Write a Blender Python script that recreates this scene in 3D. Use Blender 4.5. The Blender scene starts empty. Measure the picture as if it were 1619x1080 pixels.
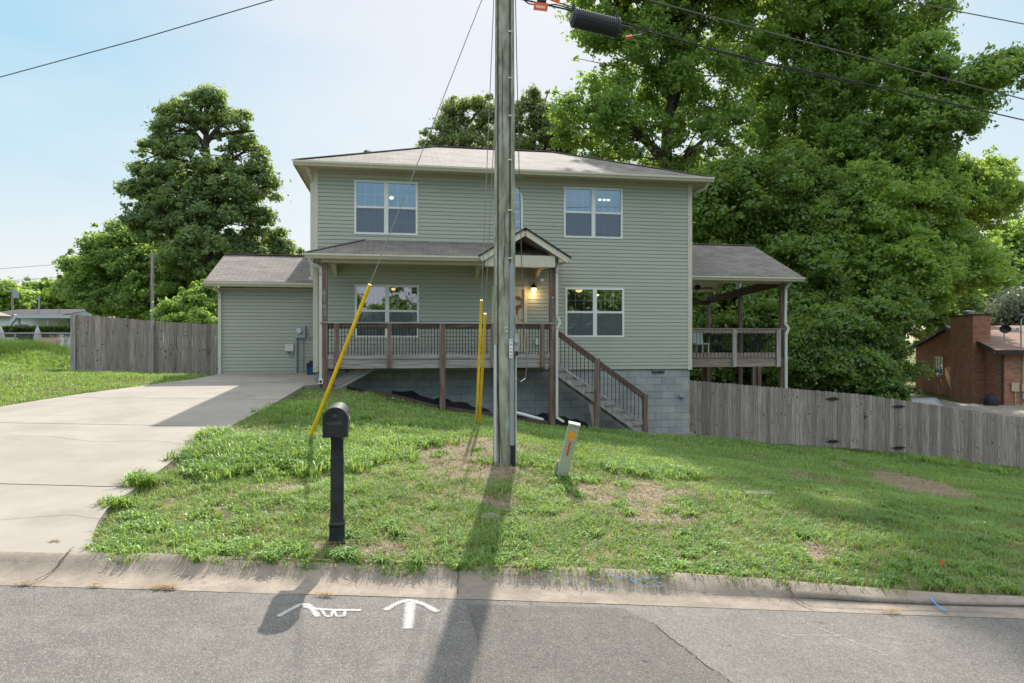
import bpy, math, random
import numpy as np
from mathutils import Vector, Matrix
R = math.radians
F = 1619 * 24 / 36.0
scene = bpy.context.scene
C = scene.collection

# ------------------------------------------------------------------ camera
cam_d = bpy.data.cameras.new('camera'); cam_d.lens = 24; cam_d.sensor_width = 36
cam_d.clip_start = 0.05; cam_d.clip_end = 4000
cam = bpy.data.objects.new('camera', cam_d); C.objects.link(cam)
cam.location = (0, 0, 0); cam.rotation_euler = (R(90), 0, 0)
scene.camera = cam

# ------------------------------------------------------------------ sky, sun, exposure
SUN_EL, SUN_AZ = R(44), R(3.0)
w = bpy.data.worlds.new('World'); scene.world = w; w.use_nodes = True
nt = w.node_tree; nt.nodes.clear()
out = nt.nodes.new('ShaderNodeOutputWorld'); bg = nt.nodes.new('ShaderNodeBackground')
sky = nt.nodes.new('ShaderNodeTexSky'); sky.sky_type = 'NISHITA'; sky.sun_disc = False
sky.sun_elevation = SUN_EL; sky.sun_rotation = SUN_AZ
sky.dust_density = 1.1; sky.air_density = 1.15; sky.ozone_density = 2.5; sky.altitude = 200
tc = nt.nodes.new('ShaderNodeTexCoord'); mp = nt.nodes.new('ShaderNodeMapping')
mp.inputs['Scale'].default_value = (1.0, 1.0, 2.6)
nz = nt.nodes.new('ShaderNodeTexNoise'); nz.inputs['Scale'].default_value = 1.6
nz.inputs['Detail'].default_value = 7; nz.inputs['Roughness'].default_value = .55
cr = nt.nodes.new('ShaderNodeMapRange'); cr.inputs[1].default_value = .46; cr.inputs[2].default_value = .78
cr.inputs[3].default_value = 0; cr.inputs[4].default_value = .6
mx = nt.nodes.new('ShaderNodeMix'); mx.data_type = 'RGBA'; mx.inputs[7].default_value = (2.75, 2.78, 2.82, 1)
nt.links.new(tc.outputs['Generated'], mp.inputs['Vector']); nt.links.new(mp.outputs[0], nz.inputs['Vector'])
nt.links.new(nz.outputs['Fac'], cr.inputs[0]); nt.links.new(cr.outputs[0], mx.inputs[0])
# hazy summer air: the sky's own brightness range is narrow, so roll the bright side off per channel
def vm(op, a, b):
    q = nt.nodes.new('ShaderNodeVectorMath'); q.operation = op
    for i, x in ((0, a), (1, b)):
        if isinstance(x, tuple): q.inputs[i].default_value = x
        else: nt.links.new(x, q.inputs[i])
    return q.outputs[0]
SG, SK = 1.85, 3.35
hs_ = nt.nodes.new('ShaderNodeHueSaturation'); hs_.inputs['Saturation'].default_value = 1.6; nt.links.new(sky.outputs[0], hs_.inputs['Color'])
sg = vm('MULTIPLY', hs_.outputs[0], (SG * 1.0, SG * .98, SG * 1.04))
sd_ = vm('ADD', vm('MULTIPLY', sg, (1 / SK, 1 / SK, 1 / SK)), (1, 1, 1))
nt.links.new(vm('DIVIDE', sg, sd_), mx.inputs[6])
# unseen bright cloud added overhead and behind the camera to lift the shaded front
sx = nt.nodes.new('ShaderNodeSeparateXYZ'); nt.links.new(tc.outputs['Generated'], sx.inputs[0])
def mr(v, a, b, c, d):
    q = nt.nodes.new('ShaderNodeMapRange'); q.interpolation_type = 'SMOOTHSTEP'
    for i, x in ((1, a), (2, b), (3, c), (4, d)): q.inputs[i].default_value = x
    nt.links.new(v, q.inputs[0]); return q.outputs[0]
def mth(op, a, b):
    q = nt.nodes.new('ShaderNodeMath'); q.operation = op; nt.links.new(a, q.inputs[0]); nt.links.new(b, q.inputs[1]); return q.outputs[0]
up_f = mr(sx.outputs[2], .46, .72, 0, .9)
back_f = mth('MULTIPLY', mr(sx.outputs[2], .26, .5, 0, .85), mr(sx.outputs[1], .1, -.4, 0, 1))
fill_f = mth('MAXIMUM', up_f, back_f)
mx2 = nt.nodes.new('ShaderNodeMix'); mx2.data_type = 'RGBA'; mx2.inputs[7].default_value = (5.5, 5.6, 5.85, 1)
nt.links.new(fill_f, mx2.inputs[0]); nt.links.new(mx.outputs[2], mx2.inputs[6]); nt.links.new(mx2.outputs[2], bg.inputs['Color'])
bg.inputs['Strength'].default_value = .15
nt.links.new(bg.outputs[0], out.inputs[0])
sl = bpy.data.lights.new('sun', 'SUN'); sl.energy = 3.4; sl.angle = R(.6); sl.color = (1, .93, .82)
so = bpy.data.objects.new('sun', sl); C.objects.link(so)
S = Vector((math.sin(SUN_AZ) * math.cos(SUN_EL), math.cos(SUN_AZ) * math.cos(SUN_EL), math.sin(SUN_EL)))
so.rotation_euler = S.to_track_quat('Z', 'Y').to_euler(); so.location = S * 80
scene.view_settings.view_transform = 'Standard'; scene.view_settings.look = 'None'
scene.view_settings.exposure = 1.18; scene.view_settings.gamma = 1

# ------------------------------------------------------------------ materials
def mat(name, col, rough=.7, col2=None, scale=4, detail=4, stretch=(1, 1, 1), coord='Object', bump=0, bscale=None,
        rnd=0, spec=.3, metal=0, lo=.35, hi=.65, rnd_col=None, col3=None, scale3=1.0, lo3=.5, hi3=.7, bdist=.01):
    m = bpy.data.materials.new(name); m.use_nodes = True
    n = m.node_tree; L = n.links.new
    p = n.nodes['Principled BSDF']
    p.inputs['Roughness'].default_value = rough; p.inputs['Specular IOR Level'].default_value = spec
    p.inputs['Metallic'].default_value = metal
    c = tuple(col) + (1,)
    t = n.nodes.new('ShaderNodeTexCoord'); mpp = n.nodes.new('ShaderNodeMapping')
    mpp.inputs['Scale'].default_value = stretch; L(t.outputs[coord], mpp.inputs['Vector'])
    cur = None
    def noise(sc, det=detail, ro=.6, src=None):
        q = n.nodes.new('ShaderNodeTexNoise'); q.inputs['Scale'].default_value = sc
        q.inputs['Detail'].default_value = det; q.inputs['Roughness'].default_value = ro
        L((src or mpp.outputs[0]), q.inputs['Vector']); return q.outputs['Fac']
    def rng(v, a, b, c0=0, c1=1):
        q = n.nodes.new('ShaderNodeMapRange'); q.inputs[1].default_value = a; q.inputs[2].default_value = b
        q.inputs[3].default_value = c0; q.inputs[4].default_value = c1; L(v, q.inputs[0]); return q.outputs[0]
    def mixc(f, a, b, mode='MIX'):
        q = n.nodes.new('ShaderNodeMix'); q.data_type = 'RGBA'; q.blend_type = mode
        if isinstance(f, (int, float)): q.inputs[0].default_value = f
        else: L(f, q.inputs[0])
        for i, x in ((6, a), (7, b)):
            if isinstance(x, tuple): q.inputs[i].default_value = x
            else: L(x, q.inputs[i])
        return q.outputs[2]
    cur = c
    if col2 is not None:
        cur = mixc(rng(noise(scale), lo, hi), c, tuple(col2) + (1,))
    if col3 is not None:
        cur = mixc(rng(noise(scale3, 5), lo3, hi3), cur, tuple(col3) + (1,))
    if rnd or rnd_col:
        a = n.nodes.new('ShaderNodeAttribute'); a.attribute_name = 'rnd'
        if rnd_col: cur = mixc(a.outputs['Fac'], cur, tuple(rnd_col) + (1,))
        if rnd:
            v = rng(a.outputs['Fac'], 0, 1, 1 - rnd, 1 + rnd)
            hs = n.nodes.new('ShaderNodeHueSaturation'); L(v, hs.inputs['Value'])
            if isinstance(cur, tuple): hs.inputs['Color'].default_value = cur
            else: L(cur, hs.inputs['Color'])
            cur = hs.outputs[0]
    if isinstance(cur, tuple): p.inputs['Base Color'].default_value = cur
    else: L(cur, p.inputs['Base Color'])
    if bump:
        b = n.nodes.new('ShaderNodeBump'); b.inputs['Strength'].default_value = bump; b.inputs['Distance'].default_value = bdist
        L(noise(bscale or scale * 3), b.inputs['Height']); L(b.outputs[0], p.inputs['Normal'])
    return m

def brickmat(name, c1, c2, mortar, bw, rh, ms, rough=.85, bump=.5, squash=.5, mott=None, mscale=3, mlo=.45, mhi=.75, bdist=.008, bias=0, grain=.25, gscale=60):
    m = bpy.data.materials.new(name); m.use_nodes = True
    n = m.node_tree; L = n.links.new; p = n.nodes['Principled BSDF']
    p.inputs['Roughness'].default_value = rough; p.inputs['Specular IOR Level'].default_value = .2
    t = n.nodes.new('ShaderNodeTexCoord')
    b = n.nodes.new('ShaderNodeTexBrick'); b.offset = squash
    L(t.outputs['UV'], b.inputs['Vector'])
    b.inputs['Color1'].default_value = (*c1, 1); b.inputs['Color2'].default_value = (*c2, 1)
    b.inputs['Mortar'].default_value = (*mortar, 1)
    b.inputs['Scale'].default_value = 1; b.inputs['Mortar Size'].default_value = ms; b.inputs['Mortar Smooth'].default_value = .3
    b.inputs['Brick Width'].default_value = bw; b.inputs['Row Height'].default_value = rh; b.inputs['Bias'].default_value = bias
    cur = b.outputs['Color']
    def overlay(cur, sc, lo, hi, colr, fac, coord='UV'):
        q = n.nodes.new('ShaderNodeTexNoise'); q.inputs['Scale'].default_value = sc; q.inputs['Detail'].default_value = 5
        L(t.outputs[coord], q.inputs['Vector'])
        r_ = n.nodes.new('ShaderNodeMapRange'); r_.inputs[1].default_value = lo; r_.inputs[2].default_value = hi
        r_.inputs[3].default_value = 0; r_.inputs[4].default_value = fac; L(q.outputs['Fac'], r_.inputs[0])
        x = n.nodes.new('ShaderNodeMix'); x.data_type = 'RGBA'; L(r_.outputs[0], x.inputs[0]); L(cur, x.inputs[6])
        x.inputs[7].default_value = (*colr, 1); return x.outputs[2]
    if mott: cur = overlay(cur, mscale, mlo, mhi, mott, .75)
    cur = overlay(cur, gscale, .4, .7, tuple(v * .55 for v in c1), grain)
    L(cur, p.inputs['Base Color'])
    bu = n.nodes.new('ShaderNodeBump'); bu.inputs['Strength'].default_value = bump; bu.inputs['Distance'].default_value = bdist
    iv = n.nodes.new('ShaderNodeMath'); iv.operation = 'SUBTRACT'; iv.inputs[0].default_value = 1
    L(b.outputs['Fac'], iv.inputs[1]); L(iv.outputs[0], bu.inputs['Height']); L(bu.outputs[0], p.inputs['Normal'])
    return m

def leafmat(name, ca, cb, trans, tfac=.4, nscale=.5, gloss=.03):
    m = bpy.data.materials.new(name); m.use_nodes = True
    n = m.node_tree; L = n.links.new; n.nodes.clear()
    o = n.nodes.new('ShaderNodeOutputMaterial')
    at = n.nodes.new('ShaderNodeAttribute'); at.attribute_name = 'rnd'
    t = n.nodes.new('ShaderNodeTexCoord'); q = n.nodes.new('ShaderNodeTexNoise'); q.inputs['Scale'].default_value = nscale
    q.inputs['Detail'].default_value = 3; L(t.outputs['Object'], q.inputs['Vector'])
    r_ = n.nodes.new('ShaderNodeMapRange'); r_.inputs[1].default_value = .35; r_.inputs[2].default_value = .65
    L(q.outputs['Fac'], r_.inputs[0])
    ad = n.nodes.new('ShaderNodeMath'); ad.operation = 'ADD'; L(at.outputs['Fac'], ad.inputs[0]); L(r_.outputs[0], ad.inputs[1])
    hf = n.nodes.new('ShaderNodeMath'); hf.operation = 'MULTIPLY'; hf.inputs[1].default_value = .5; L(ad.outputs[0], hf.inputs[0])
    mxx = n.nodes.new('ShaderNodeMix'); mxx.data_type = 'RGBA'; L(hf.outputs[0], mxx.inputs[0])
    mxx.inputs[6].default_value = (*ca, 1); mxx.inputs[7].default_value = (*cb, 1)
    d = n.nodes.new('ShaderNodeBsdfDiffuse'); L(mxx.outputs[2], d.inputs['Color'])
    tr = n.nodes.new('ShaderNodeBsdfTranslucent')
    mt = n.nodes.new('ShaderNodeMix'); mt.data_type = 'RGBA'; L(hf.outputs[0], mt.inputs[0])
    mt.inputs[6].default_value = (*[v * .6 for v in trans], 1); mt.inputs[7].default_value = (*trans, 1)
    L(mt.outputs[2], tr.inputs['Color'])
    ms = n.nodes.new('ShaderNodeMixShader'); ms.inputs[0].default_value = tfac; L(d.outputs[0], ms.inputs[1]); L(tr.outputs[0], ms.inputs[2])
    g = n.nodes.new('ShaderNodeBsdfGlossy'); g.inputs['Roughness'].default_value = .45; g.inputs['Color'].default_value = (.9, 1, .95, 1)
    m2 = n.nodes.new('ShaderNodeMixShader'); m2.inputs[0].default_value = gloss; L(ms.outputs[0], m2.inputs[1]); L(g.outputs[0], m2.inputs[2])
    L(m2.outputs[0], o.inputs[0]); return m

def glassmat(name, refl=.4, tint=(.8, .85, .9), rough=.015, rc=(.85, .93, 1)):
    m = bpy.data.materials.new(name); m.use_nodes = True
    n = m.node_tree; L = n.links.new; n.nodes.clear()
    o = n.nodes.new('ShaderNodeOutputMaterial'); tr = n.nodes.new('ShaderNodeBsdfTransparent'); tr.inputs[0].default_value = (*tint, 1)
    g = n.nodes.new('ShaderNodeBsdfGlossy'); g.inputs['Roughness'].default_value = rough; g.inputs['Color'].default_value = (*rc, 1)
    x = n.nodes.new('ShaderNodeMixShader'); x.inputs[0].default_value = refl
    L(tr.outputs[0], x.inputs[1]); L(g.outputs[0], x.inputs[2]); L(x.outputs[0], o.inputs[0]); return m

def emat(name, col, s):
    m = bpy.data.materials.new(name); m.use_nodes = True; p = m.node_tree.nodes['Principled BSDF']
    p.inputs['Base Color'].default_value = (*col, 1); p.inputs['Emission Color'].default_value = (*col, 1)
    p.inputs['Emission Strength'].default_value = s; return m

M = {}
M['siding'] = mat('siding', (.332, .352, .30), .6, (.348, .366, .313), 1.2, rnd=.035, col3=(.30, .318, .272), scale3=.6, lo3=.5, hi3=.9, bump=.05, bscale=60)
M['trim'] = mat('trim_beige', (.50, .47, .38), .5, (.46, .43, .35), 6)
M['soffit'] = mat('soffit_beige', (.50, .46, .35), .6, (.46, .42, .31), 5)
M['rake'] = mat('rake_trim', (.54, .51, .43), .5, (.50, .47, .39), 8)
M['white'] = mat('white_vinyl', (.62, .64, .62), .45, (.57, .59, .57), 8)
M['cream'] = mat('cream_paint', (.60, .52, .36), .5, (.56, .49, .34), 6)
M['doorc'] = mat('door_paint', (.50, .46, .35), .5, (.47, .43, .33), 6)
M['downs'] = mat('downspout', (.52, .51, .46), .45, (.47, .46, .41), 3)
M['shingle'] = brickmat('shingle', (.208, .19, .172), (.138, .126, .118), (.08, .075, .075), .31, .142, .012, bump=.5,
                        mott=(.26, .23, .205), mscale=1.6, grain=.6, gscale=26, bdist=.012)
M['shingle_edge'] = mat('shingle_edge', (.02, .02, .025), .8)
M['block'] = brickmat('concrete_block', (.30, .31, .315), (.235, .245, .255), (.17, .17, .17), .406, .2032, .009,
                      mott=(.37, .37, .36), mscale=2.2, grain=.3, gscale=30, bump=.6, bdist=.01)
M['brick'] = brickmat('red_brick', (.52, .22, .14), (.24, .11, .085), (.26, .20, .16), .215, .075, .011,
                      mott=(.33, .12, .06), mscale=1.2, grain=.35, gscale=12, bump=.5, bias=-.15)
M['brown_wood'] = mat('brown_wood', (.12, .07, .052), .75, (.05, .03, .026), 2.2, stretch=(14, .8, 1), coord='UV', bump=.4, bscale=6, col3=(.20, .15, .13), scale3=1.3, lo3=.52, hi3=.72)
M['post_wood'] = mat('post_wood', (.185, .12, .09), .8, (.09, .055, .045), 2.2, stretch=(14, .8, 1), coord='UV', bump=.4, bscale=6, col3=(.25, .21, .19), scale3=.9, lo3=.5, hi3=.7)
M['deck_wood'] = mat('deck_wood', (.27, .215, .18), .85, (.16, .12, .10), 2.0, stretch=(12, .7, 1), coord='UV', bump=.45, bscale=5, col3=(.34, .29, .26), scale3=.8)
M['grey_wood'] = mat('grey_wood', (.34, .315, .305), .85, (.17, .15, .145), 2.0, stretch=(12, .7, 1), coord='UV', bump=.45, bscale=5, col3=(.36, .34, .33), scale3=.8)
M['fence_wood'] = mat('fence_wood', (.31, .27, .242), .85, (.17, .14, .13), 2.1, stretch=(14, .8, 1), coord='UV', bump=.4, bscale=5, rnd=.28,
                      col3=(.19, .14, .11), scale3=.55, lo3=.55, hi3=.75)
M['knot'] = mat('fence_knot', (.055, .042, .04), .9, (.10, .08, .075), 9)
M['iron'] = mat('black_iron', (.012, .012, .014), .45)
M['pole_wood'] = mat('pole_wood', (.285, .262, .2), .85, (.15, .155, .115), 2.4, stretch=(5, 1.5, 1), coord='UV', bump=.5, bscale=7,
                     col3=(.36, .37, .30), scale3=1.3, lo3=.45, hi3=.62, bdist=.02)
M['pvc'] = mat('grey_pvc', (.27, .29, .32), .4, (.24, .26, .29), 4)
M['black_pl'] = mat('black_plastic', (.018, .02, .024), .5)
M['closure'] = mat('closure_plastic', (.03, .034, .042), .42)
M['dark'] = mat('dark_void', (.012, .012, .013), .9)
M['yellow'] = mat('yellow_guard', (.78, .46, .012), .45, (.64, .36, .01), 3, col3=(.42, .27, .04), scale3=14, lo3=.6, hi3=.72)
M['yellow2'] = mat('faded_yellow_guard', (.62, .48, .04), .55, (.5, .37, .03), 3)
M['steel'] = mat('galvanised', (.33, .34, .35), .45, metal=.6)
M['cable'] = mat('cable_rubber', (.02, .021, .025), .6)
M['cable_grey'] = mat('cable_grey', (.11, .11, .10), .6)
M['wire_white'] = mat('wire_white', (.50, .50, .47), .5)
M['orange'] = mat('orange_tag', (.62, .10, .04), .5)
M['sticker'] = mat('yellow_sticker', (.75, .36, .06), .5, (.6, .25, .05), 30)
M['red'] = mat('red_paint', (.6, .08, .03), .5)
M['tagwhite'] = mat('tag_white', (.68, .68, .64), .5)
M['ink'] = mat('ink', (.04, .04, .045), .6)
M['marker'] = mat('marker_green', (.36, .40, .31), .5, (.30, .33, .25), 5, col3=(.24, .23, .18), scale3=3)
M['mail'] = mat('mailbox_black', (.012, .016, .017), .42, (.028, .034, .034), 9, bump=.15, bscale=40)
M['mailtop'] = mat('mailbox_top', (.05, .05, .052), .42, (.09, .088, .085), 14)
M['mailtxt'] = mat('mail_letter', (.10, .10, .105), .45)
M['concrete'] = mat('driveway_concrete', (.285, .255, .22), .85, (.235, .21, .182), 1.1, detail=8, bump=.15, bscale=45, col3=(.19, .172, .15), scale3=.9, lo3=.5, hi3=.8)
M['curb'] = mat('curb_concrete', (.275, .23, .186), .9, (.18, .15, .122), 3.2, detail=10, bump=.6, bscale=70, col3=(.15, .13, .115), scale3=16, lo3=.5, hi3=.75)
M['curbtop'] = M['curb']
M['crack'] = mat('crack', (.035, .03, .028), .95)
M['straw'] = mat('straw', (.28, .18, .08), .9)
M['wpaint'] = None
M['leafred'] = mat('red_leaf', (.45, .06, .02), .7)
M['blue_pl'] = mat('blue_plastic', (.02, .05, .13), .4)
M['mulch'] = mat('black_sheet', (.012, .013, .018), .5, bump=.6, bscale=12)
M['rock'] = mat('tan_rock', (.30, .24, .19), .85, (.2, .16, .13), 6, bump=.5)
M['rockor'] = mat('orange_brick', (.36, .16, .07), .85, (.26, .11, .05), 12, bump=.5)
M['timber'] = mat('landscape_timber', (.10, .065, .05), .85, (.05, .035, .03), 2, stretch=(10, .8, 1), coord='UV', bump=.5, bscale=5)
M['bark'] = mat('bark', (.085, .068, .052), .9, (.04, .032, .026), 5, stretch=(3, 3, .6), bump=.6)
M['bark_l'] = mat('bark_light', (.17, .145, .12), .9, (.09, .075, .06), 5, stretch=(3, 3, .6), bump=.6)
M['willow_bark'] = mat('grey_bark', (.16, .14, .125), .9, (.10, .09, .08), 5)
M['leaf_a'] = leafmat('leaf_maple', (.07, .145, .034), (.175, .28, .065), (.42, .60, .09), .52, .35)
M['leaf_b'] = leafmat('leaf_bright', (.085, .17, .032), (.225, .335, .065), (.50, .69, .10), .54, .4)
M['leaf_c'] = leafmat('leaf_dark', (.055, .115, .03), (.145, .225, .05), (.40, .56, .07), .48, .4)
M['leaf_p'] = leafmat('leaf_poplar', (.085, .15, .07), (.175, .26, .105), (.42, .54, .11), .48, .6)
M['leaf_w'] = leafmat('leaf_willow', (.10, .12, .09), (.19, .21, .16), (.2, .24, .13), .3, .6)
M['hedge'] = leafmat('leaf_hedge', (.02, .05, .01), (.08, .14, .02), (.2, .3, .03), .35, 1)
M['grass'] = leafmat('grass_blade', (.06, .165, .026), (.205, .33, .07), (.42, .56, .09), .42, .8, .04)
M['dry'] = leafmat('dry_blade', (.20, .15, .085), (.36, .28, .17), (.3, .24, .12), .25, .8, .03)
M['glass'] = glassmat('window_glass', .36, (.50, .60, .66), rc=(.84, .84, .98))
M['screen'] = glassmat('insect_screen', .10, (.45, .45, .50), .5)
M['carglass'] = mat('car_glass', (.05, .07, .09), .08, spec=.8)
M['chrome'] = mat('chrome', (.6, .62, .65), .25, metal=.9)
M['tyre'] = mat('tyre', (.02, .02, .02), .8)
M['carblue'] = mat('car_paint_blue', (.03, .16, .42), .25, spec=.6)
M['carblack'] = mat('car_paint_black', (.03, .035, .045), .25, spec=.6)
M['curtain'] = mat('room_wall', (.20, .21, .24), .9)
M['warm'] = emat('warm_bulb', (1, .55, .2), 1.4)
M['warmw'] = emat('bright_bulb', (1, .82, .58), 1.6)
M['lampglass'] = emat('lantern_glow', (1, .60, .18), 2.2)
M['fanwood'] = mat('fan_wood', (.16, .07, .03), .5)
M['lightroof'] = mat('grey_roof_far', (.30, .26, .22), .85, (.25, .22, .19), 3)
M['brownroof'] = brickmat('brown_shingle', (.30, .19, .15), (.22, .14, .115), (.14, .09, .08), .31, .142, .01, mott=(.34, .22, .18), grain=.3)
M['fasciadk'] = mat('fascia_dark', (.035, .028, .03), .6)
M['wsiding'] = brickmat('white_lap', (.62, .64, .66), (.60, .62, .64), (.30, .31, .33), 20, .13, .012, grain=.05)
M['metalblue'] = mat('carport_metal', (.36, .42, .48), .5)
M['umb'] = mat('umbrella_cloth', (.42, .40, .42), .8)
M['pot'] = mat('tan_wood', (.42, .28, .18), .8)
M['pot2'] = mat('pale_plastic', (.42, .40, .38), .7)
M['leaf_s'] = leafmat('leaf_sparse', (.10, .15, .07), (.21, .27, .12), (.40, .50, .12), .45, .6)
M['electric'] = mat('meter_grey', (.30, .33, .36), .5)
M['beige_box'] = mat('beige_box', (.46, .38, .24), .5)
M['wreath'] = mat('wreath_leaf', (.30, .09, .06), .8, (.16, .12, .05), 20)

# spray paint with worn edges: transparent where the noise lets the asphalt through
def paintmat(name, col, lo, hi, sc=30):
    m = bpy.data.materials.new(name); m.use_nodes = True; n = m.node_tree; L = n.links.new
    p = n.nodes['Principled BSDF']; p.inputs['Base Color'].default_value = (*col, 1); p.inputs['Roughness'].default_value = .8
    t = n.nodes.new('ShaderNodeTexCoord'); q = n.nodes.new('ShaderNodeTexNoise'); q.inputs['Scale'].default_value = sc; q.inputs['Detail'].default_value = 6
    q.inputs['Roughness'].default_value = .75
    L(t.outputs['Object'], q.inputs['Vector']); r_ = n.nodes.new('ShaderNodeMapRange'); r_.inputs[1].default_value = lo; r_.inputs[2].default_value = hi
    at = n.nodes.new('ShaderNodeAttribute'); at.attribute_name = 'edge'
    su = n.nodes.new('ShaderNodeMath'); su.operation = 'ADD'; L(q.outputs['Fac'], su.inputs[0]); L(at.outputs['Fac'], su.inputs[1])
    L(su.outputs[0], r_.inputs[0]); L(r_.outputs[0], p.inputs['Alpha']); return m
M['wpaint'] = paintmat('white_spray', (.60, .60, .57), .46, .80, 120)
M['wpaint_thin'] = paintmat('faint_white_spray', (.5, .5, .47), .56, .86, 60)
M['bpaint'] = paintmat('blue_spray', (.10, .24, .45), .56, .8, 50)
M['bpaint2'] = paintmat('strong_blue_spray', (.03, .22, .60), .42, .62, 50)

# asphalt: fine aggregate speckle, broad wear, cracks
def asphalt(name, base, dark, light):
    m = bpy.data.materials.new(name); m.use_nodes = True; n = m.node_tree; L = n.links.new; p = n.nodes['Principled BSDF']
    p.inputs['Roughness'].default_value = .9; p.inputs['Specular IOR Level'].default_value = .25
    t = n.nodes.new('ShaderNodeTexCoord')
    def nz_(sc, d=4, ro=.6, st=None):
        q = n.nodes.new('ShaderNodeTexNoise'); q.inputs['Scale'].default_value = sc; q.inputs['Detail'].default_value = d; q.inputs['Roughness'].default_value = ro
        L(t.outputs['Object'], q.inputs['Vector']); return q.outputs['Fac']
    def mixr(v, lo, hi, a, b, f=1.0):
        r_ = n.nodes.new('ShaderNodeMapRange'); r_.inputs[1].default_value = lo; r_.inputs[2].default_value = hi; r_.inputs[4].default_value = f
        L(v, r_.inputs[0]); x = n.nodes.new('ShaderNodeMix'); x.data_type = 'RGBA'; L(r_.outputs[0], x.inputs[0])
        for i, c in ((6, a), (7, b)):
            if isinstance(c, tuple): x.inputs[i].default_value = (*c, 1)
            else: L(c, x.inputs[i])
        return x.outputs[2]
    cur = mixr(nz_(.9, 7, .65), .35, .68, base, tuple(v * .72 for v in base)); cur = mixr(nz_(3.3, 5), .52, .7, cur, tuple(v * 1.22 for v in base), .7)
    vo = n.nodes.new('ShaderNodeTexVoronoi'); vo.inputs['Scale'].default_value = 140; L(t.outputs['Object'], vo.inputs['Vector'])
    sep = n.nodes.new('ShaderNodeSeparateColor'); L(vo.outputs['Color'], sep.inputs[0])
    cur = mixr(sep.outputs[0], .55, .95, cur, light, .55)
    cur = mixr(sep.outputs[1], .55, .9, cur, dark, .5)
    cur = mixr(nz_(7, 8, .7), .60, .70, cur, dark, .8)
    L(cur, p.inputs['Base Color'])
    b = n.nodes.new('ShaderNodeBump'); b.inputs['Strength'].default_value = .7; b.inputs['Distance'].default_value = .006
    L(vo.outputs['Distance'], b.inputs['Height']); L(b.outputs[0], p.inputs['Normal']); return m
M['asphalt'] = asphalt('asphalt', (.158, .147, .135), (.066, .061, .057), (.30, .28, .255))
M['asphalt2'] = asphalt('asphalt_patch', (.122, .112, .103), (.035, .033, .031), (.23, .215, .195))

def groundmat():
    m = bpy.data.materials.new('lawn_soil'); m.use_nodes = True; n = m.node_tree; L = n.links.new; p = n.nodes['Principled BSDF']
    p.inputs['Roughness'].default_value = .95; p.inputs['Specular IOR Level'].default_value = .1
    t = n.nodes.new('ShaderNodeTexCoord')
    def nz_(sc, d=5, ro=.65):
        q = n.nodes.new('ShaderNodeTexNoise'); q.inputs['Scale'].default_value = sc; q.inputs['Detail'].default_value = d; q.inputs['Roughness'].default_value = ro
        L(t.outputs['Object'], q.inputs['Vector']); return q.outputs['Fac']
    def mixv(v, lo, hi, a, b):
        r_ = n.nodes.new('ShaderNodeMapRange'); r_.inputs[1].default_value = lo; r_.inputs[2].default_value = hi
        L(v, r_.inputs[0]); x = n.nodes.new('ShaderNodeMix'); x.data_type = 'RGBA'; L(r_.outputs[0], x.inputs[0])
        for i, c in ((6, a), (7, b)):
            if isinstance(c, tuple): x.inputs[i].default_value = (*c, 1)
            else: L(c, x.inputs[i])
        return x.outputs[2]
    green = mixv(nz_(9), .42, .62, (.075, .10, .03), (.19, .16, .085))
    soil = mixv(nz_(22), .35, .7, (.15, .115, .085), (.25, .205, .155))
    soil = mixv(nz_(70), .5, .7, soil, (.34, .28, .20))
    at = n.nodes.new('ShaderNodeAttribute'); at.attribute_name = 'bare'
    ad = n.nodes.new('ShaderNodeMath'); ad.operation = 'ADD'; L(at.outputs['Fac'], ad.inputs[0])
    sc = n.nodes.new('ShaderNodeMath'); sc.operation = 'MULTIPLY_ADD'; L(nz_(18), sc.inputs[0]); sc.inputs[1].default_value = .8; sc.inputs[2].default_value = -.4
    L(sc.outputs[0], ad.inputs[1])
    cur = mixv(ad.outputs[0], .3, .6, green, soil)
    L(cur, p.inputs['Base Color'])
    b = n.nodes.new('ShaderNodeBump'); b.inputs['Strength'].default_value = .8; b.inputs['Distance'].default_value = .03
    L(nz_(25), b.inputs['Height']); L(b.outputs[0], p.inputs['Normal']); return m
M['ground'] = groundmat()

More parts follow.
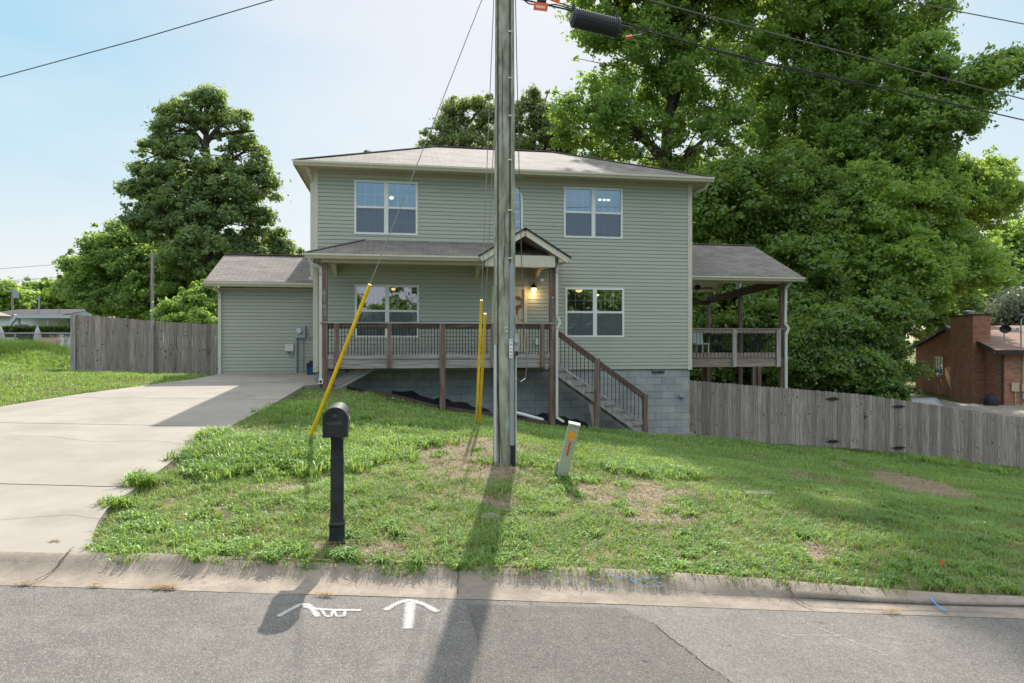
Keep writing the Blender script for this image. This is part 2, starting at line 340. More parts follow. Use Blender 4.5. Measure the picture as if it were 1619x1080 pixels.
# ------------------------------------------------------------------ mesh helpers
OFF = {}
def V(*a): return Vector(a)
class MB:
    def __init__(s): s.v = []; s.f = []; s.uv = []; s.mi = []; s.r = []; s.cr = random.random()
    def face(s, pts, mi=0, uv=None, r=None):
        pts = [Vector(p) for p in pts]; i = len(s.v); s.v += pts; s.f.append(list(range(i, i + len(pts))))
        if uv is None:
            n = (pts[1] - pts[0]).cross(pts[2] - pts[0])
            if n.length < 1e-12 and len(pts) > 3: n = (pts[2] - pts[0]).cross(pts[3] - pts[0])
            if n.length > 1e-12: n.normalize()
            t = Vector((0, 0, 1)).cross(n)
            t = Vector((1, 0, 0)) if t.length < 1e-4 else t.normalized()
            b = n.cross(t); uv = [(p.dot(t), p.dot(b)) for p in pts]
        s.uv.append(uv); s.mi.append(mi); s.r.append(s.cr if r is None else r); return s
    def obox(s, c, A, h, mi=0):
        c = Vector(c); A = [Vector(a) for a in A]
        ro = random.random() * 7; s.cr = random.random()
        for k in range(3):
            a, b = (k + 1) % 3, (k + 2) % 3
            for sg in (1, -1):
                q = [(-1, -1), (1, -1), (1, 1), (-1, 1)]
                if sg < 0: q.reverse()
                pts = [c + A[k] * (sg * h[k]) + A[a] * (x * h[a]) + A[b] * (y * h[b]) for x, y in q]
                uv = [((x * h[a] + ro, y * h[b] + ro) if h[b] >= h[a] else (y * h[b] + ro, x * h[a] + ro)) for x, y in q]
                s.face(pts, mi, uv)
        return s
    def box(s, lo, hi, mi=0):
        lo = Vector(lo); hi = Vector(hi)
        return s.obox((lo + hi) / 2, ((1, 0, 0), (0, 1, 0), (0, 0, 1)), [(hi[i] - lo[i]) / 2 for i in range(3)], mi)
    def bar(s, p, q, w_, h_, up=(0, 0, 1), mi=0):
        p = Vector(p); q = Vector(q); d = q - p; l = d.length; d.normalize(); u = Vector(up)
        sd = d.cross(u)
        if sd.length < 1e-4: sd = d.cross(Vector((0, 1, 0)))
        sd.normalize(); u = sd.cross(d)
        return s.obox((p + q) / 2, (sd, u, d), (w_ / 2, h_ / 2, l / 2), mi)
    def tube(s, pts, rad, n=8, cap=True, mi=0, uvs=1.0):
        pts = [Vector(p) for p in pts]
        if not isinstance(rad, (list, tuple)): rad = [rad] * len(pts)
        base = len(s.v); prev = None; L = 0; ls = []
        for i, p in enumerate(pts):
            d = (pts[min(i + 1, len(pts) - 1)] - pts[max(i - 1, 0)])
            if d.length < 1e-9: d = Vector((0, 0, 1))
            d.normalize()
            if prev is None:
                a = d.cross(Vector((0, 1, 0)));
                if a.length < .1: a = d.cross(Vector((1, 0, 0)))
            else: a = prev - d * prev.dot(d)
            a.normalize(); b = d.cross(a); prev = a
            if i: L += (p - pts[i - 1]).length
            ls.append(L)
            for k in range(n):
                t = 2 * math.pi * k / n
                s.v.append(p + (a * math.cos(t) + b * math.sin(t)) * rad[i])
        for i in range(len(pts) - 1):
            for k in range(n):
                k2 = (k + 1) % n
                s.f.append([base + i * n + k, base + i * n + k2, base + (i + 1) * n + k2, base + (i + 1) * n + k])
                c = 2 * math.pi * rad[0] / n * uvs
                s.uv.append([(k * c, ls[i]), ((k + 1) * c, ls[i]), ((k + 1) * c, ls[i + 1]), (k * c, ls[i + 1])]); s.mi.append(mi); s.r.append(s.cr)
        if cap:
            for i, rev in ((0, True), (len(pts) - 1, False)):
                ring = [base + i * n + k for k in range(n)]
                if rev: ring.reverse()
                s.f.append(ring); s.uv.append([(s.v[j].x, s.v[j].y) for j in ring]); s.mi.append(mi); s.r.append(s.cr)
        return s
    def prism(s, poly, vec, mi=0, mi_side=None):
        poly = [Vector(p) for p in poly]; vec = Vector(vec)
        s.face(list(reversed(poly)), mi); s.face([p + vec for p in poly], mi)
        for i in range(len(poly)):
            a, b = poly[i], poly[(i + 1) % len(poly)]
            s.face([a, b, b + vec, a + vec], mi if mi_side is None else mi_side)
        return s
    def lathe(s, c, prof, n=16, mi=0, axis='z'):
        c = Vector(c)
        def P(r_, z, k):
            t = 2 * math.pi * k / n
            q = (r_ * math.cos(t), r_ * math.sin(t), z) if axis == 'z' else (r_ * math.cos(t), z, r_ * math.sin(t))
            return c + Vector(q)
        for (r0, z0), (r1, z1) in zip(prof[:-1], prof[1:]):
            for k in range(n):
                pts = [P(r0, z0, k), P(r0, z0, k + 1), P(r1, z1, k + 1), P(r1, z1, k)]
                if r0 < 1e-6: pts = [pts[0], pts[2], pts[3]]
                elif r1 < 1e-6: pts = [pts[0], pts[1], pts[2]]
                s.face(pts, mi)
        return s
    def build(s, name, mats, parent=None, smooth=False):
        me = bpy.data.meshes.new(name)
        off = OFF.get(parent.name, (0, 0, 0)) if parent else (0, 0, 0)
        vs = [(p[0] - off[0], p[1] - off[1], p[2] - off[2]) for p in s.v]
        me.from_pydata(vs, [], s.f)
        uvl = me.uv_layers.new(name='UVMap')
        uvl.data.foreach_set('uv', [c for f in s.uv for p in f for c in p])
        at = me.attributes.new('rnd', 'FLOAT', 'FACE'); at.data.foreach_set('value', s.r)
        if not isinstance(mats, (list, tuple)): mats = [mats]
        for m in mats: me.materials.append(m)
        me.polygons.foreach_set('material_index', s.mi)
        if smooth:
            import bmesh
            bm = bmesh.new(); bm.from_mesh(me); bmesh.ops.remove_doubles(bm, verts=bm.verts, dist=1e-4); bm.to_mesh(me); bm.free()
            me.polygons.foreach_set('use_smooth', [True] * len(me.polygons)); me.set_sharp_from_angle(angle=R(38))
        me.update()
        o = bpy.data.objects.new(name, me); C.objects.link(o)
        if parent: o.parent = parent
        return o

def tag(o, label=None, cat=None, group=None, kind=None):
    if label: o['label'] = label
    if cat: o['category'] = cat
    if group: o['group'] = group
    if kind: o['kind'] = kind
    return o
def thing(name, label, cat, loc=(0, 0, 0), rz=0, group=None, local=False):
    o = bpy.data.objects.new(name, None); C.objects.link(o); o.location = loc; o.rotation_euler = (0, 0, rz); o.empty_display_size = .2
    tag(o, label, cat, group)
    OFF[o.name] = (0, 0, loc[2]) if local == 'z' else ((0, 0, 0) if local else tuple(loc))
    return o
def npmesh(name, verts, faces, mats, parent=None, rnd=None, mi=None, nper=None, kind=None):
    me = bpy.data.meshes.new(name); nv = len(verts); nf = len(faces); k = faces.shape[1]
    off = np.array(OFF.get(parent.name, (0, 0, 0)) if parent else (0, 0, 0))
    me.vertices.add(nv); me.vertices.foreach_set('co', (verts - off).astype(np.float32).ravel())
    me.loops.add(nf * k); me.loops.foreach_set('vertex_index', faces.astype(np.int32).ravel())
    me.polygons.add(nf); me.polygons.foreach_set('loop_start', np.arange(0, nf * k, k, dtype=np.int32))
    if rnd is not None:
        at = me.attributes.new('rnd', 'FLOAT', 'FACE'); at.data.foreach_set('value', rnd.astype(np.float32))
    for m in (mats if isinstance(mats, (list, tuple)) else [mats]): me.materials.append(m)
    if mi is not None: me.polygons.foreach_set('material_index', mi.astype(np.int32))
    me.update(calc_edges=True)
    o = bpy.data.objects.new(name, me); C.objects.link(o)
    if parent: o.parent = parent
    return o
def at(px, py, d): return Vector(((px - 809.5) / F * d, d, (540 - py) / F * d))

# ------------------------------------------------------------------ terrain
def sstep(a, b, x): t = np.clip((x - a) / (b - a), 0, 1); return t * t * (3 - 2 * t)
def zroad(x): return -1.9 - .03 * np.clip(x, -45, 45)
def zdrive(x, y): return -1.72 + .0532 * (y - 5.4) - .03 * (x + 3.3) * np.clip(1 - (y - 5.4) / 14, 0, 1)
XR = np.array([[5.3, -3.25], [5.6, -3.42], [6.0, -3.7], [6.72, -3.98], [8, -4.2], [9.4, -4.46], [11, -4.6], [13.8, -4.82], [16.6, -5.12], [17.0, -5.18], [17.25, -4.85], [17.75, -4.85], [17.8, -5.1], [20.4, -5.5]])
XL = np.array([[5.3, -10.5], [6.2, -9.9], [7.5, -9.75], [12.9, -9.7], [15, -9.5], [17.1, -8.99], [18.6, -8.6], [20.4, -8.5]])
def xr(y): return np.interp(y, XR[:, 0], XR[:, 1])
def xl(y): return np.interp(y, XL[:, 0], XL[:, 1])
cp = []
for x in (-60, -30, -20, -14, -10, -6.5, -4, -2, 0, 2, 4, 6, 8, 12, 20, 35, 60): cp.append((x, 5.4, zroad(x) + (.045 if -10 < x < -3.4 else .10 - .065 * float(np.clip((x - 1) / 3, 0, 1)))))
for y in (6, 7, 8.5, 10, 12, 14): cp.append((xr(y) + .1, y, zdrive(xr(y), y) - .03))
for y in (16, 17): cp.append((xr(y) + .15, y, zdrive(xr(y), y) - .13))
for y in (7, 9, 11, 13, 15, 17, 19): cp.append((xl(y) - .1, y, zdrive(xl(y), y) - .02))
cp += [(-7, 9, -1.6), (-7, 14, -1.25), (-7, 20, -1.08), (-7, 25, -1.2), (-1.5, 5.95, -1.735), (-.09, 8.8, -1.6), (-3, 9.96, -1.55), (-.66, 12.5, -1.56),
       (-2.5, 14.5, -1.48), (-4.4, 17, -1.2), (-3.2, 17, -1.42), (-1.72, 17, -1.77), (0, 17.2, -2.0), (1.0, 17.4, -2.17), (3.45, 17.7, -2.42), (5.2, 19.3, -2.70),
       (-4, 18, -1.25), (-1.5, 18.3, -1.85), (1.5, 18.8, -2.3), (5.4, 20.6, -2.92), (10.9, 21.5, -3.5), (16.9, 22.5, -4.19), (22, 23.5, -4.4), (.65, 8.35, -1.68),
       (2.9, 8, -1.84), (7.2, 12, -2.6), (1, 14, -1.9), (4, 13, -2.2), (5, 9, -2.1), (12, 16, -3.4), (9, 8, -2.35), (12, 11, -2.9),
       (-8.9, 22.2, -1.2), (-13.5, 20.9, -.9), (-11, 21.6, -1.07), (-12.1, 16.2, -.92), (-17, 23.5, -.42), (-22, 25, -.25), (-14, 12, -1.08), (-20, 15, -.7), (-30, 30, -.3), (-16, 8, -1.2), (-20, 33, -.7), (-28, 60, -.7),
       (0, 26, -3.0), (6, 30, -3.4), (0, 40, -3.2), (12, 27, -3.5), (22.2, 31, -2.98), (24, 43, -3.05), (20, 29, -3.05), (17, 30, -3.2), (21.5, 28.3, -3.05), (18, 45, -3.1), (30, 30, -3.0), (35, 45, -3.1), (26, 27.5, -3.2),
       (-12, 40, -1.6), (-60, 60, -.5), (60, 60, -3.6), (0, 90, -3.4), (-90, 120, -1), (90, 120, -4), (0, 160, -3.5), (60, 20, -4.4), (-60, 20, -.4)]
cp = np.array(cp, float)
def tps_k(r2): return np.where(r2 > 1e-12, r2 * np.log(np.maximum(r2, 1e-12)) * .5, 0)
_n = len(cp); _K = tps_k(((cp[:, None, :2] - cp[None, :, :2]) ** 2).sum(-1)) + np.eye(_n) * .02
_P = np.c_[np.ones(_n), cp[:, :2]]
_W = np.linalg.solve(np.block([[_K, _P], [_P.T, np.zeros((3, 3))]]), np.r_[cp[:, 2], 0, 0, 0])
def Hraw(x, y):
    x = np.clip(np.asarray(x, float), -95, 95); y = np.clip(np.asarray(y, float), 5.4, 165)
    sh = x.shape; x = x.ravel(); y = y.ravel(); o = np.zeros(len(x))
    for i in range(0, len(x), 40000):
        a, b = x[i:i + 40000], y[i:i + 40000]
        k = tps_k((a[:, None] - cp[None, :, 0]) ** 2 + (b[:, None] - cp[None, :, 1]) ** 2)
        o[i:i + 40000] = k @ _W[:_n] + _W[_n] + _W[_n + 1] * a + _W[_n + 2] * b
    return o.reshape(sh)
rs = np.random.RandomState(5); _T = rs.rand(256, 256)
def vnoise(x, y, s):
    x = np.asarray(x, float) * s + 37.3; y = np.asarray(y, float) * s + 11.7
    xi = np.floor(x).astype(int); yi = np.floor(y).astype(int); fx = x - xi; fy = y - yi
    fx = fx * fx * (3 - 2 * fx); fy = fy * fy * (3 - 2 * fy)
    g = lambda a, b: _T[a % 256, b % 256]
    return (g(xi, yi) * (1 - fx) + g(xi + 1, yi) * fx) * (1 - fy) + (g(xi, yi + 1) * (1 - fx) + g(xi + 1, yi + 1) * fx) * fy
def bump_h(x, y): return (vnoise(x, y, .9) - .5) * .10 * sstep(5.5, 6.5, y) + (vnoise(x, y, 3.1) - .5) * .05 * sstep(5.5, 6.2, y)
def H(x, y): return Hraw(x, y) + bump_h(x, y)
def h1(x, y): return float(H(np.array([x]), np.array([y]))[0])
def ell(x, y, cx, cy, rx, ry): return np.clip(1.35 - ((x - cx) / rx) ** 2 - ((y - cy) / ry) ** 2, 0, 1)
def ray(px, py):
    ds = np.arange(5.5, 26, .02); xs_ = (px - 809.5) / F * ds; hit = np.where(Hraw(xs_, ds) >= (540 - py) / F * ds)[0]; return np.array([xs_[hit[0]], ds[hit[0]]])
_pl, _pr, _pf, _pn = ray(1372, 752), ray(1545, 783), ray(1430, 748), ray(1490, 789)
_pc = (_pl + _pr) / 2; _e = np.linalg.inv(np.stack([(_pr - _pl) / 2, (_pn - _pf) / 2], 1))
print('straw patch', _pl, _pr, _pf, _pn)
def bare(x, y):
    n = .55 * vnoise(x, y, .55) + .3 * vnoise(x, y, 1.7) + .15 * vnoise(x, y, 5)
    b = sstep(.55, .74, n) * (1 - .75 * sstep(9, 13, y)) * (1 - .5 * sstep(3.5, 6, x))
    for e in ((-.6, 8.9, .9, .4, .8), (1.3, 8.0, 1.0, .7, .8), (1.5, 7.1, .6, .4, .8), (-3.0, 6.6, .7, .35, .8), (-2.6, 7.6, .4, .3, .7), (-1.3, 5.75, .6, .25, .7), (-.1, 8.3, .5, .5, .8), (-1.9, 8.2, .5, .3, .5)):
        b = np.maximum(b, e[4] * ell(x, y, *e[:4]) * np.clip(.15 + 1.5 * (.6 * vnoise(x, y, 3.7) + .4 * vnoise(x, y, 9)), 0, 1))
    # straw patch, long axis runs down the slope to the right
    qx, qy = x - _pc[0], y - _pc[1]; X = _e[0, 0] * qx + _e[0, 1] * qy; Y = _e[1, 0] * qx + _e[1, 1] * qy
    b = np.maximum(b, 1.5 * np.clip(1.15 - X ** 2 - Y ** 2 + (vnoise(x, y, 3) - .5) * .7, 0, 1))
    return np.clip(b, 0, 1)

def axis(segs):
    a = [segs[0][0]]
    for s0, s1, st in segs:
        k = max(1, int(round((s1 - s0) / st))); a += [s0 + (s1 - s0) * (i + 1) / k for i in range(k)]
    return np.array(a)
gx = axis([(-1500, -300, 300), (-300, -60, 30), (-60, -20, 2), (-20, -10.5, .4), (-10.5, 8, .14), (8, 18, .3), (18, 60, 2), (60, 300, 30), (300, 1500, 300)])
gy = axis([(-1500, -300, 300), (-300, -40, 26), (-40, -3.4, 3), (-3.4, 5.3, 1.45), (5.3, 13, .14), (13, 24, .3), (24, 60, 1.5), (60, 300, 24), (300, 1500, 300)])
GX, GY = np.meshgrid(gx, gy)
GZ = H(GX, GY)
GZ = np.where(GY < 5.32, zroad(GX) - .25, GZ)
ind = (GX > xl(GY) + .05) & (GX < xr(GY) - .05) & (GY < 20.4) & (GY > 5)
GZ = np.where(ind, np.minimum(GZ, zdrive(GX, GY) - .2), GZ)
nxg, nyg = len(gx), len(gy)
idx = np.arange(nxg * nyg).reshape(nyg, nxg)
fc = np.stack([idx[:-1, :-1], idx[:-1, 1:], idx[1:, 1:], idx[1:, :-1]], -1).reshape(-1, 4)
g = npmesh('ground', np.stack([GX, GY, GZ], -1).reshape(-1, 3), fc, M['ground']); tag(g, kind='structure')
ba = g.data.attributes.new('bare', 'FLOAT', 'POINT'); ba.data.foreach_set('value', bare(GX, GY).astype(np.float32).ravel())
g.data.polygons.foreach_set('use_smooth', [True] * len(g.data.polygons))

def sheet(name, xs, ys, zf, m, kind='structure'):
    X, Y = np.meshgrid(xs, ys); Z = zf(X, Y); i = np.arange(X.size).reshape(X.shape)
    f = np.stack([i[:-1, :-1], i[:-1, 1:], i[1:, 1:], i[1:, :-1]], -1).reshape(-1, 4)
    o = npmesh(name, np.stack([X, Y, Z], -1).reshape(-1, 3), f, m); tag(o, kind=kind); return o
sheet('road', np.linspace(-90, 90, 61), np.linspace(-3.3, 5.06, 5), lambda x, y: zroad(x), M['asphalt'])
# curb: gutter pan then a rolled lip, lowered at the driveway
cx_ = np.unique(np.r_[np.linspace(-90, -12, 30), np.linspace(-12, 12, 161), np.linspace(12, 90, 30)])
def curb_rise(x): return .105 - .07 * sstep(1, 4, x) - .015 * (sstep(-11.3, -10.2, x) - sstep(-3.7, -2.9, x))
prof = [(5.0, -.001, 0), (5.16, -.006, 0), (5.26, 0, 0), (5.33, .25, 1), (5.39, .62, 1), (5.44, .92, 1), (5.48, 1.0, 1), (5.50, 1.0, 1), (5.50, -2, 1)]
cv = []
for (yy, hh, md) in prof:
    wob = (vnoise(cx_, cx_ * 0 + yy, 2.5) - .5) * (.03 if md else .004) * (1 if yy < 5.45 else .3)
    narrow = sstep(-.5, 4.0, cx_) * .18
    yv = yy - narrow * (1 if md else .3)
    zv = zroad(cx_) + (hh if not md else hh * curb_rise(cx_)) + wob * .6 + (.004 if not md else 0)
    cv.append(np.stack([cx_, yv + wob, zv], -1))
cv = np.array(cv); i = np.arange(cv.shape[0] * cv.shape[1]).reshape(cv.shape[:2])
f = np.stack([i[:-1, :-1], i[:-1, 1:], i[1:, 1:], i[1:, :-1]], -1).reshape(-1, 4)
cb = npmesh('curb', cv.reshape(-1, 3), f, M['curb']); tag(cb, kind='structure'); cb.data.polygons.foreach_set('use_smooth', [True] * len(f))
# driveway slabs with open joints
dm = MB()
joints = [5.49, 7.45, 11.15, 14.4, 17.6, 20.35]
for a, b in zip(joints[:-1], joints[1:]):
    ya, yb = a + .012, b - .012; ks = max(2, int((yb - ya) / .35)); ys = np.linspace(ya, yb, ks + 1)
    if a < 17.3 < b or a >= 17.5: ys = np.unique(np.r_[ys, [y for y in (17.0, 17.25, 17.75, 17.8) if ya < y < yb]])
    rows = []
    for y in ys:
        xs = np.linspace(xl(y), xr(y), 9); rows.append([V(x, y, zdrive(x, y)) for x in xs])
    for r0, r1 in zip(rows[:-1], rows[1:]):
        for k in range(8): dm.face([r0[k], r0[k + 1], r1[k + 1], r1[k]], 0)
        for k, sgn in ((0, 1), (8, -1)):
            p, q = r0[k], r1[k]; d = V(0, 0, -.35)
            dm.face([p, q, q + d, p + d] if sgn > 0 else [q, p, p + d, q + d], 0)
    for r_ in (rows[0], rows[-1]):
        for k in range(8): dm.face([r_[k], r_[k + 1], r_[k + 1] + V(0, 0, -.1), r_[k] + V(0, 0, -.1)], 1)
dv = dm.build('driveway', [M['concrete'], M['crack']]); tag(dv, kind='structure')

# painted marks and cracks as thin sheets following the road or curb
def ribbon(name, pts, wd, m, zf, lift=.006, n=10, kind='structure', parent=None, taper=False):
    P = []
    for (a, b) in zip(pts[:-1], pts[1:]):
        for t in np.linspace(0, 1, n, endpoint=False): P.append((a[0] + (b[0] - a[0]) * t, a[1] + (b[1] - a[1]) * t))
    P.append(pts[-1]); P = np.array(P); T = np.gradient(P, axis=0); T /= np.linalg.norm(T, axis=1)[:, None] + 1e-9
    Nn = np.c_[-T[:, 1], T[:, 0]]
    wv = np.full(len(P), wd) * (1 + (np.random.RandomState(len(P)).rand(len(P)) - .5) * .25)
    vs = []; ed = []
    for k, e in ((-1, -.30), (-.55, .05), (0, .16), (.55, .05), (1, -.30)):
        q = P + Nn * (wv * k * .5)[:, None]; vs.append(np.c_[q, zf(q[:, 0], q[:, 1]) + lift]); ed.append(np.full(len(P), e))
    vs = np.array(vs); i = np.arange(vs.shape[0] * vs.shape[1]).reshape(vs.shape[:2])
    f = np.stack([i[:-1, :-1], i[:-1, 1:], i[1:, 1:], i[1:, :-1]], -1).reshape(-1, 4)
    return vs.reshape(-1, 3), f, np.array(ed).ravel()
def marks(name, strokes, m, zf, lift=.006, label=None):
    A = []; Fs = []; E = []; o = 0
    for j, (pts, wd) in enumerate(strokes):
        v, f, e = ribbon(name, pts, wd, m, zf, lift + .0012 * j); A.append(v); Fs.append(f + o); E.append(e); o += len(v)
    ob = npmesh(name, np.concatenate(A), np.concatenate(Fs), m)
    a_ = ob.data.attributes.new('edge', 'FLOAT', 'POINT'); a_.data.foreach_set('value', np.concatenate(E).astype(np.float32))
    tag(ob, kind='structure'); 
    if label: ob['label'] = label
    return ob
def rp(px, py):
    k = (py - 540) / F; r = (px - 809.5) / F
    d = 1.9 / (k - .03 * r); return (r * d, d)
zr = lambda x, y: zroad(x)
marks('painted_arrow', [([rp(645, 995), rp(649, 953)], .12), ([rp(609, 966), rp(630, 954), rp(648, 950)], .08), ([rp(647, 950), rp(668, 956), rp(692, 969)], .08)], M['wpaint'], zr,
      label='white spray painted arrow pointing at the curb')
marks('painted_symbol', [([rp(440, 976), rp(455, 967), rp(475, 957), rp(488, 957), rp(503, 976)], .07), ([rp(480, 960), rp(500, 964), rp(530, 966), rp(571, 966)], .055),
                         ([rp(508, 965), rp(515, 976), rp(524, 976), rp(526, 966)], .035), ([rp(528, 968), rp(532, 976), rp(544, 976), rp(546, 966)], .035)], M['wpaint'], zr,
      label='white spray painted squiggle beside the arrow')
marks('faint_paint_line', [([rp(1266, 983), rp(1310, 1000), rp(1392, 1032)], .02), ([rp(1265, 981), rp(1272, 979), rp(1271, 985), rp(1265, 985)], .018),
                           ([rp(1222, 1001), rp(1240, 1008), rp(1256, 1010)], .02), ([rp(1255, 1006), rp(1290, 1006), rp(1345, 1008)], .016),
                           ([rp(1392, 1016), rp(1441, 1022)], .018), ([rp(1385, 1006), rp(1440, 1013)], .014), ([rp(1390, 1033), rp(1412, 1044)], .014)], M['wpaint_thin'], zr)
def zcurb(x, y):
    nar = sstep(-.5, 4.0, x) * .18; yy = np.array([5.0, 5.16, 5.26, 5.33, 5.39, 5.46, 5.56, 5.7]); hh = np.array([.006, 0, 0, .25, .62, .92, 1, 1])
    return zroad(x) + .004 + np.interp(np.asarray(y) + nar, yy, hh) * curb_rise(x) + .008
def cpnt(px, y): return ((px - 809.5) / F * y, y)
marks('blue_curb_scribble', [([cpnt(935, 5.30), cpnt(938, 5.38)], .03), ([cpnt(960, 5.36), cpnt(985, 5.34)], .025), ([cpnt(985, 5.36), cpnt(1005, 5.30), cpnt(1020, 5.34), cpnt(1046, 5.33)], .05),
                             ([cpnt(1010, 5.26), cpnt(1050, 5.27)], .04), ([cpnt(930, 5.24), cpnt(980, 5.22)], .03)], M['bpaint'], zcurb, .01)
marks('blue_curb_stroke', [([cpnt(1472, 5.20), cpnt(1480, 5.12), cpnt(1496, 5.0)], .028)], M['bpaint2'], zcurb, .012)
def crackmark(name, pts, wd=.018, zf=zcurb):
    rr_ = random.Random(int(pts[0][0] * 100)); q_ = []
    for a, b in zip(pts[:-1], pts[1:]):
        for k in range(6): q_.append((a[0] + (b[0] - a[0]) * k / 6 + rr_.gauss(0, .006), a[1] + (b[1] - a[1]) * k / 6 + rr_.gauss(0, .004)))
    pts = q_ + [pts[-1]]; wd *= .5
    v, f, e = ribbon(name, pts, wd, None, zf, .009, 2); o = npmesh(name, v, f, M['crack']); tag(o, kind='structure')
crackmark('curb_crack', [cpnt(50, 5.04), cpnt(75, 5.2), cpnt(100, 5.4), cpnt(118, 5.58)], .02)
crackmark('curb_crack', [cpnt(1240, 5.42), cpnt(1246, 5.3), cpnt(1262, 5.12), cpnt(1285, 5.0)], .02)
crackmark('curb_crack', [cpnt(722, 5.5), cpnt(724, 5.3), cpnt(723, 5.05)], .014)
zdr = lambda x, y: zdrive(x, y) - .006
crackmark('driveway_crack', [(-4.3, 9.6), (-5.2, 9.9), (-6.0, 9.75), (-6.9, 10.1), (-7.6, 10.0)], .010, zdr)
crackmark('driveway_crack', [(-3.6, 6.3), (-4.2, 6.45), (-4.7, 6.25), (-5.3, 6.5)], .008, zdr)
crackmark('road_crack', [rp(1030, 985), rp(1060, 1010), rp(1095, 1035), rp(1120, 1056), rp(1165, 1085)], .012, lambda x, y: zroad(x) - .002)
# older darker asphalt patch
pp = [rp(738, 956), rp(985, 962), rp(1030, 985), rp(1095, 1035), rp(1160, 1085), rp(1230, 1150), rp(752, 1150), rp(755, 1010)]
mb = MB(); mb.face([V(x, y, zroad(x) + .004) for x, y in pp]); tag(mb.build('asphalt_patch', M['asphalt2']), kind='structure')

# ------------------------------------------------------------------ THE HOUSE
TH = R(9.4); cT, sT = math.cos(TH), math.sin(TH); OX, OY = -5.163, 17.8; BZ = -2.7
def hu(px, v=0): r = (px - 809.5) / F; return (r * (OY + v * cT) - OX + v * sT) / (cT - r * sT)
def hz(px, py, v=0): return (540 - py) / F * (OY + hu(px, v) * sT + v * cT)
def hw(u, v, z): return V(OX + u * cT - v * sT, OY + u * sT + v * cT, z)
house = thing('house', 'two storey sage green house with front porch and back deck', 'house', (OX, OY, BZ), TH, local='z')
W, D = 10.42, 6.6
ZS, ZT = -.775, 4.50     # siding bottom / top
Z1 = ZS
WIN = {'UL': (560, 660.5, 286.5, 371.5), 'UR': (891, 984, 297, 377), 'LR': (893.5, 986.5, 455, 533.5), 'LL': (561, 662.5, 450.5, 534)}
holes = []; wrect = {}
for k, (a, b, c, d) in WIN.items():
    u0, u1 = hu(a), hu(b); z1 = hz((a + b) / 2, c); z0 = hz((a + b) / 2, d); wrect[k] = (u0, u1, z0, z1); holes.append((u0 + .03, u1 - .03, z0 + .03, z1 - .03))
du0, du1 = hu(777), hu(833); dz1 = hz(805, 453); holes.append((du0 + .03, du1 - .03, ZS, dz1 - .03))
au0, au1 = hu(783), hu(826.5); az1 = hz(805, 294); az0 = hz(805, 384); holes.append((au0 + .04, au1 - .04, az0 + .04, az1 - .22))
def siding(mb, p0, U, N, width, z0, z1, holes=(), e=.1016, lap=.016, zoff=0):
    p0 = Vector((p0[0], p0[1])); U = Vector(U); N = Vector(N); k = 0
    def P(u, z, o): q = p0 + U * u + N * o; return (q.x, q.y, z)
    z = z0
    while z < z1 - 1e-4:
        zb = min(z + e, z1); br = sorted(set([z, zb] + [h for hh in holes for h in hh[2:4] if z < h < zb]))
        for a, b in zip(br[:-1], br[1:]):
            iv = [(0, width)]
            for (h0, h1_, hz0, hz1) in holes:
                if hz0 < b - 1e-5 and hz1 > a + 1e-5:
                    nv = []
                    for (s0, s1) in iv:
                        if h1_ <= s0 or h0 >= s1: nv.append((s0, s1))
                        else:
                            if h0 > s0: nv.append((s0, h0))
                            if h1_ < s1: nv.append((h1_, s1))
                    iv = nv
            zn = z + .85 * e; sub = [a] + ([zn] if a < zn < b else []) + [b]
            off = lambda q: lap * (1 - .4 * (q - z) / (.85 * e))
            kk = int(round((z - z0) / e)); iv2 = []
            for s0, s1 in iv:
                cuts = [s0] + [c for c in [((kk * 1.37) % 3.6) + 3.6 * j - 3.6 for j in range(6)] if s0 < c < s1] + [s1]; iv2 += list(zip(cuts[:-1], cuts[1:]))
            for s0, s1 in iv2:
                mb.cr = ((kk * 7919 + int(s0 * 31)) % 97) / 97.
                for q0, q1 in zip(sub[:-1], sub[1:]):
                    if q0 >= zn - 1e-6: mb.face([P(s0, q0, -.006), P(s1, q0, -.006), P(s1, q1, -.006), P(s0, q1, -.006)]); mb.face([P(s0, q0, off(q0)), P(s1, q0, off(q0)), P(s1, q0, -.006), P(s0, q0, -.006)])
                    else: mb.face([P(s0, q0, off(q0)), P(s1, q0, off(q0)), P(s1, q1, off(q1)), P(s0, q1, off(q1))])
                if abs(a - z) < 1e-6: mb.face([P(s0, a, -.006), P(s1, a, -.006), P(s1, a, lap), P(s0, a, lap)])
        z = zb
    return mb
mb = MB()
siding(mb, (0, 0), (1, 0), (0, -1), W, ZS, ZT, holes)
siding(mb, (0, D), (0, -1), (-1, 0), D, ZS, ZT); siding(mb, (W, 0), (0, 1), (1, 0), D, ZS, ZT); siding(mb, (W, D), (-1, 0), (0, 1), W, ZS, ZT)
mb.build('siding', M['siding'], house)
# foundation
mb = MB(); t = .03
mb.box((t, t, -4.2), (W - t, .25, ZS - .002)); mb.box((t, D - .25, -4.2), (W - t, D - t, ZS - .002))
mb.box((t, .25, -4.2), (.25, D - .25, ZS - .002)); mb.box((W - .25, .25, -4.2), (W - t, D - .25, ZS - .002))
# walls need real metre UVs for the block pattern
mb2 = MB()
def wallq(m_, a, b, z0, z1, mi=0): m_.face([(a[0], a[1], z0), (b[0], b[1], z0), (b[0], b[1], z1), (a[0], a[1], z1)], mi)
wallq(mb2, (t, t), (W - t, t), -4.2, ZS); wallq(mb2, (t, D - t), (t, t), -4.2, ZS); wallq(mb2, (W - t, t), (W - t, D - t), -4.2, ZS); wallq(mb2, (W - t, D - t), (t, D - t), -4.2, ZS)
mb2.build('foundation', M['block'], house)
mb = MB(); mb.box((hu(1015), -.14, -4.0), (W + .05, .02, hz(1060, 685))); mb.build('footing', M['concrete'], house)
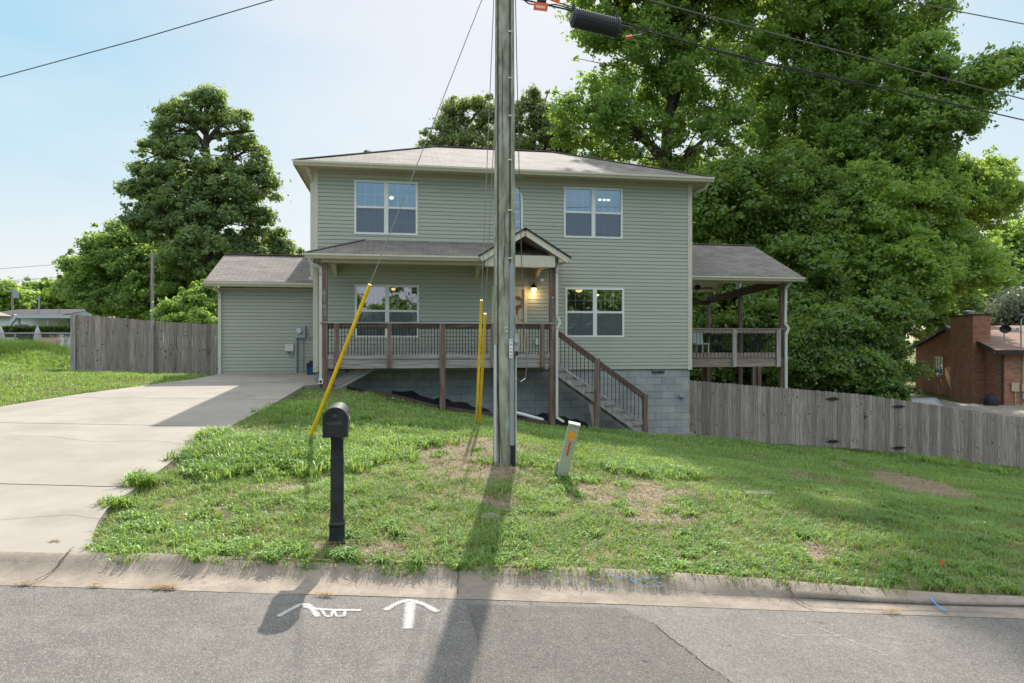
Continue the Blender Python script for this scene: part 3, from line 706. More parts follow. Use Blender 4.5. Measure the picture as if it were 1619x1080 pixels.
# corner trims
for (u, v) in ((0, 0), (W, 0), (0, D), (W, D)):
    mb = MB(); su = 1 if u > 0 else -1; sv = 1 if v > 0 else -1
    mb.box((min(u, u - su * .10), min(v, v + sv * .022), ZS - .03), (max(u, u - su * .10), max(v, v + sv * .022), ZT))
    mb.box((min(u, u + su * .022), min(v + sv * .022, v - sv * .10), ZS - .03), (max(u, u + su * .022), max(v + sv * .022, v - sv * .10), ZT)); mb.build('corner_trim', M['trim'], house)
# interior floor, room backing so the windows look into rooms
mb = MB(); mb.box((.1, 2.2, ZS), (W - .1, 2.3, ZT)); mb.box((.1, .12, 1.75), (W - .1, 2.2, 1.95)); mb.box((.1, .12, ZS), (W - .1, 2.2, ZS + .1)); mb.box((.1, .05, 4.38), (W - .1, 2.2, 4.45))
mb.box((4.6, .12, 1.95), (4.7, 2.2, 4.38)); mb.build('interior_wall', M['curtain'], house)
# windows
def window(name, rect, panes=2, parent=house, v=0, lower_screen=True, grid=(3, 2)):
    u0, u1, z0, z1 = rect; fw = .055; wn = bpy.data.objects.new(name, None); C.objects.link(wn); wn.parent = parent; wn.location = ((u0 + u1) / 2, v, z0 - OFF[parent.name][2])
    OFF[wn.name] = ((u0 + u1) / 2, v, z0)
    m = MB(); y0, y1 = v - .03, v + .06
    m.box((u0, y0, z0), (u0 + fw, y1, z1)); m.box((u1 - fw, y0, z0), (u1, y1, z1))
    m.box((u0 + fw, y0, z1 - fw), (u1 - fw, y1, z1)); m.box((u0 + fw, y0, z0), (u1 - fw, y1, z0 + fw))
    um = (u0 + u1) / 2; zm = (z0 + z1) / 2 + .01; mw = .055
    if panes == 2: m.box((um - mw, y0 + .002, z0 + fw), (um + mw, y1, z1 - fw))
    spans = [(u0 + fw, um - mw), (um + mw, u1 - fw)] if panes == 2 else [(u0 + fw, u1 - fw)]
    for a, b in spans: m.box((a, v - .018, zm - .028), (b, v + .05, zm + .028))
    m.build('frame', M['white'], wn)
    g1 = MB(); g2 = MB(); mu = MB()
    for a, b in spans:
        for (q0, q1, yy, sc) in ((zm + .028, z1 - fw, v + .005, 0), (z0 + fw, zm - .028, v + .03, 1)):
            g1.face([(a, yy + .006, q0), (b, yy + .006, q0), (b, yy + .006, q1), (a, yy + .006, q1)])
            for k in range(1, grid[0]): x = a + (b - a) * k / grid[0]; mu.box((x - .009, yy + .010, q0), (x + .009, yy + .02, q1))
            for k in range(1, grid[1]): z = q0 + (q1 - q0) * k / grid[1]; mu.box((a, yy + .011, z - .009), (b, yy + .019, z + .009))
            if sc and lower_screen: g2.face([(a, v - .012, q0), (b, v - .012, q0), (b, v - .012, q1), (a, v - .012, q1)])
    g1.build('pane', M['glass'], wn); mu.build('muntin', M['white'], wn)
    if lower_screen: g2.build('insect_screen', M['screen'], wn)
    return wn
for k in ('UL', 'UR', 'LR', 'LL'): window('window', wrect[k])
# arched window
def arch_pts(u0, u1, z0, z1, inset=0, n=14):
    uc = (u0 + u1) / 2; r = (u1 - u0) / 2 - inset; zc = z1 - (u1 - u0) / 2
    return [(u0 + inset, z0 + inset), (u1 - inset, z0 + inset)] + [(uc + r * math.cos(math.pi * i / n), zc + r * math.sin(math.pi * i / n)) for i in range(n + 1)]
o_, i_ = arch_pts(au0, au1, az0, az1), arch_pts(au0, au1, az0, az1, .06)
aw = bpy.data.objects.new('arched_window', None); C.objects.link(aw); aw.parent = house; aw.location = ((au0 + au1) / 2, 0, az0 - BZ); OFF[aw.name] = ((au0 + au1) / 2, 0, az0)
mb = MB()
for j in range(len(o_)):
    a, b, c, d = o_[j], o_[(j + 1) % len(o_)], i_[(j + 1) % len(i_)], i_[j]
    mb.face([(a[0], -.03, a[1]), (b[0], -.03, b[1]), (c[0], -.03, c[1]), (d[0], -.03, d[1])])
    mb.face([(a[0], .01, a[1]), (b[0], .01, b[1]), (b[0], -.03, b[1]), (a[0], -.03, a[1])]); mb.face([(d[0], -.03, d[1]), (c[0], -.03, c[1]), (c[0], .02, c[1]), (d[0], .02, d[1])])
mb.build('frame', M['white'], aw)
mb = MB(); mb.face([(x, -.02, z) for x, z in i_]); mb.build('pane', M['glass'], aw)
mb = MB(); uc = (au0 + au1) / 2; mb.box((uc - .009, -.028, az0 + .06), (uc + .009, -.021, az1 - .07))
for k in range(1, 6): z = az0 + .06 + (az1 - az0 - .2) * k / 5.2; mb.box((au0 + .06, -.029, z - .009), (au1 - .06, -.022, z + .009))
mb.build('muntin', M['white'], aw)
# door
dr = bpy.data.objects.new('front_door', None); C.objects.link(dr); dr.parent = house; dr.location = ((du0 + du1) / 2, 0, -.45 - BZ); OFF[dr.name] = ((du0 + du1) / 2, 0, -.45)
mb = MB(); mb.box((du0, -.03, -.45), (du0 + .08, .06, dz1)); mb.box((du1 - .08, -.03, -.45), (du1, .06, dz1)); mb.box((du0 + .08, -.03, dz1 - .08), (du1 - .08, .06, dz1)); mb.build('door_frame', M['cream'], dr)
mb = MB(); mb.box((du0 + .08, .015, -.45), (du1 - .08, .05, dz1 - .08))
for a, b in ((.16, .42), (.50, .80)):
    for q0, q1 in ((-.2, .25), (.35, 1.2)):
        x0, x1 = du0 + .04 + a * (du1 - du0 - .08), du0 + .04 + b * (du1 - du0 - .08)
        for c0, c1, e0, e1 in ((x0, x0 + .015, q0, q1), (x1 - .015, x1, q0, q1), (x0, x1, q1 - .015, q1), (x0, x1, q0, q0 + .015)): mb.box((c0, .005, e0), (c1, .016, e1))
mb.build('door_leaf', M['doorc'], dr)
mb = MB(); mb.lathe((du1 - .14, -.02, hz(831, 505)), [(0, -.03), (.028, -.02), (.03, 0), (.012, .02), (.012, .04)], 12, axis='y'); mb.build('handle', M['steel'], dr)
# main roof
def gutter(mb, a, b, z, out_dir, h=.12, d=.11, mi=0):
    a = Vector(a); b = Vector(b); o = Vector(out_dir)
    pf = [(0, 0), (d * .55, 0), (d * .75, h * .35), (d, h * .6), (d, h), (d - .012, h), (d - .012, h * .62), (0, h * .1)]
    A = [V(a.x + o.x * x, a.y + o.y * x, z + y) for x, y in pf]; B = [V(b.x + o.x * x, b.y + o.y * x, z + y) for x, y in pf]
    for i in range(len(pf) - 1): mb.face([A[i], B[i], B[i + 1], A[i + 1]], mi)
    mb.face(A, mi); mb.face(list(reversed(B)), mi)
OVH = .45; EZ = 4.60
E = [(-OVH, -OVH), (W + OVH, -OVH), (W + OVH, D + OVH), (-OVH, D + OVH)]
hwid = (D + 2 * OVH) / 2; pit = .416; RZ = EZ + hwid * pit
R0, R1 = (-OVH + hwid, D / 2, RZ), (W + OVH - hwid, D / 2, RZ)
e3 = [(x, y, EZ) for x, y in E]
mb = MB()
mb.face([e3[0], e3[1], R1, R0]); mb.face([e3[1], e3[2], R1]); mb.face([e3[2], e3[3], R0, R1]); mb.face([e3[3], e3[0], R0])
for k in range(4):
    a, b = V(*e3[k]), V(*e3[(k + 1) % 4]); mb.face([a, b, b - V(0, 0, .02), a - V(0, 0, .02)], 1)
# ridge and hip caps
def cap(mb, a, b, w_=.12):
    mb.bar(V(*a) + V(0, 0, .008), V(*b) + V(0, 0, .008), w_ * 1.6, .02)
cap(mb, R0, R1)
for k, rr in ((0, R0), (3, R0), (1, R1), (2, R1)): cap(mb, e3[k], rr)
mb.build('roof', [M['shingle'], M['shingle_edge']], house)
mb = MB()   # soffit as grooved panels
def soffit(mb, u0, u1, v0, v1, z, along='v', step=.1):
    mb.face([(u0, v1, z), (u1, v1, z), (u1, v0, z), (u0, v0, z)])
    if along == 'v':
        n = int((u1 - u0) / step)
        for i in range(n): x = u0 + (i + .5) * (u1 - u0) / n; mb.box((x - .035, v0, z - .010), (x + .035, v1, z - .001))
    else:
        n = int((v1 - v0) / step)
        for i in range(n): x = v0 + (i + .5) * (v1 - v0) / n; mb.box((u0, x - .035, z - .010), (u1, x + .035, z - .001))
soffit(mb, -OVH + .02, W + OVH - .02, -OVH + .02, 0.02, 4.50); soffit(mb, -OVH + .02, W + OVH - .02, D, D + OVH - .02, 4.50)
soffit(mb, -OVH + .02, .02, 0.02, D, 4.50, 'u'); soffit(mb, W - .02, W + OVH - .02, 0.02, D, 4.50, 'u')
mb.build('soffit', M['soffit'], house)
mb = MB()
mb.box((-OVH, -OVH, 4.46), (W + OVH, -OVH + .02, EZ - .03)); mb.box((-OVH, D + OVH - .02, 4.46), (W + OVH, D + OVH, EZ - .03))
mb.box((-OVH, -OVH + .02, 4.46), (-OVH + .02, D + OVH - .02, EZ - .03)); mb.box((W + OVH - .02, -OVH + .02, 4.46), (W + OVH, D + OVH - .02, EZ - .03))
mb.build('fascia', M['trim'], house)
mb = MB(); gutter(mb, (-OVH, -OVH, 0), (W + OVH, -OVH, 0), EZ - .14, (0, -1)); gutter(mb, (W + OVH, D + OVH, 0), (-OVH, D + OVH, 0), EZ - .14, (0, 1)); mb.build('gutter', M['trim'], house)
def spout(pts, parent=house, name='downspout', m=None, w_=.075, shoe=True):
    mb = MB()
    for a, b in zip(pts[:-1], pts[1:]): mb.bar(a, b, w_, .06, up=(0, -1, .001))
    for p in pts[1:-1]: mb.obox(p, ((1, 0, 0), (0, 1, 0), (0, 0, 1)), (w_ / 2, .03, .03))
    return mb.build(name, m or M['downs'], parent)
spout([(W + .33, -.42, EZ - .14), (W + .31, -.25, 4.33), (W + .10, .5, 4.22), (W + .065, .9, 4.1), (W + .065, .9, -2.7)])
spout([(-.15, -.42, EZ - .14), (-.1, -.2, 4.35), (-.06, .06, 4.2), (-.06, .06, 1.6)])

# left wing
wv = 2.7; wu0 = hu(346, wv); WZS = hz(420, 592, wv); WZT = 1.55; wd = D - wv
mb = MB(); siding(mb, (wu0, wv), (1, 0), (0, -1), -wu0, WZS, WZT); siding(mb, (wu0, D), (0, -1), (-1, 0), wd, WZS, WZT); siding(mb, (0, D), (-1, 0), (0, 1), -wu0, WZS, WZT)
ry = wv + (wd) / 2; wrz = 1.73 + (wd / 2 + .4) * .45
mb.face([(wu0, wv, WZT), (wu0, D, WZT), (wu0, ry, wrz - .05)]); mb.build('wing_siding', M['siding'], house)
mb = MB(); wallq(mb, (wu0 + .02, wv + .03), (0, wv + .03), -2, WZS); wallq(mb, (wu0 + .02, D), (wu0 + .02, wv + .03), -2, WZS); mb.build('wing_foundation', M['concrete'], house)
mb = MB(); mb.box((wu0 - .02, wv - .022, WZS - .02), (wu0 + .09, wv, WZT)); mb.build('wing_corner_trim', M['trim'], house); mb = MB(); mb.box((-.10, wv - .022, WZS - .02), (-.001, wv, WZT)); mb.build('wing_corner_trim', M['trim'], house)
mb = MB(); x0 = wu0 - .3; e0, e1 = wv - .4, D + .4; ez = 1.73
mb.face([(x0, e0, ez), (-.002, e0, ez), (-.002, ry, wrz), (x0, ry, wrz)]); mb.face([(-.002, e1, ez), (x0, e1, ez), (x0, ry, wrz), (-.002, ry, wrz)])
mb.face([(x0, e0, ez - .02), (x0, e0, ez), (x0, ry, wrz), (x0, ry, wrz - .02)], 1); mb.face([(x0, e0, ez), (-.002, e0, ez), (-.002, e0, ez - .02), (x0, e0, ez - .02)], 1)
cap(mb, (x0, ry, wrz), (-.002, ry, wrz)); mb.build('wing_roof', [M['shingle'], M['shingle_edge']], house)
mb = MB(); mb.box((x0 + .02, e0, ez - .15), (-.002, e0 + .02, ez - .03)); mb.bar((x0 + .01, e0, ez - .1), (x0 + .01, ry, wrz - .1), .02, .15); mb.bar((x0 + .01, e1, ez - .1), (x0 + .01, ry, wrz - .1), .02, .15)
soffit(mb, x0 + .02, -.02, e0 + .02, wv, WZT - .005); gutter(mb, (x0, e0, 0), (-.002, e0, 0), ez - .14, (0, -1)); mb.build('wing_gutter', M['trim'], house)
spout([(x0 + .3, e0 - .03, ez - .14), (wu0 + .04, wv - .1, 1.42), (wu0 + .04, wv - .06, 1.3), (wu0 + .04, wv - .06, WZS - .05)])
# security camera on the wing roof corner
def seccam(p, parent=house):
    mb = MB(); p = V(*p); mb.lathe(p, [(0, -.06), (.035, -.055), (.04, .03), (0, .035)], 10, axis='y'); mb.bar(p + V(0, .03, 0), p + V(0, .12, .05), .02, .02); return mb.build('security_camera', M['white'], parent, True)
seccam((hu(490, 2.2), 2.2, hz(490, 440, 2.2)))
# meter and boxes on the wing wall
mt = bpy.data.objects.new('electric_meter', None); C.objects.link(mt); mt.parent = house; mu_, mz_ = hu(475, wv), hz(475, 525, wv); mt.location = (mu_, wv, mz_ - BZ); OFF[mt.name] = (mu_, wv, mz_)
mb = MB(); mb.box((mu_ - .15, wv - .13, mz_ - .17), (mu_ + .15, wv - .01, mz_ + .17)); mb.box((mu_ - .16, wv - .14, mz_ + .155), (mu_ + .16, wv - .01, mz_ + .175)); mb.build('meter_box', M['electric'], mt)
mb = MB(); mb.lathe((mu_ - .01, wv - .13, mz_ + .03), [(.085, 0), (.085, -.05), (.07, -.09), (0, -.1)], 18, axis='y'); mb.build('meter_dial', M['wire_white'], mt, True)
mb = MB(); mb.tube([(mu_ - .11, wv - .07, mz_ - .17), (mu_ - .11, wv - .07, WZS - .05)], .035, 10); mb.tube([(mu_ + .08, wv - .05, mz_ - .17), (mu_ + .08, wv - .05, WZS)], .014, 6); mb.tube([(mu_ + .15, wv - .05, mz_ - .12), (mu_ + .25, wv - .05, mz_ - .16), (mu_ + .42, wv - .05, mz_ - .16)], .016, 6); mb.build('conduit', M['pvc'], mt, True)
bu_, bz_ = hu(458, wv), hz(458, 549.5, wv)
mb = MB(); mb.box((bu_ - .12, wv - .09, bz_ - .11), (bu_ + .12, wv - .01, bz_ + .11)); mb.build('cable_box', M['wire_white'], house)
mb = MB(); mb.tube([(bu_, wv - .05, bz_ - .11), (bu_ - .02, wv - .06, bz_ - .2), (bu_ + .06, wv - .07, bz_ - .27), (bu_ + .16, wv - .05, bz_ - .18)], .008, 6); mb.build('cable_loop', M['cable'], house)

# porch
pv = -1.12; DZ = -.45      # deck surface
pu0, pu1 = hu(509, pv), hu(877.5, pv)
mb = MB(); mb.box((pu0, pv + .04, DZ - .04), (pu1, -.02, DZ)); mb.build('porch_floor', M['grey_wood'], house)
mb = MB(); mb.box((pu0, pv, hz(690, 582, pv)), (pu1, pv + .04, hz(690, 569, pv))); mb.box((pu0, pv - .03, hz(690, 566, pv)), (pu1, pv + .01, hz(690, 556.5, pv)))
mb.box((pu0, pv + .04, -.7), (pu0 + .04, -.02, -.5)); mb.box((pu1 - .04, pv + .04, -.7), (pu1, -.02, -.5)); mb.build('porch_rim_board', M['grey_wood'], house)
RT = hz(690, 509.7, pv)
mb = MB(); mb.box((pu0 - .03, pv - .07, RT - .035), (pu1 + .03, pv + .08, RT)); mb.build('rail_cap', M['grey_wood'], house)
mb = MB(); mb.box((pu0 + .1, pv - .035, RT - .16), (pu1 - .1, pv + .0, RT - .036)); mb.build('top_rail', M['brown_wood'], house)
def post(a, b, v0, z0, z1, m='post_wood', name='post', dv=.13):
    mb = MB(); mb.box((a, v0, z0), (b, v0 + dv, z1)); return mb.build(name, M[m], house)
gz = lambda u, v: h1(*(hw(u, v, 0).to_2d()))
post(hu(509.5, pv), hu(518, pv), pv - .05, -1.6, 1.92, name='porch_post'); post(hu(868.5, pv), hu(877.5, pv), pv - .05, -2.5, 1.92, name='porch_post'); post(hu(695, pv), hu(704, pv), pv - .06, -2.1, RT - .036, name='porch_post')
for a, b in ((529, 536), (612.5, 619), (776, 782), (853.6, 860)): post(hu(a, pv), hu(b, pv), pv - .09, -.66, RT - .036, 'post_wood', 'rail_post', .09)
bt, bb = hz(690, 519, pv), hz(690, 557, pv)
mb = MB(); nb = 72; bal0 = None
bpx = np.linspace(519.5, 866, nb)
for k in range(nb):
    u = pu0 + .16 + (pu1 - pu0 - .3) * k / (nb - 1)
    if any(hu(a, pv) - .03 < u < hu(b, pv) + .03 for a, b in ((529, 536), (612.5, 619), (695, 704), (776, 782), (853.6, 860))): continue
    if bal0 is None: mb.tube([(u, pv - .045, bb - .05), (u, pv - .045, bt + .05)], .0085, 6); bal0 = mb.build('baluster', M['iron'], house); balu = u
    else: c_ = bal0.copy(); C.objects.link(c_); c_.location.x = u - balu
# porch beam, ceiling, roof
bz1 = hz(690, 407.5, pv); bz0 = hz(690, 418.5, pv)
mb = MB(); mb.box((pu0 - .02, pv - .08, bz0), (pu1 + .02, pv + .10, bz1 + .04))
for px in (519, 757): u = hu(px, pv); mb.box((u, pv + .10, bz0 - .02), (u + .14, -.015, bz1))
u = hu(858, pv); mb.box((u, pv + .10, bz0 - .02), (u + .12, -.015, bz1)); mb.build('porch_beam', M['soffit'], house)
for px in (524, 761, 861):
    u = hu(px, pv); mb = MB(); mb.prism([(u - .05, -.02, bz0 - .02), (u - .05, -.5, bz0 - .02), (u - .05, -.02, bz0 - .24)], (.1, 0, 0)); mb.build('bracket', M['soffit'], house)
pe = -1.32; pez = hz(483, 399, pe)          # eave
pue = -.06; rw = -pe; prz = 2.68
ug0, ug1, ugp = hu(756, pe), hu(901, pe), hu(823, pe)
ugm = (ug0 + ug1) / 2; gez = hz(902, 409, pe - .05); gpk = hz(823, 362, pe - .05)
mb = MB()
mb.face([(pue, pe, pez), (ug1 - .5, pe, pez), (ug1 - .5, -.005, prz), (pue + rw, -.005, prz)]); mb.face([(pue, -.005, pez), (pue, pe, pez), (pue + rw, -.005, prz)])
mb.face([(pue, pe, pez), (ug1 - .5, pe, pez), (ug1 - .5, pe, pez - .02), (pue, pe, pez - .02)], 1)
cap(mb, (pue, pe, pez), (pue + rw, -.005, prz), .1)
mb.build('porch_roof', [M['shingle'], M['shingle_edge']], house)
# gable: two slopes, running back to the wall
gf = pe - .12
mb = MB()
for (a, za, b, zb) in ((ug0, gez, ugm, gpk), (ugm, gpk, ug1, gez)):
    mb.face([(a, gf, za), (b, gf, zb), (b, -.006, zb), (a, -.006, za)])
    mb.bar((a, gf - .01, za + .012), (b, gf - .01, zb + .012), .05, .035, mi=1)
mb.build('gable_roof', [M['shingle'], M['shingle_edge']], house)
mb = MB()
for (a, za, b, zb) in ((ug0 + .05, gez - .06, ugm, gpk - .09), (ugm, gpk - .09, ug1 - .05, gez - .06)): mb.bar((a, gf + .012, za), (b, gf + .012, zb), .025, .15)
mb.prism([(ug1 - .30, gf + .03, gez - .10), (ug1 + .0, gf + .03, gez - .10), (ug1 + .0, gf + .03, gez + .0), (ug1 - .30, gf + .03, gez + .13)], (0, .35, 0)); mb.build('rake_board', M['rake'], house)
mb = MB()   # vaulted ceiling boards under the gable
for (a, za, b, zb) in ((ug0 + .1, gez - .05, ugm, gpk - .06), (ugm, gpk - .06, ug1 - .1, gez - .05)):
    mb.face([(a, gf + .05, za), (a, -.01, za), (b, -.01, zb), (b, gf + .05, zb)])
    for k in range(10): y = gf + .1 + k * .125; mb.bar((a, y, za - .008), (b, y, zb - .008), .10, .012)
mb.build('gable_ceiling', M['soffit'], house)
mb = MB(); g0, g1, gz0, gz1 = hu(767, pe), hu(877, pe), hz(820, 422, pe), hz(820, 404, pe); mb.box((g0, pe - .04, gz0), (g1, pe + .18, gz1))
for k in range(26): x = g0 + (k + .5) * (g1 - g0) / 26; mb.box((x - .024, pe - .05, gz0 + .002), (x + .024, pe - .04, gz1 - .002))
mb.build('gable_beam', M['rake'], house)
mb = MB(); gutter(mb, (pue, pe, 0), (ug0 + .1, pe, 0), pez - .14, (0, -1)); mb.box((pue, pe, pez - .15), (ug0 + .1, pe + .02, pez - .03)); mb.box((pue, pe + .02, pez - .15), (pue + .02, -.02, pez - .03)); mb.build('porch_gutter', M['trim'], house)
mb = MB(); soffit(mb, pue + .03, ug0 + .3, pe + .03, -.02, bz1 + .042); mb.build('porch_ceiling', M['soffit'], house)
spout([(hu(488, pe), pe - .05, pez - .14), (hu(492, pe), pe + .03, pez - .26), (hu(507, pe + .2), pe + .2, pez - .35), (hu(507.5, pe + .2), pe + .2, pez - .5), (hu(507.5, pe + .2), pe + .2, hz(507, 603, pe + .2))])
mb = MB(); ud = hu(507.5, pe + .2); zd = hz(507, 600, pe + .2); mb.box((ud - .05, pe + .14, zd - .1), (ud + .05, pe + .24, zd + .02)); mb.lathe((ud, pe + .138, zd - .05), [(.035, 0), (0, -.002)], 12, axis='y', mi=1); mb.build('downspout_outlet', [M['white'], M['dark']], house)
vv = pv - .10
spout([(hu(897, pe), pe, gez - .06), (hu(893, vv), vv, hz(893, 414, vv)), (hu(882, vv), vv, hz(882, 421, vv)), (hu(880.5, vv), vv, hz(880, 430, vv)), (hu(880.5, vv), vv, hz(880, 500, vv)), (hu(885.5, vv), vv, hz(885, 510, vv)), (hu(880.5, vv), vv, hz(880, 519, vv)), (hu(880.5, vv), vv, hz(880, 660, vv)), (hu(892, vv - .1), vv - .1, hz(892, 667, vv - .1))], w_=.06)
seccam((hu(857, pv + .1), pv + .1, hz(857, 443, pv + .1)))
# porch lantern
lu, lz = hu(842.5), hz(842, 457)
pl = bpy.data.objects.new('porch_lantern', None); C.objects.link(pl); pl.parent = house; pl.location = (lu, -.02, lz - BZ); OFF[pl.name] = (lu, -.02, lz)
mb = MB(); mb.box((lu - .05, -.03, lz - .06), (lu + .05, -.013, lz + .1)); mb.tube([(lu, -.03, lz + .06), (lu, -.09, lz + .16), (lu, -.13, lz + .1)], .012, 8); mb.build('lantern_arm', M['iron'], pl, True); mb = MB(); mb.lathe((lu, -.13, lz), [(0, .17), (.012, .15), (.02, .12), (.05, .09), (.085, .03), (.09, .015), (.0, .015)], 14); mb.build('lantern_cap', M['iron'], pl, True)
mb = MB(); mb.lathe((lu, -.13, lz), [(.07, .015), (.068, -.04), (.05, -.1), (.02, -.12), (0, -.12)], 14); mb.build('lantern_glass', M['lampglass'], pl, True)
ld = bpy.data.lights.new('lantern_bulb', 'POINT'); ld.energy = 2.5; ld.color = (1, .62, .28); ld.shadow_soft_size = .06
lo_ = bpy.data.objects.new('lantern_bulb', ld); C.objects.link(lo_); lo_.parent = pl; lo_.location = (0, -.16, -.17)
mb = MB(); u = hu(848.5); z = hz(848, 541); mb.box((u - .05, -.06, z - .07), (u + .05, -.013, z + .07)); mb.build('outlet_cover', M['white'], house)
# house number digits and post ornament
def text_mesh(s, size, depth=.006):
    cu = bpy.data.curves.new('txt', 'FONT'); cu.body = s; cu.size = size; cu.extrude = depth; cu.align_x = 'CENTER'; cu.align_y = 'CENTER'
    ob = bpy.data.objects.new('txt', cu); C.objects.link(ob); dg = bpy.context.evaluated_depsgraph_get(); dg.update()
    me = bpy.data.meshes.new_from_object(ob.evaluated_get(dg)); bpy.data.objects.remove(ob); return me
def text_obj(name, s, size, loc, rot, m, parent, depth=.004):
    me = text_mesh(s, size, depth); me.materials.clear(); me.materials.append(m); o = bpy.data.objects.new(name, me); C.objects.link(o); o.parent = parent
    off = OFF[parent.name]; o.location = (loc[0] - off[0], loc[1] - off[1], loc[2] - off[2]); o.rotation_euler = rot; return o
for ch, py in (('6', 463.5), ('1', 473.5), ('6', 485), ('3', 496)): text_obj('house_number', ch, .20, (hu(513.6, pv), pv - .056, hz(513, py, pv)), (R(90), 0, 0), M['pvc'], house)
mb = MB(); u, z = hu(873.5, pv), hz(873, 471, pv); mb.lathe((u, pv - .06, z), [(0, -.015), (.03, -.01), (.035, 0)], 12, axis='y'); mb.box((u - .008, pv - .062, z - .28), (u + .008, pv - .051, z)); mb.build('post_ornament', M['pvc'], house)
# under-porch stringer at the left end
mb = MB(); mb.bar((hu(530, pv + .3), pv + .3, hz(530, 610, pv + .3)), (hu(588, pv + .3), pv + .3, hz(588, 578, pv + .3)), .05, .26, up=(0, 0, 1)); mb.build('skirt_board', M['grey_wood'], house)
mb = MB(); mb.box((hu(518, pv + .4), pv + .36, -1.5), (hu(548, pv + .4), pv + .6, -.7)); mb.build('retaining_block', M['block'], house)

# front stairs
st = bpy.data.objects.new('stairs', None); C.objects.link(st); st.parent = house; st.location = (pu1, pv, -2.4 - BZ); OFF[st.name] = (pu1, pv, -2.4)
sa, sb = (hu(880, pv), hz(880, 578, pv)), (hu(1017, pv), hz(1017, 675, pv)); slope = (sb[1] - sa[1]) / (sb[0] - sa[0])
for v0 in (pv, -.25):
    mb = MB(); nst = 9; pts = []
    run = (sb[0] - sa[0]) / nst; rise = (sb[1] - sa[1]) / nst; zt0 = sa[1] + .02
    top = []
    for k in range(nst): top += [(sa[0] + k * run, zt0 + (k + .95) * rise), (sa[0] + (k + 1) * run - .004, zt0 + (k + .95) * rise)]
    bot = [(sb[0], sb[1] - .26), (sb[0] - .12, sb[1] - .26), (sa[0], sa[1] - .30)]
    for k in range(nst):
        a0, a1 = sa[0] + k * run, sa[0] + (k + 1) * run; zz = zt0 + (k + .95) * rise
        b0, b1 = sa[1] - .26 + (a0 - sa[0]) * slope, sa[1] - .26 + (a1 - sa[0]) * slope
        mb.prism([(a0, v0, b0), (a1, v0, b1), (a1, v0, zz), (a0, v0, zz)], (0, .04, 0))
    mb.build('stringer', M['grey_wood'], st)
for k in range(9):
    mb = MB(); a0 = sa[0] + k * run; zz = zt0 + (k + .95) * rise; mb.box((a0 - .02, pv - .03, zz), (a0 + run + .02, -.18, zz + .038)); mb.build('tread', M['grey_wood'], st)
def srail(v0):
    r0, r1 = (hu(882, v0), hz(882, 527, v0)), (hu(1022, v0), hz(1022, 630, v0))
    mb = MB(); mb.bar((r0[0], v0, r0[1]), (r1[0], v0, r1[1]), .045, .14); mb.build('handrail', M['brown_wood'], st)
    q0, q1 = (hu(882, v0), hz(882, 576, v0)), (hu(1017, v0), hz(1017, 668, v0))
    mb = MB(); mb.bar((q0[0], v0 + .002, q0[1]), (q1[0], v0 + .002, q1[1]), .05, .06); mb.build('bottom_rail', M['grey_wood'], st)
    n = 22
    for k in range(n):
        mb = MB()
        tt = (k + .7) / n; u = r0[0] + (q1[0] - r0[0]) * tt; zt = r0[1] + (u - r0[0]) * (r1[1] - r0[1]) / (r1[0] - r0[0]); zb = q0[1] + (u - q0[0]) * (q1[1] - q0[1]) / (q1[0] - q0[0])
        mb.tube([(u, v0 - .02, zb), (u, v0 - .02, zt)], .0085, 6); mb.build('baluster', M['iron'], st)
srail(pv - .03)
for a, b, y0, y1 in ((939.5, 946.5, 567, 685), (1016, 1022.5, 624, 695)):
    mb = MB(); mb.box((hu(a, pv), pv - .10, hz(a, y1, pv)), (hu(b, pv), pv - .01, hz(a, y0, pv))); mb.build('newel_post', M['post_wood'], st)
mb = MB(); mb.bar((hu(934, pv + .1), pv + .1, hz(934, 640, pv + .1)), (hu(940, pv + .1), pv + .1, hz(940, 682, pv + .1)), .04, .09); mb.build('brace', M['grey_wood'], st)
# far side handrail top sticking out
mb = MB(); mb.bar((hu(985, -.25), -.25, hz(985, 600, -.25)), (hu(1027, -.25), -.25, hz(1027, 627, -.25)), .04, .05); mb.build('wall_handrail', M['grey_wood'], st)
# crawl vent, hose box on foundation
mb = MB(); v0, v1, zz0, zz1 = hu(1031), hu(1050.5), hz(1040, 589.5), hz(1040, 581.5); mb.box((v0, -.01, zz0), (v1, .028, zz1), 0)
for k in range(8): x = v0 + (k + .5) * (v1 - v0) / 8; mb.box((x - .006, -.014, zz0 + .02), (x + .006, -.0101, zz1 - .02), 1)
mb.build('foundation_vent', [M['iron'], M['pvc']], house)
mb = MB(); u, z = hu(1077), hz(1077, 626); mb.box((u - .07, -.05, z - .05), (u + .07, .028, z + .05)); mb.box((u - .04, -.08, z - .03), (u + .04, -.05, z + .03)); mb.build('outlet_box', M['pvc'], house)

# ---- covered back deck (right)
bv0, bv1 = 1.2, 6.4; bu1 = hu(1241, bv0); zf = hz(1165, 566, bv0); zrl = hz(1165, 519, bv0)
dk = bpy.data.objects.new('back_deck', None); C.objects.link(dk); dk.parent = house; dk.location = (W, bv0, -3.2 - BZ); OFF[dk.name] = (W, bv0, -3.2)
mb = MB(); mb.box((W + .02, bv0 + .04, zf - .04), (bu1, bv1, zf)); mb.build('deck_floor', M['grey_wood'], dk)
mb = MB(); mb.box((W + .02, bv0, hz(1165, 580, bv0)), (bu1 - .02, bv0 + .04, hz(1165, 567, bv0))); mb.box((W + .02, bv0 - .03, hz(1165, 565, bv0)), (bu1 - .02, bv0 + .01, hz(1165, 557.5, bv0)))
mb.box((bu1 - .06, bv0 + .04, zf - .28), (bu1 - .02, bv1, zf - .045)); mb.build('deck_rim', M['deck_wood'], dk)
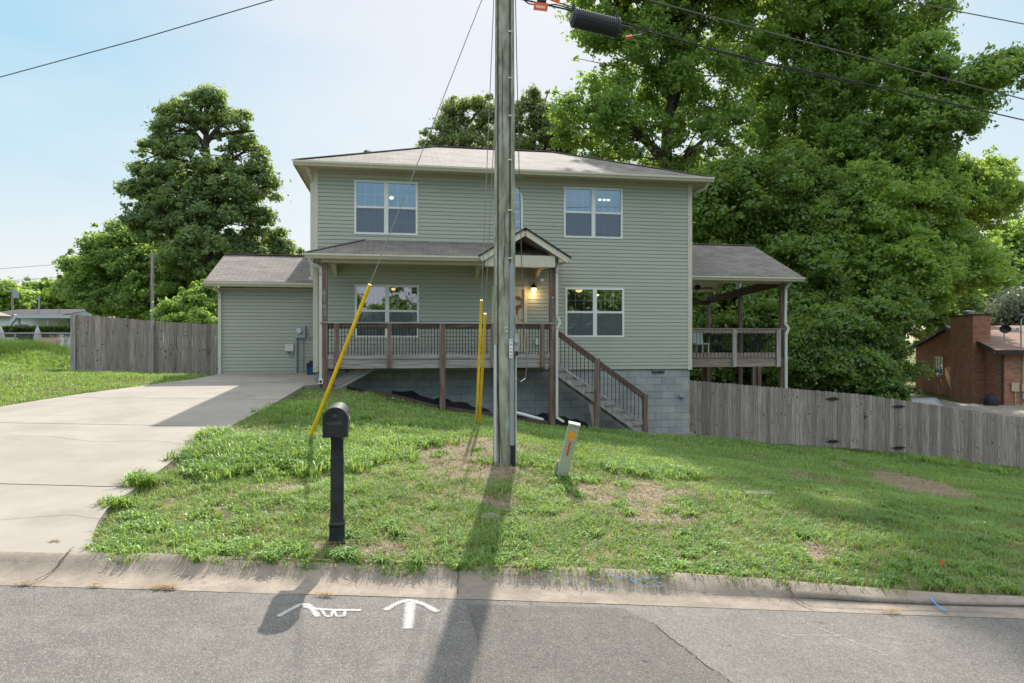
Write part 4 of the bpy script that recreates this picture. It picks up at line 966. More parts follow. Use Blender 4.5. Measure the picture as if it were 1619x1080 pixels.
mb = MB(); mb.box((W + .02, bv0 - .06, zrl - .035), (bu1, bv0 + .08, zrl)); mb.box((W + .02, bv0 - .03, zrl - .15), (bu1 - .03, bv0, zrl - .036)); mb.box((bu1 - .1, bv0 + .1, zrl - .035), (bu1 + .02, bv1, zrl)); mb.box((bu1 - .06, bv0 + .1, zrl - .15), (bu1 - .03, bv1, zrl - .036))
mb.box((W, bv1 - .05, zrl - .14), (bu1 - .1, bv1, zrl)); mb.build('deck_rail', M['deck_wood'], dk)
mb = MB()
for k in range(30):
    u = W + .1 + (bu1 - W - .2) * k / 29; mb.tube([(u, bv0 - .035, zf + .02), (u, bv0 - .035, zrl - .1)], .0085, 5); mb.tube([(u, bv1 - .06, zf + .02), (u, bv1 - .06, zrl - .1)], .0085, 5)
for k in range(44): v = bv0 + .15 + (bv1 - bv0 - .3) * k / 43; mb.tube([(bu1 - .045, v, zf + .02), (bu1 - .045, v, zrl - .1)], .0085, 5)
tag(mb.build('baluster', M['iron'], dk), kind='stuff')
for v, zt in ((bv0, 1.82), (3.8, 1.82), (bv1 - .14, 1.8)):
    mb = MB(); mb.box((bu1 - .15, v - .03 if v == bv0 else v, -4.5), (bu1 - .02, v + .1, zt)); mb.build('deck_post', M['post_wood'], dk)
for a, b in ((1157, 1163.5), (1226.5, 1232.5)):
    mb = MB(); mb.box((hu(a, bv0), bv0 - .07, hz(a, 580, bv0)), (hu(b, bv0), bv0 - .031, zrl - .036)); mb.build('rail_post', M['grey_wood'], dk)
for px, v in ((1201, 3.8), (1193, 3.8), (1115, 5)): mb = MB(); u = hu(px, v); mb.box((u - .07, v, -4.5), (u + .07, v + .13, zf - .04)); mb.build('under_post', M['post_wood'], dk)
mb = MB(); mb.bar((bu1 - .08, bv0, 1.86), (bu1 - .08, bv1, 1.58), .12, .24); mb.bar((W + .05, bv1 - .07, 1.50), (bu1 - .15, bv1 - .07, 1.50), .1, .18); mb.build('deck_side_beam', M['brown_wood'], dk)
eu = hu(1270, bv0 - .4); ev = bv0 - .4; dez = hz(1270, 438, ev); rv = ev + 3.0; drz = dez + 3.0 * .457; ev2 = rv + 3.0
mb = MB(); mb.face([(W + .002, ev, dez), (eu, ev, dez), (eu, rv, drz), (W + .002, rv, drz)]); mb.face([(eu, ev2, dez), (W + .002, ev2, dez), (W + .002, rv, drz), (eu, rv, drz)])
mb.face([(W + .002, ev, dez), (eu, ev, dez), (eu, ev, dez - .02), (W + .002, ev, dez - .02)], 1); mb.face([(eu, ev, dez), (eu, rv, drz), (eu, rv, drz - .02), (eu, ev, dez - .02)], 1); cap(mb, (W + .002, rv, drz), (eu, rv, drz)); mb.build('deck_roof', [M['shingle'], M['shingle_edge']], dk)
mb = MB(); mb.face([(W + .003, ev, dez - .05), (W + .003, rv, drz - .05), (eu - .05, rv, drz - .05), (eu - .05, ev, dez - .05)]); mb.face([(W + .003, rv, drz - .05), (W + .003, ev2, dez - .05), (eu - .05, ev2, dez - .05), (eu - .05, rv, drz - .05)])
for k in range(14):
    for (a, za, b, zb) in ((ev + .3, dez + .08, rv, drz - .06), (rv, drz - .06, ev2 - .3, dez + .08)):
        u = W + .3 + k * .28; mb.bar((u, a, za), (u, b, zb), .02, .012)
mb.build('deck_ceiling', M['white'], dk)
mb = MB(); mb.box((W + .02, bv0 - .02, 1.80), (bu1 + .05, bv0 + .12, 1.98)); gutter(mb, (W + .03, ev, 0), (eu, ev, 0), dez - .14, (0, -1)); mb.box((W + .03, ev, dez - .15), (eu, ev + .02, dez - .03)); soffit(mb, W + .03, eu - .02, ev + .02, bv0, 1.93)
mb.bar((eu - .01, ev, dez - .1), (eu - .01, rv, drz - .1), .02, .15); mb.bar((eu - .01, ev2, dez - .1), (eu - .01, rv, drz - .1), .02, .15); mb.build('deck_gutter', M['trim'], dk)
mb = MB(); u = bu1 - .3
for s_ in (-.14, 0, .14): mb.bar((hu(1168, 3.8), 3.8 + .0, hz(1168, 455, 3.8)), (hu(1168, 3.8) + s_, 3.8, hz(1168, 445, 3.8) + .1), .03, .1)
mb.build('beam_bracket', M['white'], dk)
o = spout([(hu(1251, ev), ev, dez - .13), (hu(1250, bv0 - .1), bv0 - .1, hz(1250, 446, bv0 - .1)), (hu(1242.5, bv0 - .1), bv0 - .1, hz(1242, 456, bv0 - .1)), (hu(1241.5, bv0 - .1), bv0 - .1, hz(1242, 512, bv0 - .1)), (hu(1246.5, bv0 - .1), bv0 - .1, hz(1246, 519, bv0 - .1)), (hu(1242.5, bv0 - .1), bv0 - .1, hz(1242, 529, bv0 - .1)), (hu(1243, bv0 - .1), bv0 - .1, -3.0)], dk)

# ceiling fan on the deck
fu, fv, fz = hu(1103, 3.6), 3.6, hz(1103, 456, 3.6); fp = hw(fu, fv, fz)
fan = thing('ceiling_fan', 'dark wooden ceiling fan hanging under the back deck roof', 'ceiling fan', tuple(fp), TH)
mb = MB(); mb.tube([fp + V(0, 0, .9), fp + V(0, 0, .1)], .015, 8); mb.lathe(fp, [(0, .12), (.1, .1), (.12, 0), (.08, -.05), (0, -.05)], 16); mb.build('motor', M['iron'], fan, True)
for k in range(5):
    a = k * 2 * math.pi / 5 + .1; d_ = V(math.cos(a), math.sin(a), 0); mb = MB(); mb.bar(fp + d_ * .12, fp + d_ * .62, .13, .012, up=(0, .15, 1)); mb.build('blade', M['fanwood'], fan)
mb = MB(); mb.lathe(fp, [(.08, -.05), (.09, -.09), (.05, -.14), (0, -.15)], 14); mb.build('lamp', M['white'], fan, True)
# deck bench behind rail
bp = hw(hu(1106, 4), 4, zf)
ch = thing('patio_chair', 'pale patio chair standing on the back deck behind the railing', 'chair', tuple(bp), TH)
def patio_chair(ch, bp, m, mleg):
    mb = MB(); mb.box(bp + V(-.25, -.25, .40), bp + V(.25, .25, .45)); mb.build('seat', m, ch)
    mb = MB(); mb.bar(bp + V(0, .25, .45), bp + V(0, .36, .9), .5, .03, up=(0, 1, 0)); mb.build('backrest', m, ch)
    for a in (-.22, .22):
        for b in (-.22, .22): mb = MB(); mb.bar(bp + V(a, b, 0), bp + V(a, b, .4), .035, .035); mb.build('leg', mleg, ch)
patio_chair(ch, bp, M['white'], M['white'])

# lamps seen through the windows
def ceil_lamp(px, py, v, r, m, label, multi=0):
    p = hw(hu(px, v), v, hz(px, py, v)); t_ = thing('ceiling_lamp', label, 'lamp', tuple(p), TH)
    mb = MB(); mb.tube([p + V(0, 0, .05), p + V(0, 0, .35)], .012, 6); mb.lathe(p, [(0, .07), (r * .8, .06), (r * .6, .03), (0, .03)], 12); mb.build('fitting', M['iron'], t_)
    n = max(multi, 1)
    for k in range(n):
        q = p + V((k - (n - 1) / 2) * r * 2.6, 0, 0); mb = MB(); mb.lathe(q, [(0, r * .6), (r * .8, r * .4), (r, 0), (r * .7, -r * .6), (0, -r * .8)], 12); mb.build('shade', m, t_, True)
ceil_lamp(619, 312.5, .9, .065, M['warmw'], 'glowing ceiling lamp behind the upper left window')
ceil_lamp(955, 316, .9, .05, M['warmw'], 'three bulb ceiling lamp behind the upper right window', 3)
ceil_lamp(915, 457, .9, .13, M['warm'], 'amber dome ceiling lamp behind the lower right window')
ceil_lamp(944.5, 466.5, 1.2, .05, M['warmw'], 'small white ceiling lamp behind the lower right window')
ceil_lamp(622, 457, 1.2, .06, M['warm'], 'small amber ceiling lamp behind the porch window')
# wreath on the door
p = hw(hu(817), -.01, hz(817, 478)); rnd_ = random.Random(3)
wr = thing('door_wreath', 'small reddish twig wreath hanging on the cream front door', 'wreath', tuple(p), TH)
mb = MB()
for k in range(90):
    a = rnd_.random() * 6.28; rr = .13 + rnd_.uniform(-.035, .035); q = p + V(rr * math.cos(a), rnd_.uniform(-.03, .0), rr * math.sin(a) * 1.1)
    d_ = V(rnd_.uniform(-1, 1), rnd_.uniform(-.4, .4), rnd_.uniform(-1, 1)).normalized() * .035; n_ = d_.cross(V(0, 1, .2)).normalized() * .015
    mb.face([q - d_, q + n_, q + d_, q - n_])
mb.tube([p + V(0, -.02, -.14), p + V(.0, -.02, -.35)], [.03, .015], 6); mb.build('wreath_twigs', M['wreath'], wr)

# blue bin and hand truck at the wing corner
p = hw(hu(491, 1.9), 1.95, -1.06)
bn = thing('recycling_bin', 'dark blue plastic bin with black lid tucked behind the house corner', 'bin', tuple(p), TH)
mb = MB(); mb.prism([p + V(-.10, 0, 0), p + V(.3, 0, 0), p + V(.34, 0, .34), p + V(-.12, 0, .34)], (0, .4, 0)); mb.build('bin_body', M['blue_pl'], bn)
mb = MB(); mb.prism([p + V(-.13, -.02, .342), p + V(.35, -.02, .342), p + V(.33, -.02, .44), p + V(.2, -.02, .5), p + V(0, -.02, .5), p + V(-.10, -.02, .44)], (0, .44, 0)); mb.build('bin_lid', M['black_pl'], bn)
for px in (484,):
    p = hw(hu(px, 2.2), 2.2, -1.05); pk = thing('plank_stack', 'grey boards lying on the concrete below the electric meter', 'planks', tuple(p), TH)
    for j, (a, b, dz) in enumerate(((-.45, .05, .02), (-.3, .1, .065), (-.42, -.1, .02))):
        mb = MB(); mb.obox(p + V(a + .4, b, dz), ((cT, sT, 0), (-sT, cT, 0), (0, 0, 1)), (.45, .05, .02)); mb.build('plank', M['pvc'], pk)

# ------------------------------------------------------------------ landscape edging under the porch
def edging(name, label, pts, r=.06, cat='timber'):
    P_ = [hw(u, v, 0) for u, v in pts]; P_ = [V(p.x, p.y, h1(p.x, p.y) + r * .9) for p in P_]
    t_ = thing(name, label, cat, tuple(P_[0])); mb = MB()
    for a, b in zip(P_[:-1], P_[1:]): mb.bar(a, b, .14, .12)
    mb.build('timber', M['timber'], t_)
edging('landscape_timber', 'brown landscape timber on the grass left of the middle porch post', [(hu(592, -1.0), -1.0), (hu(640, -1.1), -1.1), (hu(692, -1.2), -1.2)])
edging('landscape_timber', 'brown landscape timber running behind the two yellow guy guards', [(hu(706, -1.2), -1.2), (hu(778, -1.2), -1.2)])
edging('landscape_timber', 'brown landscape timber between the utility pole and the right porch post', [(hu(812, -1.15), -1.15), (hu(866, -1.15), -1.15)])
for (u0, u1, nm) in ((hu(620, -.7), hu(775, -.7), 'a'), (hu(800, -.7), hu(930, -.7), 'b')):
    mb = MB(); n = 14; rr_ = random.Random(4)
    top = []
    for k in range(n + 1):
        u = u0 + (u1 - u0) * k / n; a = hw(u, -.95, 0); b = hw(u, -.02, 0); top.append((V(a.x, a.y, h1(a.x, a.y) + .03), V((a.x + b.x) / 2, (a.y + b.y) / 2, h1((a.x + b.x) / 2, (a.y + b.y) / 2) + .08 + rr_.random() * .09), V(b.x, b.y, h1(b.x, b.y) + .12 + rr_.random() * .12)))
    for q0, q1 in zip(top[:-1], top[1:]):
        for j in range(2): mb.face([q0[j], q1[j], q1[j + 1], q0[j + 1]])
    o = mb.build('ground_sheet', M['mulch'], smooth=True); tag(o, 'black plastic ground sheet crumpled along the foundation ' + ('left of the utility pole' if nm == 'a' else 'right of the utility pole'), 'plastic sheet')
def rock(px, py_off, v, s, m, label, name='rock', cat='rock', seed=1):
    u = hu(px, v); q = hw(u, v, 0); z = h1(q.x, q.y); rr_ = random.Random(seed); mb = MB(); n = 10
    ring = []
    for j, (rf, zz) in enumerate(((.9, 0), (1, .35), (.75, .75), (.3, .95))):
        ring.append([V(q.x + s * rf * math.cos(6.283 * k / n) * (1 + rr_.uniform(-.15, .15)), q.y + s * .8 * rf * math.sin(6.283 * k / n) * (1 + rr_.uniform(-.15, .15)), z + py_off + s * zz * (.8 + rr_.uniform(-.06, .06))) for k in range(n)])
    for a, b in zip(ring[:-1], ring[1:]):
        for k in range(n): mb.face([a[k], a[(k + 1) % n], b[(k + 1) % n], b[k]])
    mb.face(ring[-1]); o = mb.build(name, m, smooth=True); tag(o, label, cat)
rock(825, .05, -1.0, .17, M['rockor'], 'rounded orange rock just right of the utility pole', seed=2)
rock(842, .05, -.9, .11, M['rock'], 'grey brown rock beside the orange rock', seed=3)
rock(856, .04, -1.0, .12, M['rock'], 'tan rock nearest the right porch post', seed=4)
rock(620, .03, -1.25, .06, M['rock'], 'small pale stone by the left landscape timber', seed=5)
a, b = hw(hu(816, -1.3), -1.3, 0), hw(hu(858, -1.1), -1.1, 0); mb = MB(); mb.tube([V(a.x, a.y, h1(a.x, a.y) + .2), V(b.x, b.y, h1(b.x, b.y) + .13)], .045, 10); tag(mb.build('drain_pipe', M['white'], smooth=True), 'white drain pipe lying on the timber right of the pole', 'pipe')

# ------------------------------------------------------------------ fences
def fence_line(parent, A, B, hgt, zfun, seed, pw=.138, m='fence_wood', skip=(), follow=None):
    rr_ = random.Random(seed); A = Vector(A); B = Vector(B); L_ = (B - A).length; d_ = (B - A).normalized(); nrm = V(d_.y, -d_.x, 0)   # faces camera
    n = int(L_ / pw); mb = MB()
    for k in range(n):
        s0 = k * L_ / n + .003; s1 = (k + 1) * L_ / n - .003; sc = (s0 + s1) / 2
        if any(a <= sc <= b for a, b in skip): continue
        jit = rr_.uniform(-.008, .008); o = nrm * (rr_.uniform(0, .010)); tp = hgt(sc) + jit; bt_ = zfun(sc) + .0 + rr_.uniform(0, .03)
        p = A + d_ * s0 + o; q = A + d_ * s1 + o; de = .03
        poly = [V(p.x, p.y, bt_), V(q.x, q.y, bt_), V(q.x, q.y, tp - de), V(*(q - d_ * de * .9).to_2d(), tp), V(*(p + d_ * de * .9).to_2d(), tp), V(p.x, p.y, tp - de)]
        th = -nrm * .016; r_ = rr_.random(); mb.cr = r_; uo = rr_.random() * 9
        fr = poly; uv = [((v_ - poly[0]).dot(d_) + uo, v_.z + uo) for v_ in poly]
        mb.face(fr, 0, uv, r_); mb.face([v_ + th for v_ in reversed(poly)], 0, list(reversed(uv)), r_)
        for i in range(len(poly)): a, b = poly[i], poly[(i + 1) % len(poly)]; mb.face([b, a, a + th, b + th], 0, [(0, 0), (.1, 0), (.1, .01), (0, .01)], r_ * .6)
        for _ in range(rr_.choice((0, 1, 1, 2, 2, 3))):
            zc = rr_.uniform(bt_ + .15, tp - .15); sx = rr_.uniform(.35, .65); c = p + (q - p) * sx + nrm * .0015; ra, rb = rr_.uniform(.008, .028), rr_.uniform(.014, .045); tl = rr_.uniform(-.6, .6)
            mb.face([V(c.x, c.y, zc) + (d_ * (ra * math.cos(t_) + tl * rb * math.sin(t_)) + V(0, 0, rb * math.sin(t_))) for t_ in [i * math.pi / 4 for i in range(8)]], 1)
    mb.build('picket_panel', [M[m], M['knot']], parent)
    mb = MB()
    for hh in (.25, .95, 1.5):
        ks = max(1, int(L_ / 1.2))
        for i in range(ks):
            s0, s1 = L_ * i / ks, L_ * (i + 1) / ks
            if any(a < (s0 + s1) / 2 < b for a, b in skip): continue
            p = A + d_ * s0 - nrm * .04; q = A + d_ * s1 - nrm * .04; mb.bar(V(p.x, p.y, zfun(s0) + hh), V(q.x, q.y, zfun(s1) + hh), .04, .09)
    mb.build('backing_rail', M[m], parent)
    return d_, nrm, L_
# right fence
FA = V(5.33, 20.6, 0); FB = V(5.33, 20.6, 0) + V(.9868, .1616, 0) * 13.5
topz = lambda s: -1.165 - s * 0 + np.interp(s, [0, 5.7, 11.65, 14], [-.0, -.49, -1.34, -1.72])
botz = lambda s: float(np.interp(s, [0, 5.7, 11.65, 14], [-2.93, -3.40, -4.19, -4.5]))
ft = thing('privacy_fence', 'long grey wooden privacy fence stepping down the slope on the right', 'fence', tuple(FA + V(0, 0, -2.9)))
g0s, g1s = 3.66 + .0, 5.75
def fs(px): r = (px - 809.5) / F; return (r * 20.6 - 5.33) / (.9868 - r * .1616)
s_h1, s_lt, s_h2 = fs(1316), fs(1366), fs(1420)
s_g0 = fs(1316); s_g1 = fs(1420)
fence_line(ft, FA, FA + V(.9868, .1616, 0) * s_g0, lambda s: float(topz(s)), botz, 11)
fence_line(ft, FA + V(.9868, .1616, 0) * s_g1, FB, lambda s: float(topz(s + s_g1)), lambda s: botz(s + s_g1), 17)
for s in (.05, 2.3, s_g0 - .08, s_g1 + .08, 8.6, 10.9, 13.2): p = FA + V(.9868, .1616, 0) * s + V(-.1616, .9868, 0) * .11; mb = MB(); mb.box(V(p.x - .045, p.y - .045, botz(s) - .1), V(p.x + .045, p.y + .045, float(topz(s)) - .08)); mb.build('fence_post', M['fence_wood'], ft)
fd = V(.9868, .1616, 0)
for nm, sa_, sb_ in (('fence_gate', s_g0, s_lt), ('fence_gate', s_lt, s_g1)):
    p0 = FA + fd * (sa_ + .006); p1 = FA + fd * (sb_ - .006)
    gt = bpy.data.objects.new(nm, None); C.objects.link(gt); gt.parent = ft; gt.location = p0 - FA + V(0, 0, botz(sa_) + 2.9); OFF[gt.name] = (p0.x, p0.y, botz(sa_))
    fence_line(gt, p0, p1, lambda s, a=sa_: float(topz(s + a)), lambda s, a=sa_: botz(s + a), 12 + int(sa_ * 3))
    hs = s_h1 if sa_ == s_g0 else s_h2
    for zz in (float(topz(hs)) - .22, botz(hs) + .2):
        c = FA + fd * hs + V(fd.y, -fd.x, 0) * .022; c.z = zz; mb = MB()
        for sg in (-1, 1):
            mb.prism([c, c + fd * sg * .08 + V(0, 0, .06), c + fd * sg * .14 + V(0, 0, .02), c + fd * sg * .24 + V(0, 0, .012), c + fd * sg * .24 - V(0, 0, .012), c + fd * sg * .14 - V(0, 0, .02), c + fd * sg * .08 - V(0, 0, .06)][::sg], V(fd.y, -fd.x, 0) * .006)
        mb.tube([c - V(0, 0, .06), c + V(0, 0, .06)], .012, 8); mb.build('hinge', M['iron'], gt)
    if sa_ == s_g0:
        c = FA + fd * (s_lt - .0) + V(fd.y, -fd.x, 0) * .03; c.z = float(topz(s_lt)) - .68; mb = MB(); mb.bar(c - fd * .02, c + fd * .12, .02, .02); mb.tube([c + V(0, 0, -.1), c + V(0, -.04, -.04), c + V(0, -.04, .08), c + V(0, 0, .14)], .01, 6); mb.build('latch', M['iron'], gt)
# left fence
LA = V(-13.45, 21.0, 0); LB = V(-8.75, 22.2, 0)
lf = thing('privacy_fence', 'weathered grey wooden fence between the lawn and the garage wing', 'fence', (LA.x, LA.y, -.9))
ltop = lambda s: float(np.interp(s, [0, .5, 2.3, 4.9], [.84, .80, .64, .52])); lbot = lambda s: float(np.interp(s, [0, 2.3, 4.9], [-.94, -1.14, -1.26]))
fence_line(lf, LA, LB, ltop, lbot, 21)
ldd = (LB - LA).normalized(); lnn = V(ldd.y, -ldd.x, 0)
for s, w_ in ((-.03, .13), (2.15, .14)): p = LA + ldd * s + lnn * .05; mb = MB(); mb.obox(V(p.x, p.y, (ltop(max(s, 0)) + lbot(max(s, 0))) / 2 + .0), (ldd, lnn, V(0, 0, 1)), (w_ / 2, .03, (ltop(max(s, 0)) - lbot(max(s, 0))) / 2 + .02)); mb.build('fence_post', M['grey_wood'], lf)

# ------------------------------------------------------------------ utility pole
PX, PY = -.095, 8.8; PZ = h1(PX, PY)
up = thing('utility_pole', 'tall greenish wooden utility pole with conduit on the front lawn', 'utility pole', (PX, PY, PZ))
mb = MB(); zs = np.linspace(PZ - .3, 8.2, 22); mb.tube([(PX + .015 * (z - PZ) * .0, PY, z) for z in zs], [float(np.interp(z, [PZ, 4.4, 8.2], [.150, .121, .10])) for z in zs], 28); mb.build('pole_shaft', M['pole_wood'], up, True)
def rad(z): return float(np.interp(z, [PZ, 4.4, 8.2], [.150, .121, .10]))
def onpole(px, py, out=0):
    z = (540 - py) / F * (PY - .14); x = (px - 809.5) / F * (PY - .12) - PX; r_ = rad(z) + out; x = max(-r_ * .98, min(r_ * .98, x)); return V(PX + x, PY - math.sqrt(max(r_ * r_ - x * x, 0)), z)
mb = MB(); ys = np.linspace(416, 704, 20); mb.tube([onpole(809, y, .02) for y in ys], .027, 10); mb.build('conduit', M['pvc'], up, True)
mb = MB(); ys = np.linspace(704, 742, 5); mb.tube([onpole(811, y, .02) for y in ys], .031, 10); mb.build('conduit_boot', M['black_pl'], up, True)
mb = MB(); mb.tube([onpole(815.5, y, .012) for y in np.linspace(560, 740, 12)], .011, 8); mb.tube([onpole(783.5, y, .01) for y in np.linspace(545, 742, 12)], .018, 8); mb.build('wire_moulding', M['wire_white'], up, True)
mb = MB(); mb.tube([onpole(787, y, .006) for y in np.linspace(-500, 560, 30)], .007, 6); mb.tube([onpole(787 + 2.5 * max(0, (y - 560) / 180), y, .006) for y in np.linspace(560, 742, 12)], .007, 6); mb.tube([onpole(806.5, y, .008) for y in np.linspace(-500, 418, 28)], .008, 6); mb.build('pole_cable', M['cable'], up, True)
mb = MB()
for y in (-60, 48, 122, 182, 252, 332, 408): p = onpole(806.5, y, .012); mb.box(p + V(-.028, -.006, -.008), p + V(.028, .008, .008))
for y in (518, 524): p = onpole(801, y, .004); mb.box(p + V(-.016, -.006, -.01), p + V(.016, .006, .01))
mb.build('cable_clip', M['wire_white'], up)
tg = MB(); p = onpole(808, 551, .05); tg.box(p + V(-.022, -.004, -.12), p + V(.022, .0, .12)); tgo = tg.build('number_tag', M['tagwhite'], up)
for k, chh in enumerate('FK100'): text_obj('tag_character', chh, .045, (p.x, p.y - .0045, p.z + .095 - k * .047), (R(90), R(90), 0), M['ink'], up, .001)
mb = MB(); p = onpole(815.5, 540, .035); mb.box(p + V(-.02, -.03, -.12), p + V(.03, .03, .1)); mb.lathe(p + V(.01, -.03, .0), [(.03, 0), (.03, -.02), (0, -.03)], 10, axis='y'); mb.box(p + V(-.005, -.02, -.18), p + V(.03, .02, -.125), 1); mb.build('ground_clamp', [M['electric'], M['black_pl']], up)
# vertical crack lines down the shaft
for (xs_, y0, y1) in (((789, 786, 790, 795), 560, 738), ((797, 799, 796, 798), 330, 470), ((793, 795, 794, 796), 30, 250)):
    mb = MB(); ys = np.linspace(y0, y1, 14); pts = [onpole(np.interp(y, np.linspace(y0, y1, 4), xs_), y, .0012) for y in ys]
    for i in range(13): w0 = .004 * math.sin(math.pi * (i + .3) / 14); w1 = .004 * math.sin(math.pi * (i + 1.3) / 14); mb.face([pts[i] + V(-w0, -.001, 0), pts[i] + V(w0, -.001, 0), pts[i + 1] + V(w1, -.001, 0), pts[i + 1] + V(-w1, -.001, 0)])
    mb.build('shaft_crack', M['dark'], up)

# guy wires
def guy(label, anchor, top, gt0, gt1, m, r=.027, name='guy_wire'):
    a = Vector(anchor); b = Vector(top); t_ = thing(name, label, 'guy wire', tuple(a)); d_ = (b - a)
    mb = MB(); mb.tube([a + d_ * .0, b], .006, 6); mb.build('strand', M['steel'], t_)
    mb = MB(); n = 8; mb.tube([a + d_ * (gt0 + (gt1 - gt0) * k / n) for k in range(n + 1)], r, 10); mb.build('guy_guard', m, t_, True)
    mb = MB(); mb.tube([a - V(0, 0, .15), a + d_.normalized() * .06], .012, 6); mb.lathe(a + d_.normalized() * .03, [(.0, -.03), (.03, -.02), (.03, .02), (0, .03)], 8); mb.build('anchor_eye', M['steel'], t_)
a1 = at(483, 709, 9.96); top1 = V(PX - .08, PY, 4.95); d1 = top1 - a1
guy('guy wire with a long slanting yellow guard left of the pole', a1, top1, .0, .362, M['yellow'])
a2 = at(753, 674, 12.5); a2 = V(a2.x, a2.y, min(a2.z, h1(a2.x, a2.y) + .12))
guy('rear guy wire whose upright yellow guard stands taller', a2, V(PX - .1, PY + .02, 5.4), .01, .322, M['yellow2'], .024)
guy('rear guy wire with the shorter yellow guard leaning right nearest the pole', a2 + V(.06, -.05, 0), V(PX - .05, PY + .06, 4.4), .01, .338, M['yellow'], .024)
mb = MB(); pts = [V(PX + .1, PY + .1, 6.5), at(815, 0, 9.0), at(817.5, 120, 9.3), at(820, 240, 9.6), at(825, 420, 10), at(829, 520, 10.2), at(833, 575, 10.2), at(831, 598, 10.1), at(823, 604, 9.9), at(815, 596, 9.5), at(812, 582, 9.2), V(PX + .13, PY + .05, -.36)]
mb.tube(pts, .006, 6); tag(mb.build('drop_wire', M['cable_grey']), 'thin service wire dangling in a loop right of the utility pole', 'cable')

# overhead cables
def cable(label, pts, r, m='cable', lash=None, name='overhead_cable', sag=0):
    P_ = []
    for (a, b) in zip(pts[:-1], pts[1:]):
        for k in range(12):
            t = k / 12; P_.append(Vector(a).lerp(Vector(b), t))
    P_.append(Vector(pts[-1])); mb = MB(); mb.tube(P_, r, 8)
    return tag(mb.build(name, M[m], smooth=True), label, 'cable')
pt = V(PX, PY, 0)
def ext(p, q, k): return Vector(q) + (Vector(q) - Vector(p)) * k
cB = [at(812, -4, 8.75), at(905, 17, 8.9), at(985, 36, 9.1), at(1100, 71, 9.5), at(1220, 101, 10.0), at(1360, 131, 10.5), at(1619, 190, 11.7)]; cB.append(ext(cB[-2], cB[-1], 6) + V(0, 0, .8))
cable('lowest thick bundled cable sagging right from the pole past the closure', cB, .011)
cB2 = [p + V(0, 0, -.035) for p in cB[:6]]; cB2 = [at(812, -2, 8.72), at(840, 7, 8.72), at(870, 10, 8.76), at(900, 17, 8.8)]
mb = MB(); mb.tube([at(823, -4, 8.8), at(836, 6, 8.75), at(850, 8, 8.74), at(878, 7, 8.76), at(908, 15, 8.82)], .009, 6); mb.tube([at(866, -2, 8.8), at(885, 5, 8.8), at(908, 12, 8.85)], .009, 6)
mb.tube([at(980, 40, 8.95), at(1000, 44, 9.0), at(1060, 59, 9.3), at(1130, 80, 9.6), at(1200, 99, 9.9), at(1290, 119, 10.25), at(1362, 134, 10.5)], .010, 6)
mb.tube([at(970, 56, 8.95), at(988, 60, 8.98), at(1002, 57, 9.05), at(1030, 50, 9.15)], .007, 6)
tag(mb.build('lashed_cable', M['cable'], smooth=True), 'slack lashed cables looping into the black closure', 'cable')
cA = [at(812, -58, 8.8), at(1025, 0, 9.5), at(1200, 47, 10.1), at(1400, 100, 10.9), at(1619, 157, 11.7)]; cA.append(ext(cA[-2], cA[-1], 7) + V(0, 0, .8)); cable('middle overhead cable crossing the trees above the black closure line', cA, .0105, 'cable_grey')
cC = [at(812, -118, 8.8), at(1420, 0, 11), at(1520, 19, 11.4), at(1619, 38, 11.8)]; cC.append(ext(cC[-2], cC[-1], 7) + V(0, 0, .8)); cable('uppermost overhead cable in the top right corner of the sky', cC, .009, 'cable_grey')
cL = [at(805, -108, 8.8), at(430, 0, 10), at(220, 62, 10.6), at(0, 122, 11.3)]; cL.append(ext(cL[-2], cL[-1], 5) + V(0, 0, .6)); cable('single black overhead cable crossing the sky at upper left', cL, .0075)
for i_, (y0, y1, lab) in enumerate(((425, 416, 'higher thin distant wire at the far left above the houses'), (445, 436, 'lower thin distant wire at the far left above the houses'))): cable(lab, [at(-200, y0 + 8, 60), at(0, y0, 60), at(120 + 10 * i_, y1, 60), at(240, y1 - 10, 60)], .018, 'cable_grey')
# splice closure
ca, cb_ = at(903, 27, 8.85), at(976, 45, 9.0); ax = (cb_ - ca); L_ = ax.length; ax.normalize(); cc = (ca + cb_) / 2
sc_ = thing('splice_closure', 'ribbed black cable splice closure hanging beside the pole', 'splice closure', tuple(cc))
def ring_prism(mb, c, ax, prof, n=16, sx=1.0):
    side = ax.cross(V(0, 0, 1)).normalized(); u_ = side.cross(ax)
    prev = None
    for (s, r_) in prof:
        rg = [c + ax * s + (side * math.cos(2 * math.pi * k / n) + u_ * math.sin(2 * math.pi * k / n)) * r_ for k in range(n)]
        if prev:
            for k in range(n): mb.face([prev[k], prev[(k + 1) % n], rg[(k + 1) % n], rg[k]])
        else: mb.face(list(reversed(rg)))
        prev = rg
    mb.face(prev)
mb = MB(); pf = [(-L_ / 2, .075), (-L_ / 2 + .02, .10)]
nr = 22
for k in range(nr): s = -L_ / 2 + .03 + (L_ - .06) * k / nr; dd = (L_ - .06) / nr; pf += [(s, .122), (s + dd * .5, .122), (s + dd * .5, .110), (s + dd, .110)]
pf += [(L_ / 2 - .03, .132), (L_ / 2, .132), (L_ / 2 + .004, .10)]
ring_prism(mb, cc, ax, pf, 18); mb.build('shell', M['closure'], sc_)
mb = MB(); side = ax.cross(V(0, 0, 1)).normalized(); u_ = side.cross(ax)
for k in range(8): a = 2 * math.pi * k / 8; q = cc + ax * (L_ / 2) + (side * math.cos(a) + u_ * math.sin(a)) * .085; mb.tube([q, q + ax * .07], .016, 8)
mb.build('port', M['closure'], sc_, True)
mb = MB(); q = cc + ax * (-L_ / 2 + .02) + u_ * .12; mb.box(q + V(-.02, -.02, -.02), q + V(.02, .02, .05)); q = cc + ax * (L_ / 2 - .02) + u_ * .14; mb.box(q + V(-.02, -.02, -.02), q + V(.02, .02, .05)); mb.build('hanger', M['closure'], sc_)
